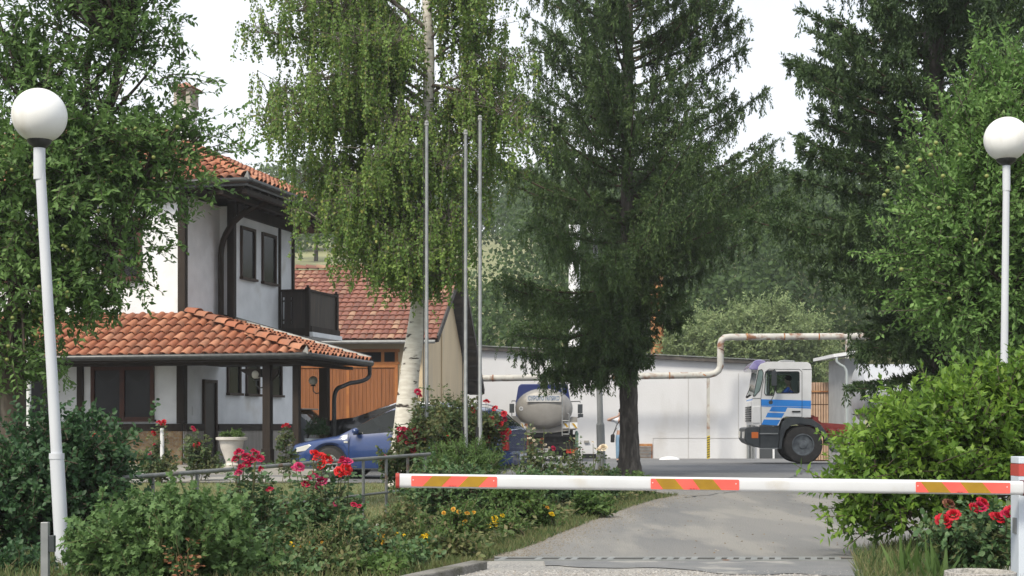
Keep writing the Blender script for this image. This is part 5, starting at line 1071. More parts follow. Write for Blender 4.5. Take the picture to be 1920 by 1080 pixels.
# long sprays that break the outline
for (pa, pb, n) in (((300, 140), (425, 150), 16), ((330, 230), (400, 205), 12), ((380, 300), (452, 268), 14), ((300, 60), (352, 108), 12), ((240, 30), (300, 6), 10), ((280, 480), (345, 470), 14), ((250, 520), (300, 560), 12), ((20, 60), (0, 30), 8), ((130, 40), (150, -5), 8), ((335, 120), (345, 60), 10), ((370, 340), (410, 350), 10), ((100, 20), (60, -10), 8), ((300, 310), (445, 285), 16), ((150, 590), (165, 620), 8), ((230, 560), (222, 595), 8), ((330, 190), (405, 160), 12)):
    for rep in range(2):
        a = np.array(at(*pa, D))+rng.normal(size=3)*.05; b = np.array(at(*pb, D-.1))+rng.normal(size=3)*.06; t = np.linspace(0, 1, 5)[:, None]; q = a*(1-t)+b*t; q[:, 2] += .05*np.sin(t[:, 0]*math.pi); wd.tube(q, [.008, .007, .005, .004, .002], 4)
        k = n*2; tt = rng.random(k)[:, None]; P = a*(1-tt)+b*tt; P[:, 2] += .05*np.sin(tt[:, 0]*math.pi); X = unit((b-a)[None]*1.2+rng.normal(size=(k, 3))*.5); lf.inst(*T_LEAF, P, X, unit(rng.normal(size=(k, 3))*.6+[0, -.3, 1]), .075*rng.uniform(.7, 1.2, k))
for k in range(7):
    a = skel[4+k % 4]; b = C[k*7]; wd.tube(np.array([a, (np.array(a)+b)/2+[0, 0, .1], b]), [.04, .03, .015], 6)
wd.tube(np.array(skel[0:6]), [.16, .13, .10, .08, .05, .03], 10); wd.tube(np.array([skel[2], skel[7], skel[8]]), [.09, .06, .03], 8); wd.tube(np.array([skel[3], skel[9]]), [.06, .03], 8); wd.tube(np.array([skel[2], skel[12], skel[10]]), [.06, .04, .02], 8)
rel(lf.build('crown', LM['apple'], None), ap); rel(wd.build('trunk', bark, None, True), ap)
pts = []
for k in range(56):
    e = ells[[0, 4, 0, 3, 4, 6][k % 6]]; d = unit(rng.normal(size=3)); d[1] = -abs(d[1])-.3; d = unit(d); pts.append(np.array(e[0])+d*np.array(e[1])*1.02)
fruits(ap, pts, .024)

# ------------------------------------------------------------------ birch
rng = np.random.default_rng(5); D = 26.5
bi = plant('birch_tree', (gx(757, D), D, 0), 'tall weeping birch with a white trunk and hanging pale green foliage in the middle left', 'tree')
tr = [at(754, 915, D), at(757, 830, D), at(768, 700, D), at(784, 590, D), at(793, 450, D), at(800, 330, D), at(803, 200, D), at(805, 100, D), at(800, 0, D), at(806, -200, D), at(800, -420, D)]
trr = [.27, .21, .165, .145, .13, .12, .105, .09, .08, .055, .03]
tg = taper([tuple(p) for p in tr], trr, birchb, None, 'trunk', 20, .02); rel(tg, bi)
wood, leaf = Geo(), Geo(); TR = np.array([tuple(p) for p in tr])
def on_trunk(z): return np.array([np.interp(z, TR[:, 2], TR[:, i]) for i in range(3)])
targets = []
def strand(top, L, n):
    t = np.linspace(0, 1, 5)[:, None]; sw = rng.normal(size=2)*.10*L
    q = np.repeat(top[None], 5, 0); q[:, 0] += sw[0]*t[:, 0]; q[:, 1] += sw[1]*t[:, 0]; q[:, 2] -= L*t[:, 0]; wood.tube(q, [.0045, .004, .003, .002, .0015], 3)
    tt = rng.random(n); P = np.stack([np.interp(tt, t[:, 0], q[:, i]) for i in range(3)], 1)+rng.normal(size=(n, 3))*.022
    X = unit(rng.normal(size=(n, 3))*.7+[0, 0, -.9]); leaf.inst(*T_WIDE, P, X, unit(rng.normal(size=(n, 3))*.8+[0, -.6, .3]), .052*rng.uniform(.65, 1.25, n))
# (start y px on trunk, tip px, tip py, depth offset, droop length, strands)
limbs = [(330, 560, 345, .5, 1.0), (360, 600, 420, -.6, .9), (300, 520, 250, 0, 1.1), (250, 500, 180, .8, .9), (230, 490, 235, -.8, .8), (200, 470, 60, 0, .7), (120, 540, 20, -.8, .8), (100, 500, -40, .6, .9), (60, 600, -60, 0, 1.), (210, 600, 150, -1.2, 1.), (260, 640, 210, 1.2, 1.),
  (350, 650, 380, -1.3, 1.3), (380, 690, 440, 0, 1.3), (400, 730, 470, -1.0, 1.1), (400, 860, 430, -1.0, 1.1), (380, 900, 330, .6, 1.0), (300, 930, 250, -.5, 1.0), (225, 890, 214, -.3, .9), (235, 960, 200, .5, .8), (180, 960, 130, -.6, .9), (120, 930, 60, 0, 1.), (80, 900, -20, -.8, 1.0), (40, 960, -60, .4, 1.), (100, 680, 30, 1.0, .9), (140, 720, 90, -1.2, .8),
  (180, 680, 150, -1.0, .9), (300, 840, 320, -1.2, .9), (420, 820, 460, 1.0, .9), (30, 860, -120, -1.2, 1.0), (-50, 700, -180, .5, 1.), (-100, 870, -260, 0, 1.), (-200, 780, -330, -.6, .9), (430, 780, 490, -1.4, .7), (350, 580, 390, .9, .9), (160, 980, 250, -1.1, .9), (60, 520, -90, -.9, .9), (320, 700, 300, -1.6, 1.1), (270, 730, 240, -1.2, .9), (400, 680, 470, 1.2, .9), (440, 850, 520, -.4, .6), (455, 700, 500, -.9, .8), (460, 770, 500, -1.3, .8), (450, 745, 470, .9, 1.0), (470, 830, 530, -1.0, .6), (440, 660, 470, -.3, .9), (150, 640, 80, -1.3, 1.), (100, 590, 50, .8, 1.), (480, 790, 545, -.8, .6)]
for (ys, tx, ty, dy, dl) in limbs:
    a = np.array(at(800, ys, D)); a = on_trunk(a[2]); b = np.array(at(tx, ty, D+dy)); b[1] = D+dy
    m = (a+b)/2+np.array([0, 0, .35*abs(b[0]-a[0])*.5+.1]); t = np.linspace(0, 1, 14)[:, None]; q = a*(1-t)**2+m*2*t*(1-t)+b*t*t; L0 = np.linalg.norm(b-a)
    wood.tube(q, np.linspace(.028, .007, 14)*(.7+L0*.25), 6)
    ns = int(34+L0*20)
    for k in range(ns):
        s_ = rng.uniform(.22, 1.0)**.8; p = np.array([np.interp(s_, t[:, 0], q[:, i]) for i in range(3)]); off = rng.normal(size=3)*np.array([.26, .36, .22]); off[2] = abs(off[2]); tp = p+off
        wood.tube(np.array([p, (p+tp)/2+[0, 0, .05], tp]), [.007, .006, .004], 3)
        strand(tp, dl*rng.uniform(.3, 1.0), int(62*dl*rng.uniform(.7, 1.2)))
rel(leaf.build('crown', LM['birch'], None), bi); rel(wood.build('limbs', mat('birchtwig', (.10,.075,.06), .9, (.2,.18,.16), 3), None, True), bi)

# ------------------------------------------------------------------ spruces
T_SPRAY = (np.array([(0, 0, 0), (.4, .17, 0), (1, 0, 0), (.4, -.17, 0)], float), np.array([(0, 3, 2), (0, 2, 1)]))
def spruce(root, rng, px, D, z0, z1, rad_of, slope_of, nb, leafmat, hang=.5, dens=1., azf=None, trunk_r=.21, H_=15, leaf_n=.055, up_sh=.3, tdens=26, skip=None, zpow=1.):
    X0 = gx(px, D); leaf, wood = Geo(), Geo()
    for k in range(nb):
        z = z0+(z1-z0)*((k+rng.random())/nb)**zpow; az = rng.uniform(0, 2*math.pi)
        L = rad_of(z, az)*rng.uniform(.82, 1.08)
        if L < .25: continue
        if skip and skip(z, az): continue
        sl = slope_of(z, az); t = np.linspace(0, 1, 12)
        dirn = np.array([math.cos(az), math.sin(az)]); bend = rng.normal()*.06
        x = X0+dirn[0]*L*t-dirn[1]*bend*L*t*t; y = D+dirn[1]*L*t+dirn[0]*bend*L*t*t
        zz = z+L*(sl*t+up_sh*(t**2-t)*1.0)
        q = np.stack([x, y, zz], 1); wood.tube(q, np.linspace(.035, .006, 12)*(.6+L*.15), 5)
        ax = unit(np.gradient(q, axis=0)); nt_ = int(L*tdens*dens*(.86 if z > 6.2 else 1))
        s = rng.uniform(.05 if z > 6.2 else .02, 1, nt_)**(.72 if z > 6.2 else .9); kq = max(4, int(L*rng.uniform(3.5, 7))); s = np.clip(s*.45+np.round(s*kq)/kq*.55, 0, 1); P = np.stack([np.interp(s, t, q[:, i]) for i in range(3)], 1); A = np.stack([np.interp(s, t, ax[:, i]) for i in range(3)], 1)
        side = np.cross(A, [0, 0, 1.]); side = unit(side)*np.where(rng.random(nt_) < .5, 1, -1)[:, None]
        kind = rng.random(nt_)
        # side sprays first, then curtains hanging from them
        d_side = unit(A*.75+side*.75+np.array([0, 0, .10])+rng.normal(size=(nt_, 3))*.18); Ls = (.16+.34*(1-np.abs(s-.55)))*rng.uniform(.5, 1.1, nt_)*min(1.2, .5+L*.2)
        m_ = 12; tt = (np.arange(m_)+.5)/m_
        PP = P[:, None]+d_side[:, None]*(Ls[:, None]*tt)[..., None]; PP[..., 2] -= .12*(tt**2)*Ls[:, None]
        def needles(PP, dd, w, size):
            n_ = PP.shape[0]*PP.shape[1]; D_ = np.repeat(dd, PP.shape[1], 0); sd = unit(np.cross(D_, rng.normal(size=(n_, 3))))
            XX = unit(D_*.75+sd*w); leaf.inst(*T_SPRAY, PP.reshape(-1, 3)+sd*.006, XX, unit(rng.normal(size=(n_, 3))), size*rng.uniform(.7, 1.25, n_))
        needles(PP, d_side, .75, leaf_n*1.05); needles(PP, d_side, .75, leaf_n*1.05)
        # tip shoots
        # hanging twigs
        hn = kind < hang
        if hn.any():
            base = PP[hn][:, rng.integers(2, m_)]; n_ = len(base); hl = rng.uniform(.22, .78, n_)*min(1.2, .35+L*.25)*(1-.35*s[hn]); dd = unit(np.array([0, 0, -1.])+rng.normal(size=(n_, 3))*.14)
            m2 = 16; t2 = (np.arange(m2)+.5)/m2; P2 = base[:, None]+dd[:, None]*(hl[:, None]*t2)[..., None]; needles(P2, dd, .55, leaf_n); needles(P2, dd, .55, leaf_n)
    rel(leaf.build('crown', leafmat, None), root); rel(wood.build('branches', twigm, None, True), root)
rng = np.random.default_rng(21)
sp = plant('spruce_tree', (gx(1181, 33.3), 33.3, 0), 'spruce with hanging curtains of twigs and a bare lower trunk beside the drive', 'tree', None)
X0 = gx(1180, 33.3)
tg = taper([(X0, 33.3, -.05), (X0, 33.3, .5), (X0-.02, 33.3, 2.0), (X0-.05, 33.3, 6.5), (X0-.02, 33.3, 10.5), (X0, 33.3, 15)], [.30, .215, .19, .13, .10, .02], sbark, None, 'trunk', 18, .05); rel(tg, sp)
def rad1(z, az):
    c = math.cos(az)   # +1 right, -1 left
    r_ = float(np.interp(z, [2.2, 3.2, 4.2, 5.2, 6.2, 7.5, 9, 10.5, 12.5, 15], [1.2, 2.4, 3.4, 3.8, 3.1, 2.7, 2.45, 2.1, 1.5, .2]))
    if z < 4.7 and c > .2: r_ *= .5
    if z < 3.4 and c > -.2: r_ *= .6
    if 4.6 < z < 5.6 and c < -.3: r_ *= .9
    return r_
def slope1(z, az): return float(np.interp(z, [2.2, 3.2, 4.2, 5.2, 7, 10, 15], [-.34, -.22, .0, .34, .45, .50, .6]))
spruce(sp, rng, 1178, 33.3, 2.55, 14.6, rad1, slope1, 205, LM['spruce'], hang=.75, dens=1.0, up_sh=.35, leaf_n=.074, tdens=25, zpow=1.35)
# boughs the photo shows singly
rng = np.random.default_rng(8); sb = sp
sp2 = plant('spruce_tree', (gx(1750, 26.5), 26.5, 0), 'large dense blue-green spruce rising out of frame behind the right-hand lamp', 'tree', None)
X2 = gx(1750, 26.5); tg = taper([(X2, 26.5, -.05), (X2, 26.5, 6), (X2, 26.5, 14)], [.3, .2, .03], sbark, None); rel(tg, sp2)
def rad2(z, az):
    c = math.cos(az); r_ = float(np.interp(z, [.6, 2, 3.5, 4.4, 5.6, 7, 8.5, 11, 14], [1.3, 1.7, 2.6, 3.0, 2.35, 2.35, 2.0, 1.3, .2]))
    if c < -.2: r_ = float(np.interp(z, [.6, 2.6, 3.5, 4.1, 4.9, 5.5, 6.5, 7.5, 8.5, 11, 14], [1.1, 1.3, 1.5, 3.1, 3.2, 2.1, 2.35, 2.1, 1.8, 1.3, .2]))
    return r_
def slope2(z, az): return float(np.interp(z, [1, 2.5, 4, 6, 9, 14], [-.30, -.2, -.02, .25, .45, .6]))
spruce(sp2, rng, 1750, 26.5, .9, 13.5, rad2, slope2, 300, LM['spruceb'], hang=.35, up_sh=.28, leaf_n=.078, tdens=34)

# ------------------------------------------------------------------ right apple tree
rng = np.random.default_rng(31); D = 18.5
ar_ = plant('apple_tree', (gx(1960, D), D, 0), 'lighter green apple tree in front of the big spruce at the right', 'tree')
ells = [E(1855, 255, D, 55, 85, .7), E(1910, 165, D, 50, 50, .6), E(1810, 370, D, 60, 60, .8), E(1895, 390, D, 95, 130), E(1775, 465, D, 60, 40, .7), E(1860, 545, D, 95, 75), E(1915, 620, D, 70, 60), E(1990, 350, D, 150, 190), E(1760, 560, D, 40, 30, .5), E(1800, 610, D, 45, 30, .5)]
skel = [at(1960, 900, D), at(1960, 700, D), at(1930, 560, D), at(1870, 480, D), at(1800, 430, D), at(1850, 340, D), at(1880, 240, D), at(1960, 400, D), at(1980, 250, D)]
lf, wd, C = crown(rng, ells, 480, 10, .46, 17, T_LEAF, .08, up=.6, skel=skel[2:], cr=.36, shell=.6)
wd.tube(np.array(skel[:7]), [.14, .12, .10, .08, .05, .04, .02], 8); wd.tube(np.array([skel[2], skel[7], skel[8]]), [.08, .05, .02], 8)
for (pa, pb, n) in (((1730, 480), (1615, 480), 22), ((1760, 400), (1650, 300), 20), ((1740, 430), (1680, 380), 14), ((1750, 500), (1670, 540), 14), ((1760, 320), (1700, 200), 16), ((1840, 180), (1850, 85), 14), ((1820, 220), (1780, 130), 14), ((1880, 130), (1900, 75), 12), ((1750, 540), (1640, 560), 16), ((1750, 450), (1660, 440), 14), ((1750, 260), (1740, 200), 10), ((1800, 600), (1760, 640), 12)):
    for rep in range(3):
        a = np.array(at(*pa, D))+rng.normal(size=3)*.08; b = np.array(at(*pb, D-.1))+rng.normal(size=3)*.12; t = np.linspace(0, 1, 5)[:, None]; q = a*(1-t)+b*t; wd.tube(q, [.009, .007, .005, .004, .002], 4)
        k = n*3; tt = rng.random(k)[:, None]; P = a*(1-tt)+b*tt; X = unit((b-a)[None]*.8+rng.normal(size=(k, 3))*.6); lf.inst(*T_LEAF, P, X, unit(rng.normal(size=(k, 3))*.6+[0, -.3, 1]), .07*rng.uniform(.7, 1.2, k))
rel(lf.build('crown', LM['appler'], None), ar_); rel(wd.build('trunk', bark, None, True), ar_)
fruits(ar_, [np.array(at(px, py, D-1.05)) for px, py in ((1755, 268), (1683, 315), (1695, 322), (1702, 313), (1658, 366), (1664, 358), (1768, 330), (1690, 505), (1780, 560), (1760, 390), (1850, 330), (1830, 450), (1880, 520), (1870, 280), (1745, 290), (1800, 290), (1725, 300))], .026)

# ------------------------------------------------------------------ shrubs
def shrub(name, label, ells, D, base_px, rng, ncl, tw, tl, nl, tm, ls, lm, up=.3, stems=9, group=None, cr=.2, shell=.4, wm=None, cat='shrub', **kw):
    bx = gx(base_px, D); r = plant(name, (bx, D, 0), label, cat, group)
    cs = in_ells(rng, ells, stems, .8); skel = []; 
    st = Geo()
    for c in cs:
        a = np.array([bx+rng.normal()*.10, D+rng.normal()*.10, -.02]); m = (a+c)/2+[0, 0, .12]; t = np.linspace(0, 1, 7)[:, None]; q = a*(1-t)**2+m*2*t*(1-t)+c*t*t; st.tube(q, np.linspace(.014, .005, 7), 5); skel += list(q[2:])
    lf, wd, C = crown(rng, ells, ncl, tw, tl, nl, tm, ls, up=up, skel=skel, cr=cr, shell=shell, **kw)
    for V, F in zip(st.V, st.F): pass
    o = 0
    for V, F in zip(st.V, st.F): wd.add(V, F-o); o += len(V)
    rel(lf.build('foliage', lm, None), r); rel(wd.build('stems', wm or twigm, None), r); return r
rng = np.random.default_rng(41); D = 12.6
shrub('lime_bush', 'large lime green leafy bush overhanging the drive at the right', [E(1668, 865, D, 45, 55, .45), E(1728, 830, D, 52, 55, .5), E(1825, 785, D, 58, 50, .5), E(1908, 740, D, 38, 44, .45), E(1660, 925, D, 60, 35, .4), E(1760, 880, D, 75, 60, .5), E(1890, 840, D, 70, 90, .5), E(1605, 905, D, 22, 30, .3), E(1615, 960, D, 32, 18, .25)],
      D, 1760, rng, 280, 9, .25, 14, T_POINT, .078, LM['lime'], up=.85, cr=.2, shell=.4, stems=16, curve=.5)
rng = np.random.default_rng(42); D = 13.2
shrub('dark_bush', 'dark green dense bush at the lower left behind the leaning lamp', [E(90, 900, D, 120, 105, .6), E(20, 960, D, 120, 110, .6), E(170, 960, D, 75, 110, .5), E(150, 840, D, 65, 55, .4), E(-60, 880, D, 80, 90, .5)],
      D, 80, rng, 220, 8, .24, 14, T_WIDE, .05, LM['dark'], up=.5, cr=.2)
rng = np.random.default_rng(43); D = 10.7
shrub('currant_bush', 'fresh green currant bush with lobed leaves filling the lower left foreground', [E(230, 1030, D, 70, 50, .4), E(345, 1005, D, 95, 58, .45), E(290, 1075, D, 120, 50, .45), E(425, 1060, D, 50, 45, .35), E(160, 1085, D, 25, 30, .2)],
      D, 290, rng, 220, 9, .13, 12, T_LOBE, .046, LM['currant'], up=.8, cr=.14, stems=14, wm=greentwig)
rng = np.random.default_rng(44); D = 16.6
shrub('leafy_shrub', 'dark shrub under the tip of the barrier behind yellow flowers', [E(875, 935, D, 60, 45, .4), E(830, 925, D, 40, 35, .35), E(910, 950, D, 30, 28, .3)], D, 870, rng, 90, 7, .16, 12, T_WIDE, .045, LM['rose'], up=.4, cr=.12)
rng = np.random.default_rng(45); D = 16.0
shrub('round_shrub', 'round bright green shrub beside the verge with a few yellow blooms', [E(975, 955, D, 50, 36, .35), E(955, 935, D, 32, 28, .3), E(990, 972, D, 34, 16, .25)], D, 972, rng, 100, 8, .10, 10, T_LOBE, .036, LM['herb'], up=.6, cr=.1)
rng = np.random.default_rng(46); D = 21
shrub('feathery_bush', 'fine-leaved light green bush in front of the flagpoles', [E(868, 878, D, 50, 24, .5), E(838, 888, D, 32, 20, .4), E(900, 885, D, 30, 20, .4)], D, 868, rng, 120, 9, .20, 16, T_NEED, .075, LM['herb'], up=1.2, cr=.16, curve=.3)
rng = np.random.default_rng(47)
for i, (px, py, rx, ry, d_, lab) in enumerate(((1060, 925, 42, 20, 19.8, 'dark rose shrub behind the boom next to the verge, nearest the flowering shrub'), (1125, 912, 38, 18, 21.5, 'dark green shrub behind the boom between the verge and the grey lamp post'), (1185, 912, 36, 9, 23.6, 'low green clump at the corner of the verge by the spruce foot'), (1010, 915, 32, 22, 18.6, 'green shrub behind the boom in front of the tanker'))):
    shrub('verge_shrub', lab, [E(px, py, d_, rx, ry, .5), E(px-10, py+8, d_, rx*.8, ry*.7, .4)], d_, px, rng, 50, 7, .14, 12, T_WIDE, .05, LM['rose'] if i != 2 else LM['herb'], up=.5, cr=.10, group='shrubs along the verge')

# ------------------------------------------------------------------ roses
def petal_template():
    vs, fs = [], []; n = 0; rr = random.Random(6)
    for ring, (cnt, r, lift, size) in enumerate(((7, .20, .0, .62), (6, .14, .10, .50), (5, .08, .18, .38), (4, .03, .24, .26))):
        for k in range(cnt):
            a = 2*math.pi*k/cnt+ring*.5+rr.uniform(-.15, .15); ca, sa = math.cos(a), math.sin(a); w_ = size*.62
            for (u, v, h) in ((0, -.3, 0), (0, .3, 0), (.6, .55, .22), (.6, -.55, .22), (1.0, .38, .30), (1., -.38, .30)):
                x_ = r+u*size*(.62-ring*.13); y_ = v*w_; z_ = lift+h*size*(1.0+ring*.8)-(.08 if u > .9 and ring < 2 else 0)
                vs.append((x_*ca-y_*sa, x_*sa+y_*ca, z_))
            fs += [(n, n+3, n+2), (n, n+2, n+1), (n+3, n+5, n+4), (n+3, n+4, n+2)]; n += 6
    return vs, fs
PV, PF = petal_template()
def petm(name, a, b, c): return mat(name, a, .6, island=[a, b, c], transl=.25, spec=.3)
PM = dict(red=petm('petal_red', (.42,.008,.02), (.55,.012,.028), (.30,.005,.014)), crimson=petm('petal_crimson', (.40,.008,.05), (.50,.012,.07), (.26,.006,.03)),
          pink=petm('petal_pink', (.50,.03,.12), (.58,.06,.17), (.40,.02,.09)), scarlet=petm('petal_scarlet', (.62,.02,.02), (.50,.012,.014), (.70,.03,.03)),
          dryp=petm('petal_dry', (.13,.03,.02), (.22,.10,.05), (.09,.02,.015)), cream=petm('petal_cream', (.65,.55,.38), (.70,.62,.48), (.55,.42,.30)), yellow=petm('petal_yellow', (.72,.50,.01), (.80,.58,.02), (.66,.42,.01)), orange=petm('petal_orange', (.70,.32,.03), (.62,.40,.05), (.55,.22,.02)))
BL = {}
def blossom(kind, root, p, r, rs, name='blossom'):
    if kind not in BL:
        me = bpy.data.meshes.new('blossom'); me.from_pydata(PV, [], PF); me.materials.append(PM[kind]); BL[kind] = me
    o = bpy.data.objects.new(name, BL[kind]); COL.objects.link(o); o.parent = root; o.location = Vector(p)-root.location; s_ = r*1.6/.75; o.scale = (s_, s_, s_*rs.uniform(.8, 1.1)); o.rotation_euler = (rs.uniform(.3, 1.3), rs.uniform(-.5, .5), rs.uniform(-.6, .6)); return o
def rose_plant(label, D, base_px, tips, blooms, seed, lm='rose', ls=.045, fill=None, nf=40, name='rose_bush', group='rose bushes around the lawn', dens=1.):
    """tips: [(px,py)] cane ends; blooms: [(px,py,r_m,kind)]"""
    rs = random.Random(seed); rg = np.random.default_rng(seed); r = plant(name, (gx(base_px, D), D, 0), label, 'rose bush', group); wd, lf = Geo(), Geo(); cn = []
    for (px, py) in [t[:2] for t in tips]+[(b[0], b[1]+3) for b in blooms]:
        c = np.array(at(px, py, D))+np.array([0, rs.uniform(-.15, .15), 0]); a = np.array([gx(base_px, D)*.6+c[0]*.4+rs.uniform(-.1, .1), D+rs.uniform(-.1, .1), -.02]); m = np.array([a[0]*.35+c[0]*.65+rs.uniform(-.06, .06), (a[1]+c[1])/2, c[2]*.55])
        t = np.linspace(0, 1, 9)[:, None]; q = a*(1-t)**2+m*2*t*(1-t)+c*t*t; wd.tube(q, np.linspace(.008, .0035, 9), 4); cn.append(q)
        k = int(26*dens*max(.5, c[2])); s = rg.uniform(.18, .97, k); P = np.stack([np.interp(s, t[:, 0], q[:, i]) for i in range(3)], 1); d = unit(rg.normal(size=(k, 3))*[1, 1, .5]+[0, 0, .2])
        for j, off in ((0, .09), (1, .055), (2, .055)):   # three leaflets on a short stalk
            sd = unit(np.cross(d, [0, 0, 1.])); pos = P+d*off+(sd*(.02 if j == 1 else -.02) if j else 0); X = unit(d+(sd*(.9 if j == 1 else -.9) if j else 0)+rg.normal(size=(k, 3))*.25-[0, 0, .15]); lf.inst(*T_WIDE, pos, X, unit(rg.normal(size=(k, 3))*.4+[0, -.25, 1]), ls*rg.uniform(.7, 1.2, k))
    if fill:
        l2, w2, C = crown(rg, fill, nf, 6, .16, 12, T_WIDE, ls*.95, up=.4, skel=[q_ for q in cn for q_ in q[3:]] or None, cr=.14, shell=.5)
        for src, dst in ((l2, lf), (w2, wd)):
            o = 0
            for V, F in zip(src.V, src.F): dst.add(V, F-o); o += len(V)
    for (px, py, rad, kind) in blooms[:95]: blossom(kind, r, np.array(at(px, py, D-.10))+np.array([0, rs.uniform(-.06, .06), 0]), rad, rs)
    rel(lf.build('foliage', LM[lm], None), r); rel(wd.build('canes', greentwig, None), r); return r
def scatter(seed, n, box, r, kinds):
    rs = random.Random(seed); return [(rs.uniform(box[0], box[2]), rs.uniform(box[1], box[3]), r*rs.uniform(.7, 1.15), rs.choice(kinds)) for _ in range(n)]
D = 12.2
rose_plant('rose bush with a crimson cluster below the white urn', D, 470, [(440, 900), (500, 890), (470, 940), (410, 950)],
  [(447, 850, .036, 'crimson'), (460, 858, .034, 'crimson'), (440, 862, .03, 'crimson'), (472, 865, .034, 'crimson'), (455, 878, .032, 'crimson'), (478, 852, .028, 'crimson'), (486, 860, .028, 'crimson'), (447, 888, .03, 'pink'), (462, 872, .03, 'crimson'), (490, 880, .026, 'crimson'), (508, 918, .028, 'crimson'), (422, 940, .018, 'red'), (474, 846, .02, 'crimson')], 101, fill=[E(480, 975, D, 45, 45, .3), E(450, 1000, D, 40, 40, .3)], nf=16)
D = 11.6
rose_plant('rose bush with the largest bright red double blooms in front of the railing', D, 600, [(570, 900), (640, 920), (665, 960), (545, 930)],
  [(597, 858, .042, 'scarlet'), (612, 862, .04, 'scarlet'), (605, 872, .036, 'scarlet'), (590, 852, .034, 'scarlet'), (642, 866, .04, 'crimson'), (648, 880, .042, 'scarlet'), (636, 885, .036, 'scarlet'), (652, 868, .034, 'pink'), (562, 876, .036, 'pink'), (551, 880, .028, 'pink'), (590, 895, .034, 'pink'), (604, 903, .036, 'pink'), (598, 912, .028, 'pink'), (573, 908, .028, 'crimson'), (583, 892, .03, 'crimson'), (630, 944, .022, 'pink'), (664, 946, .022, 'crimson'), (672, 950, .018, 'crimson')], 102, fill=[E(590, 995, D, 66, 48, .35), E(640, 1005, D, 30, 55, .3), E(540, 1025, D, 50, 40, .3)], nf=42, dens=1.2)
D = 13.5
rose_plant('tall sparse rose bush between the currant bush and the red roses, with wilted brown heads', D, 530, [(530, 960), (545, 930), (515, 990)], [(536, 950, .024, 'dryp'), (542, 962, .03, 'dryp'), (528, 975, .03, 'dryp'), (548, 938, .022, 'dryp'), (538, 982, .03, 'dryp'), (478, 960, .02, 'dryp'), (482, 985, .02, 'dryp')], 103, fill=[E(520, 1010, D, 45, 45, .3)], nf=20, lm='roselt')
D = 30.5
rose_plant('single stemmed red rose standing by a stake before the stone wall', D, 305, [(290, 830)], [(299, 793, .052, 'red'), (304, 795, .05, 'red'), (306, 791, .045, 'red'), (287, 813, .05, 'red'), (290, 834, .03, 'crimson')], 104, lm='roselt', ls=.07, fill=[E(290, 865, D, 30, 25, .3)], nf=14)
st_ = MB(); st_.tube([(0, 0, 0), (0, 0, gz(803, 30.4))], .04, 8); o = st_.build('rose_stake', M['whitepaint']); o.location = (gx(304, 30.4), 30.4, 0); tag(o, 'pale wooden stake carrying a red rose before the stone wall', 'stake')
rose_plant('slender climbing rose by the house door with one red bloom', 29.5, 365, [(372, 815), (350, 850), (385, 845)], [(366, 836, .045, 'red'), (370, 833, .04, 'red'), (364, 806, .03, 'crimson'), (361, 802, .03, 'crimson')], 105, lm='roselt', ls=.07, fill=[E(385, 868, 29.5, 35, 24, .3), E(370, 850, 29.5, 18, 25, .3)], nf=22)
rose_plant('slender rose with red bloom at its top beside the second porch post', 29, 537, [(537, 860)], [(537, 797, .045, 'red'), (532, 800, .04, 'red'), (541, 800, .035, 'red')], 106, lm='roselt', ls=.07, fill=[E(538, 850, 29, 9, 30, .15)], nf=8)
rose_plant('low rose with dark wilted heads on the edge of the dark bush', 14.5, 210, [(200, 890), (225, 880)], [(188, 848, .03, 'dryp'), (200, 850, .035, 'dryp'), (214, 852, .035, 'dryp'), (222, 856, .03, 'dryp'), (208, 870, .035, 'dryp'), (224, 834, .03, 'scarlet'), (178, 818, .022, 'scarlet'), (207, 875, .03, 'dryp')], 107, fill=[E(205, 880, 14.5, 28, 25, .25)], nf=12)
big = scatter(7, 26, (745, 800, 800, 850), .042, ['crimson', 'pink', 'crimson'])+scatter(8, 8, (715, 855, 760, 880), .04, ['pink', 'crimson'])+[(783, 735, .045, 'crimson'), (786, 742, .04, 'crimson')]
rose_plant('spreading rose bush with many crimson blooms at the foot of the birch', 23.2, 770, [(740, 800), (790, 770), (810, 790), (720, 840), (785, 738), (800, 720), (830, 745)], big, 108, lm='roselt', ls=.06, fill=[E(772, 835, 23.2, 34, 28, .45), E(742, 865, 23.2, 34, 14, .4), E(795, 805, 23.2, 18, 32, .4)], nf=46)
big = scatter(9, 10, (905, 775, 950, 830), .045, ['red', 'crimson'])+scatter(10, 5, (840, 770, 900, 850), .05, ['crimson', 'scarlet'])+[(843, 811, .06, 'scarlet'), (862, 818, .05, 'scarlet'), (848, 826, .05, 'scarlet'), (885, 769, .05, 'red'), (912, 754, .05, 'red'), (928, 766, .045, 'red'), (945, 776, .045, 'red'), (952, 810, .05, 'red'), (937, 808, .055, 'red'), (921, 786, .05, 'red')]+scatter(12, 8, (820, 838, 900, 850), .05, ['dryp'])
rose_plant('big rounded rose bush with red blooms around the flagpole feet', 24.4, 870, [(820, 740), (850, 735), (915, 760), (940, 780), (830, 722)], big, 109, lm='roselt', ls=.06, fill=[E(862, 802, 24.4, 58, 42, .6), E(905, 808, 24.4, 24, 32, .5), E(835, 785, 24.4, 20, 28, .4)], nf=90)
dryb = scatter(13, 12, (985, 790, 1030, 850), .019, ['dryp', 'cream'])+scatter(14, 14, (1060, 810, 1120, 860), .017, ['dryp', 'cream'])
rose_plant('sparse half-dried rose bush in front of the tanker', 20, 1000, [(1000, 790), (985, 810), (1020, 800), (1040, 850), (970, 850), (950, 860)], dryb[:12]+[(1037, 841, .03, 'crimson')], 110, lm='roselt', ls=.05, fill=[E(1000, 880, 20, 40, 14, .3)], nf=6, dens=.55)
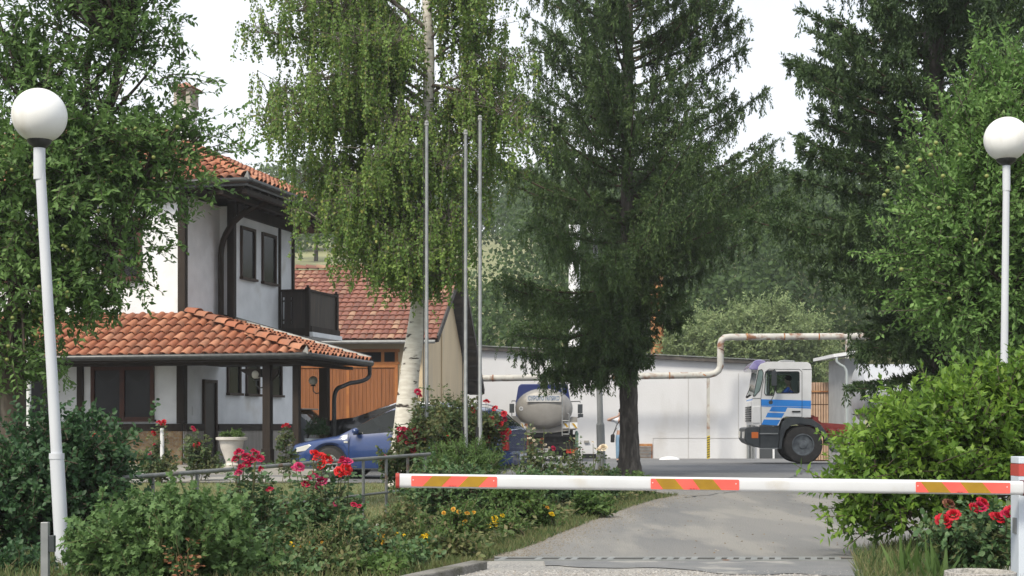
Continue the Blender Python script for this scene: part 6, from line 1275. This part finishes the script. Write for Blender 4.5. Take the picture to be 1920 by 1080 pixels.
rose_plant('sparse rose bush with a pale cream bloom in front of the grey lamp post', 21, 1100, [(1062, 830), (1080, 815), (1120, 850), (1050, 860), (1090, 850)], dryb[12:20]+[(1128, 843, .06, 'cream'), (1131, 840, .05, 'cream')], 111, lm='roselt', ls=.05, fill=[E(1090, 888, 21, 45, 10, .3)], nf=7, dens=.55)
D = 10.6
rose_plant('deep red rose bush below the boom at the lower right', D, 1850, [(1790, 1000), (1880, 960), (1820, 940)],
  [(1764, 978, .050, 'red'), (1784, 966, .042, 'red'), (1820, 953, .034, 'red'), (1834, 952, .044, 'crimson'), (1845, 945, .042, 'red'), (1868, 972, .048, 'red'), (1885, 966, .04, 'crimson'), (1893, 962, .044, 'red'), (1782, 948, .040, 'dryp'), (1881, 976, .036, 'crimson')], 112, fill=[E(1850, 1020, D, 70, 42, .3), E(1790, 1025, D, 40, 35, .3)], nf=46, ls=.05)
rose_plant('young red-leaved shoot rising from the currant bush', 10.2, 345, [(340, 1000), (350, 1020), (335, 1035), (345, 1050)], [], 113, lm='dry', ls=.036, name='red_shoot', group=None, dens=.55)
rose_plant('pale green sparse rose by the stone wall, left of the door rose', 28.5, 285, [(300, 850), (270, 860), (320, 870)], [(281, 850, .03, 'pink')], 114, lm='roselt', ls=.07, fill=[E(300, 882, 28.5, 35, 15, .3)], nf=14)
rose_plant('rose bush behind the tip of the boom with mottled leaves', 17, 790, [(740, 900), (800, 880), (830, 900), (770, 930)], [(748, 905, .03, 'pink'), (790, 905, .02, 'dryp')], 115, lm='rose', ls=.045, fill=[E(800, 930, 17, 44, 34, .5), E(775, 955, 17, 22, 30, .4)], nf=34)

# ------------------------------------------------------------------ flowering herbs
def herb(label, D, px, py, rx, ry, blooms, seed, lm='herb', name='flowering_herb', ls=.04, ncl=40, group='yellow flowering plants on the verge', tm=T_LEAF):
    rg = np.random.default_rng(seed); rs = random.Random(seed); r = shrub(name, label, [E(px, py, D, rx, ry, rx*D/FPX)], D, px, rg, ncl, 7, .12, 9, tm, ls, LM[lm], up=.9, stems=6, group=group, cr=.1, wm=greentwig, cat='flowering plant')
    g = Geo()
    for (bx_, by_, rad, kind) in blooms:
        p = np.array(at(bx_, by_, D-.12)); blossom(kind, r, p, rad, rs, 'flower'); a = np.array([gx(px, D)+rs.uniform(-.08, .08), D, gz(py+ry*.5, D)]); g.tube(np.array([a, (a+p)/2, p]), [.004, .003, .002], 3)
    if blooms: rel(g.build('flower_stalks', greentwig, None), r)
    return r
herb('yellow flowering plant in the lower middle, nearest the kerb', 12.6, 800, 1027, 38, 22, [(792, 1008, .030, 'yellow'), (803, 1004, .028, 'yellow'), (807, 1017, .032, 'yellow'), (795, 1021, .024, 'yellow'), (815, 1022, .024, 'yellow'), (812, 1031, .026, 'yellow'), (787, 1018, .022, 'yellow'), (822, 1018, .022, 'yellow')], 201)
herb('yellow flowering plant under the boom beside the round shrub', 14.6, 935, 992, 32, 20, [(927, 973, .030, 'yellow'), (931, 978, .030, 'yellow'), (942, 967, .022, 'yellow'), (916, 988, .028, 'yellow'), (934, 985, .03, 'yellow'), (946, 989, .032, 'yellow'), (922, 982, .018, 'yellow')], 202)
herb('plant with small orange flowers left of the yellow flowers', 13.4, 865, 990, 36, 34, [(850, 955, .018, 'orange'), (860, 960, .018, 'orange'), (876, 963, .02, 'orange'), (888, 962, .018, 'orange'), (872, 978, .018, 'orange'), (866, 985, .014, 'orange'), (832, 962, .016, 'orange')], 203)
herb('bushy plant with tiny yellow flowers at the bottom centre left', 11.2, 600, 1045, 65, 40, scatter(21, 22, (545, 1015, 640, 1070), .012, ['yellow', 'orange']), 204, lm='weed', ls=.03, ncl=60)
herb('low plant with orange buds below the railing post', 12.4, 720, 1015, 50, 32, scatter(22, 12, (700, 1000, 760, 1025), .014, ['orange', 'yellow']), 205, lm='weed', ls=.036)
herb('leafy green plant by the verge, right of the round shrub', 17.8, 1108, 955, 22, 10, [], 206, ls=.07, ncl=18, group=None, name='leafy_plant')
herb('blue-green plant in the middle of the flower bed', 12.6, 700, 1050, 60, 28, [], 207, lm='rose', ls=.045, ncl=40, group=None, name='leafy_plant', tm=T_WIDE)
herb('tall light green plant filling the bed right of the big red roses', 13.2, 765, 1000, 30, 30, [], 208, lm='weed', ls=.045, ncl=44, group=None, name='leafy_plant', tm=T_WIDE)
herb('yellow blooms on the right edge of the round shrub', 15.9, 1024, 968, 8, 10, [(1034, 965, .028, 'yellow'), (1026, 952, .02, 'orange'), (1018, 948, .014, 'yellow'), (990, 940, .014, 'yellow'), (968, 942, .014, 'yellow')], 209, ncl=8)
herb('drooping plant with dark leaves at the foot of the red roses', 11.6, 650, 1060, 40, 30, [], 210, lm='rose', ls=.05, ncl=30, group=None, name='leafy_plant', tm=T_WIDE)
for i, (px, py, rx, ry, D_, lm_, lab) in enumerate(((20, 1075, 60, 22, 11.3, 'dark', 'dark low plant at the bottom left corner beside the sensor post'), (500, 1082, 40, 28, 10.9, 'rose', 'dark leafy plant at the bottom edge right of the currant bush'), (565, 1085, 40, 20, 10.8, 'rose', 'leafy plant at the bottom edge before the tiny yellow flowers'), (640, 1085, 45, 20, 10.9, 'weed', 'weedy plant at the bottom edge below the drooping plant'), (715, 1085, 40, 16, 10.9, 'herb', 'light green weedy plant at the bottom edge left of the kerb'), (770, 1060, 36, 18, 11.6, 'rose', 'dark leafed plant just behind the kerb'), (845, 1035, 26, 12, 12.2, 'weed', 'low weeds at the end of the kerb by the drain'))):
    herb(lab, D_, px, py, rx, ry, [], 230+i, lm=lm_, ls=.042, ncl=30, group=None, name='leafy_plant', tm=T_WIDE)
# broad-bladed iris leaves at the lower right
rg = np.random.default_rng(61)
for i, (px, D, lab) in enumerate(((1700, 10.6, 'iris clump with pointed blades at the lower right, left of the planter'), (1750, 10.3, 'iris clump with pointed blades touching the concrete planter'))):
    g = Geo(); n = 26; P = np.stack([gx(px, D)+rg.normal(size=n)*.06, D+rg.normal(size=n)*.06, np.zeros(n)], 1); X = unit(rg.normal(size=(n, 3))*[.3, .3, .05]+[0, 0, 1.]); g.inst(T_BLADE[0]*[1, 1.6, .25], T_BLADE[1], P, X, unit(rg.normal(size=(n, 3))*[1, 1, .1]), rg.uniform(.18, .38, n))
    o = g.build('iris_clump', LM['herb'], None); tag(o, lab, 'plant', 'iris clumps by the planter')
# potted plants
rg = np.random.default_rng(62)
for r_, p0, rad, hz, lm, lab in ((urn1, urn1.location+Vector((0, 0, .66)), .24, .10, 'herb', 'low bright green plants growing in the white urn'), (urn2, urn2.location+Vector((0, 0, .80)), .22, .22, 'dark', 'dark feathery plant growing in the blue-grey pot')):
    lf, wd, C = crown(rg, [(tuple(p0), (rad, rad, hz))], 40, 7, .08, 9, T_LEAF, .05, up=.8, cr=.06, floor=p0.z-.1); pr_ = plant('pot_plant', p0, lab, 'plant', 'plants growing in pots'); rel(lf.build('foliage', LM[lm], None), pr_); rel(wd.build('stems', greentwig, None), pr_)

# ------------------------------------------------------------------ grass and weeds
rg = np.random.default_rng(71)
def grass(name, n, pos, h, lm='grass', wide=1.):
    P = pos(n); g = Geo(); n = len(P); X = unit(rg.normal(size=(n, 3))*[.45, .45, .05]+[0, 0, 1.]); g.inst(T_BLADE[0]*[1, wide, 1], T_BLADE[1], P, X, unit(rg.normal(size=(n, 3))*[1, 1, .1]), h*rg.uniform(.5, 1.4, n)); o = g.build(name, LM[lm], None); tag(o, kind='stuff', label=name.replace('_', ' ')+' growing beside the drive', cat='grass'); return o
def lawn_pos(n):
    y = 13+15.5*rg.random(n)**1.3; x = rg.uniform(-1, 0, n)*(1+y*.36)-.4; x = np.minimum(x, np.interp(y, [13, 18, 28.6], [-1.7, -.8, .4])); return np.stack([x, y, np.zeros(n)], 1)
grass('lawn_grass', 60000, lawn_pos, .055, wide=1.6)
def verge_pos(n):
    y = 11.3+12.2*rg.random(n)**1.4; e = np.interp(y, [11.3, 12.2, *LX[0][2:7]], [-.42, -.25, *LX[1][2:7]]); wd_ = np.abs(rg.normal(size=n))*np.interp(y, [11, 16, 23], [.30, .42, .5]); return np.stack([e+.03-wd_, y, np.zeros(n)], 1)
grass('verge_grass', 15000, verge_pos, .06, 'weed', 1.7)
def bed_pos(n):
    y = rg.uniform(9.3, 14.5, n); return np.stack([np.interp(y, [9, 10.2, 11.45, 14.5], [-1.3, -.82, -.36, -.3])-rg.random(n)*3.6, y, np.zeros(n)], 1)
grass('bed_weeds', 16000, bed_pos, .085, 'weed', 1.6)
def right_pos(n):
    y = rg.uniform(9.2, 16, n); return np.stack([np.interp(y, [9, 12.4, 16], [2.05, 2.75, 4.9])+np.abs(rg.normal(size=n))*.6, y, np.zeros(n)], 1)
grass('right_verge_grass', 9000, right_pos, .12, 'weed', 1.0)
def tuft_pos(n):
    c = np.stack([gx(rg.uniform(1620, 1700, 14), 1)*11, rg.uniform(10, 12, 14)], 1); k = rg.integers(0, 14, n); q = c[k]+rg.normal(size=(n, 2))*.07; return np.stack([q[:, 0], q[:, 1], np.zeros(n)], 1)
def edge_weeds(n):
    y = 12.6+10.4*rg.random(n); e = np.interp(y, LX[0][2:7], LX[1][2:7]); return np.stack([e-.25-rg.random(n)*.9, y, np.zeros(n)], 1)
gw = Geo(); P = edge_weeds(5200); P[:, 2] = rg.uniform(.01, .15, len(P)); gw.inst(*T_LEAF, P, unit(rg.normal(size=(len(P), 3))*[1, 1, .4]), unit(rg.normal(size=(len(P), 3))*.3+[0, -.2, 1]), .065*rg.uniform(.6, 1.3, len(P))); tag(gw.build('ground_cover', LM['weed'], None), 'low leafy ground cover along the verge', 'ground cover', kind='stuff')

T_GRIT = (np.array([(-.5, -.4, 0), (.5, -.3, 0), (.3, .5, 0), (-.4, .4, 0), (0, 0, .45)], float), np.array([(0, 1, 4), (1, 2, 4), (2, 3, 4), (3, 0, 4)]))
def grit(name, lab, n, pos, s0, s1, m):
    P = pos(n); n = len(P); g = Geo(); a = rg.uniform(0, 6.28, n); g.inst(*T_GRIT, P, np.stack([np.cos(a), np.sin(a), np.zeros(n)], 1), np.repeat([[0, 0, 1.]], n, 0), rg.uniform(s0, s1, n)); o = g.build(name, m, None); tag(o, lab, 'gravel', kind='stuff')
gritm = mat('gritm', (.3,.28,.26), .95, island=[(.34,.33,.31), (.22,.21,.20), (.42,.40,.37), (.16,.155,.15), (.30,.27,.23)])
grit('loose_gravel', 'loose gravel strewn before the drain', 15000, lambda n: np.stack([rg.uniform(-.4, 4.2, n), 9.4+1.9*rg.random(n), np.full(n, .006)], 1), .006, .022, gritm)
def edge_grit(n):
    y = 12.5+11*rg.random(n)**1.3; e = np.interp(y, LX[0][1:7], LX[1][1:7]); return np.stack([e+np.abs(rg.normal(size=n))*.22-.05, y, np.full(n, .008)], 1)
grit('edge_grit', 'grit and crumbs of soil along the edge of the drive', 6000, edge_grit, .004, .017, mat('crumb', (.14,.12,.09), .95, island=[(.16,.13,.09), (.22,.20,.17), (.10,.085,.06)]))
grit('road_litter', 'scattered grit and bits of dry leaf on the drive', 700, lambda n: np.stack([rg.uniform(.2, 4.6, n)+np.linspace(0, 2.0, n), np.linspace(12.6, 26, n), np.full(n, .009)], 1), .006, .022, mat('litter', (.14,.12,.09), .95, island=[(.12,.09,.05), (.30,.28,.25), (.08,.07,.06), (.22,.16,.08)]))
# ------------------------------------------------------------------ far vegetation
rg = np.random.default_rng(81)
def far_tree(g, wd, x, y, h, r, ls, n, rg, k=7):
    z0 = H(y, x); top = z0+h; c0 = np.array([x, y, z0+h*.55]); C = c0+rg.normal(size=(k, 3))*[r*.55, r*.45, h*.20]; C[:, 2] = np.clip(C[:, 2], z0+h*.16, top-h*.14)
    rr = rg.uniform(.38, .62, k)*r; m = n//k
    for c, q in zip(C, rr):
        d = unit(rg.normal(size=(m, 3))+[0, 0, .25]); bump = 1+.22*np.sin(d[:, 0]*7+c[0])*np.sin(d[:, 2]*6+c[2]); P = c+d*(q*bump*rg.uniform(.72, 1.05, m))[:, None]*[1, 1, .85]
        g.inst(T_WIDE[0], T_WIDE[1], P, unit(rg.normal(size=(m, 3))), unit(d+rg.normal(size=(m, 3))*.5), ls*rg.uniform(.6, 1.4, m))
    if wd is not None: wd.tube(np.array([[x, y, z0-.3], [x+.1, y, z0+h*.5]]), [h*.025, h*.012], 5)
g, wd = Geo(), Geo(); n = 0
for k in range(1250):
    y = rg.uniform(88, 285) if k < 950 else rg.uniform(86, 125); x = rg.uniform(-.33, .38)*y
    px = 960+x/y*FPX
    left = px < 990
    low = 835 < px < 1000 and y < 104
    if left and y < 165 and not low: continue
    if 850 < px < 990 and y < 200 and not low: continue
    if y > 110 and y < 150 and 1260 < px < 1330: continue
    h = rg.uniform(4.2, 5.6) if low else rg.uniform(6.5, 10.5)
    far_tree(g, None, x, y, h, rg.uniform(2.6, 4.0), .20+y*.0010, 420 if y < 180 else 260, rg)
fw = g.build('forest', LM['forest'], None); tag(fw, 'dense green wood covering the hill behind the yard', 'forest', kind='stuff')
# skyline trees, each one a thing
for i, (px, y, h, lab) in enumerate(((592, 150, 9.5, 'pale green tree on the hill just right of the house roof'), (985, 262, 9.5, 'hazy rounded tree on the skyline left of the middle spruce'), (1065, 262, 8.0, 'hazy tree on the skyline seen beside the trunk of the middle spruce'), (1470, 255, 9.5, 'pale hazy tree on the skyline between the two spruces'), (1520, 250, 11., 'tallest hazy tree on the skyline next to the right-hand spruce'), (910, 262, 8.5, 'hazy tree on the skyline behind the right flagpole'), (1410, 240, 8.5, 'hazy tree lower on the skyline, left of the pale one between the spruces'), (480, 140, 7.5, 'pale tree behind the corner of the upper house roof'))):
    x = gx(px, y); r = plant('hill_tree', (x, y, H(y, x)), lab, 'tree', 'trees along the skyline'); g, wd = Geo(), Geo(); far_tree(g, wd, x, y, h, 4.2, .42, 2600, rg, 12); rel(g.build('crown', LM['far'] if i in (0, 7) else LM['forest'], None), r); rel(wd.build('trunk', bark, None), r)
for i, (px, py, rx, ry, lab) in enumerate(((1300, 655, 62, 48, 'leftmost of the pale grey-green willows behind the white shed'), (1385, 640, 60, 52, 'pale willow behind the step in the overhead pipe'), (1440, 630, 62, 50, 'tallest pale willow above the overhead pipe'), (1500, 650, 52, 45, 'rightmost pale willow behind the truck cab'))):
    D = 74+i*1.5; r = plant('willow', (gx(px, D), D, H(D)), lab, 'tree', 'pale willows behind the shed'); rg2 = np.random.default_rng(300+i)
    lf, wd, C = crown(rg2, [E(px, py, D, rx, ry, 1.6), E(px, py+40, D, rx*1.05, ry, 1.6), E(px+rx*.3, py-18, D, rx*.45, ry*.55, 1.0)], 130, 9, .7, 12, T_LEAF, .19, up=1.0, cr=.5, floor=-1, shell=.3)
    wd.tube(np.array([[gx(px, D), D, H(D)], [gx(px, D), D, gz(py, D)]]), [.15, .06], 6); rel(lf.build('crown', LM['willow'], None), r); rel(wd.build('trunk', bark, None), r)
# thin branching tree in the clearing
x = gx(1317, 112); y = 112; r = plant('thin_tree', (x, y, H(y, x)), 'thin dark-trunked tree standing in a gap of the wood above the shed', 'tree'); wd = Geo(); b0_ = np.array([x, y, H(y, x)]); rg2 = np.random.default_rng(5)
wd.tube(np.array([b0_-[0, 0, .3], b0_+[.05, 0, 3.2], b0_+[0, 0, 5.6]]), [.19, .15, .05], 7)
for k in range(13): 
    z = rg2.uniform(2.2, 5.4); a = b0_+[0, 0, z]; e = a+np.array([rg2.choice([-1, 1])*rg2.uniform(1.0, 2.3), rg2.normal()*.6, rg2.uniform(.8, 1.9)]); wd.tube(np.array([a, (a+e)/2-[0, 0, .15], e]), [.07, .05, .02], 5)
rel(wd.build('trunk', bark, None), r)
lf, w2, C = crown(rg2, [((x, y, b0_[2]+6.2), (2.7, 2, 1.4)), ((x+1.5, y, b0_[2]+4.6), (1.5, 1.3, 1.2))], 50, 7, .8, 10, T_WIDE, .26, cr=.6, floor=-1); rel(lf.build('crown', LM['forest'], None), r)
lf, wd = Geo(), Geo()
for px, y, h in ((880, 152, 5.5), (560, 168, 6), (620, 170, 6.5), (660, 168, 6)):
    x = gx(px, y); far_tree(lf, wd, x, y, h, 4.6, .36, 1600, rg, 10)
tag(lf.build('hedgerow', LM['forest'], None), 'dark hedgerow along the top of the pale field', 'hedge', kind='stuff')
# ------------------------------------------------------------------ pieces of one kind become parts of their own
def split_parts(src, newname, key=None):
    for o in [o for o in bpy.data.objects if o.type == 'MESH' and o.name.split('.')[0] == src and o.parent]:
        bm = bmesh.new(); bm.from_mesh(o.data); bmesh.ops.remove_doubles(bm, verts=bm.verts, dist=1e-5); bm.verts.index_update(); comp = {}; groups = {}
        for v in bm.verts:
            if v.index in comp: continue
            st = [v]; comp[v.index] = v.index; cc = [v]
            while st:
                a = st.pop()
                for e in a.link_edges:
                    b = e.other_vert(a)
                    if b.index not in comp: comp[b.index] = v.index; st.append(b); cc.append(b)
            c = sum((q.co for q in cc), Vector())/len(cc); k = key(c) if key else v.index
            for q in cc: comp[q.index] = k
            groups[k] = 1
        if len(groups) < 2: bm.free(); o.name = newname; continue
        for k in groups:
            nv = {}; me = bpy.data.meshes.new(newname); vs, fs, mi, sm = [], [], [], []
            for f in bm.faces:
                if comp[f.verts[0].index] != k: continue
                ids = []
                for q in f.verts:
                    if q.index not in nv: nv[q.index] = len(vs); vs.append(q.co[:])
                    ids.append(nv[q.index])
                fs.append(ids); mi.append(f.material_index); sm.append(f.smooth)
            me.from_pydata(vs, [], fs)
            for m in o.data.materials: me.materials.append(m)
            me.polygons.foreach_set('material_index', mi); me.polygons.foreach_set('use_smooth', sm)
            if any(sm): me.set_sharp_from_angle(angle=R(40))
            n = bpy.data.objects.new(newname, me); COL.objects.link(n); n.parent = o.parent; n.location = o.location
            for md in o.modifiers:
                if md.type == 'BEVEL': b = n.modifiers.new('bevel', 'BEVEL'); b.width = md.width; b.segments = md.segments; b.limit_method = md.limit_method; b.angle_limit = md.angle_limit
        bm.free(); bpy.data.objects.remove(o)
ys = lambda c: c.y > (1.1 if True else 0)
split_parts('rafters', 'rafter'); split_parts('side_windows', 'side_window'); split_parts('side_window', 'side_window'); split_parts('fittings', 'fitting')
for nm in ('step_panel', 'corner_deflector'): split_parts(nm, nm, lambda c: c.y > 1.1)
for o_ in (truck, blue):
    pass
split_parts('air_tank', 'air_tank'); split_parts('door_handles', 'door_handle'); split_parts('steps', 'step'); split_parts('wall_pipes', 'wall_pipe'); split_parts('eyes', 'eye'); split_parts('shoes', 'shoe')
split_parts('hoops', 'hoop'); split_parts('roof_rail', 'roof_rail'); split_parts('rivets', 'rivet')
for nm in ('headlight', 'mirror'):
    for o in [o for o in bpy.data.objects if o.type == 'MESH' and o.name.split('.')[0] == nm and o.parent]:
        if o.parent == tk: continue
        mid_ = 1.1 if o.parent == truck else 0
        old = o.name; o.name = 'tmp_piece'; split_parts('tmp_piece', nm, lambda c, m=mid_: c.y > m)
HAZE = 0.0006
# ------------------------------------------------------------------ haze
def haze(density):
    me_ = MB(); me_.box((-850, -35, -1.8), (850, 800, 66)); m = bpy.data.materials.new('haze_air'); m.use_nodes = True; t = m.node_tree; t.nodes.clear()
    o_ = t.nodes.new('ShaderNodeOutputMaterial'); v = t.nodes.new('ShaderNodeVolumePrincipled'); v.inputs['Color'].default_value = (.92, .95, .98, 1); v.inputs['Density'].default_value = density; v.inputs['Anisotropy'].default_value = .2
    t.links.new(v.outputs[0], o_.inputs['Volume']); h = me_.build('haze', m); tag(h, 'thin pale summer haze over the valley', 'haze', kind='stuff')
if HAZE > 0: haze(HAZE)
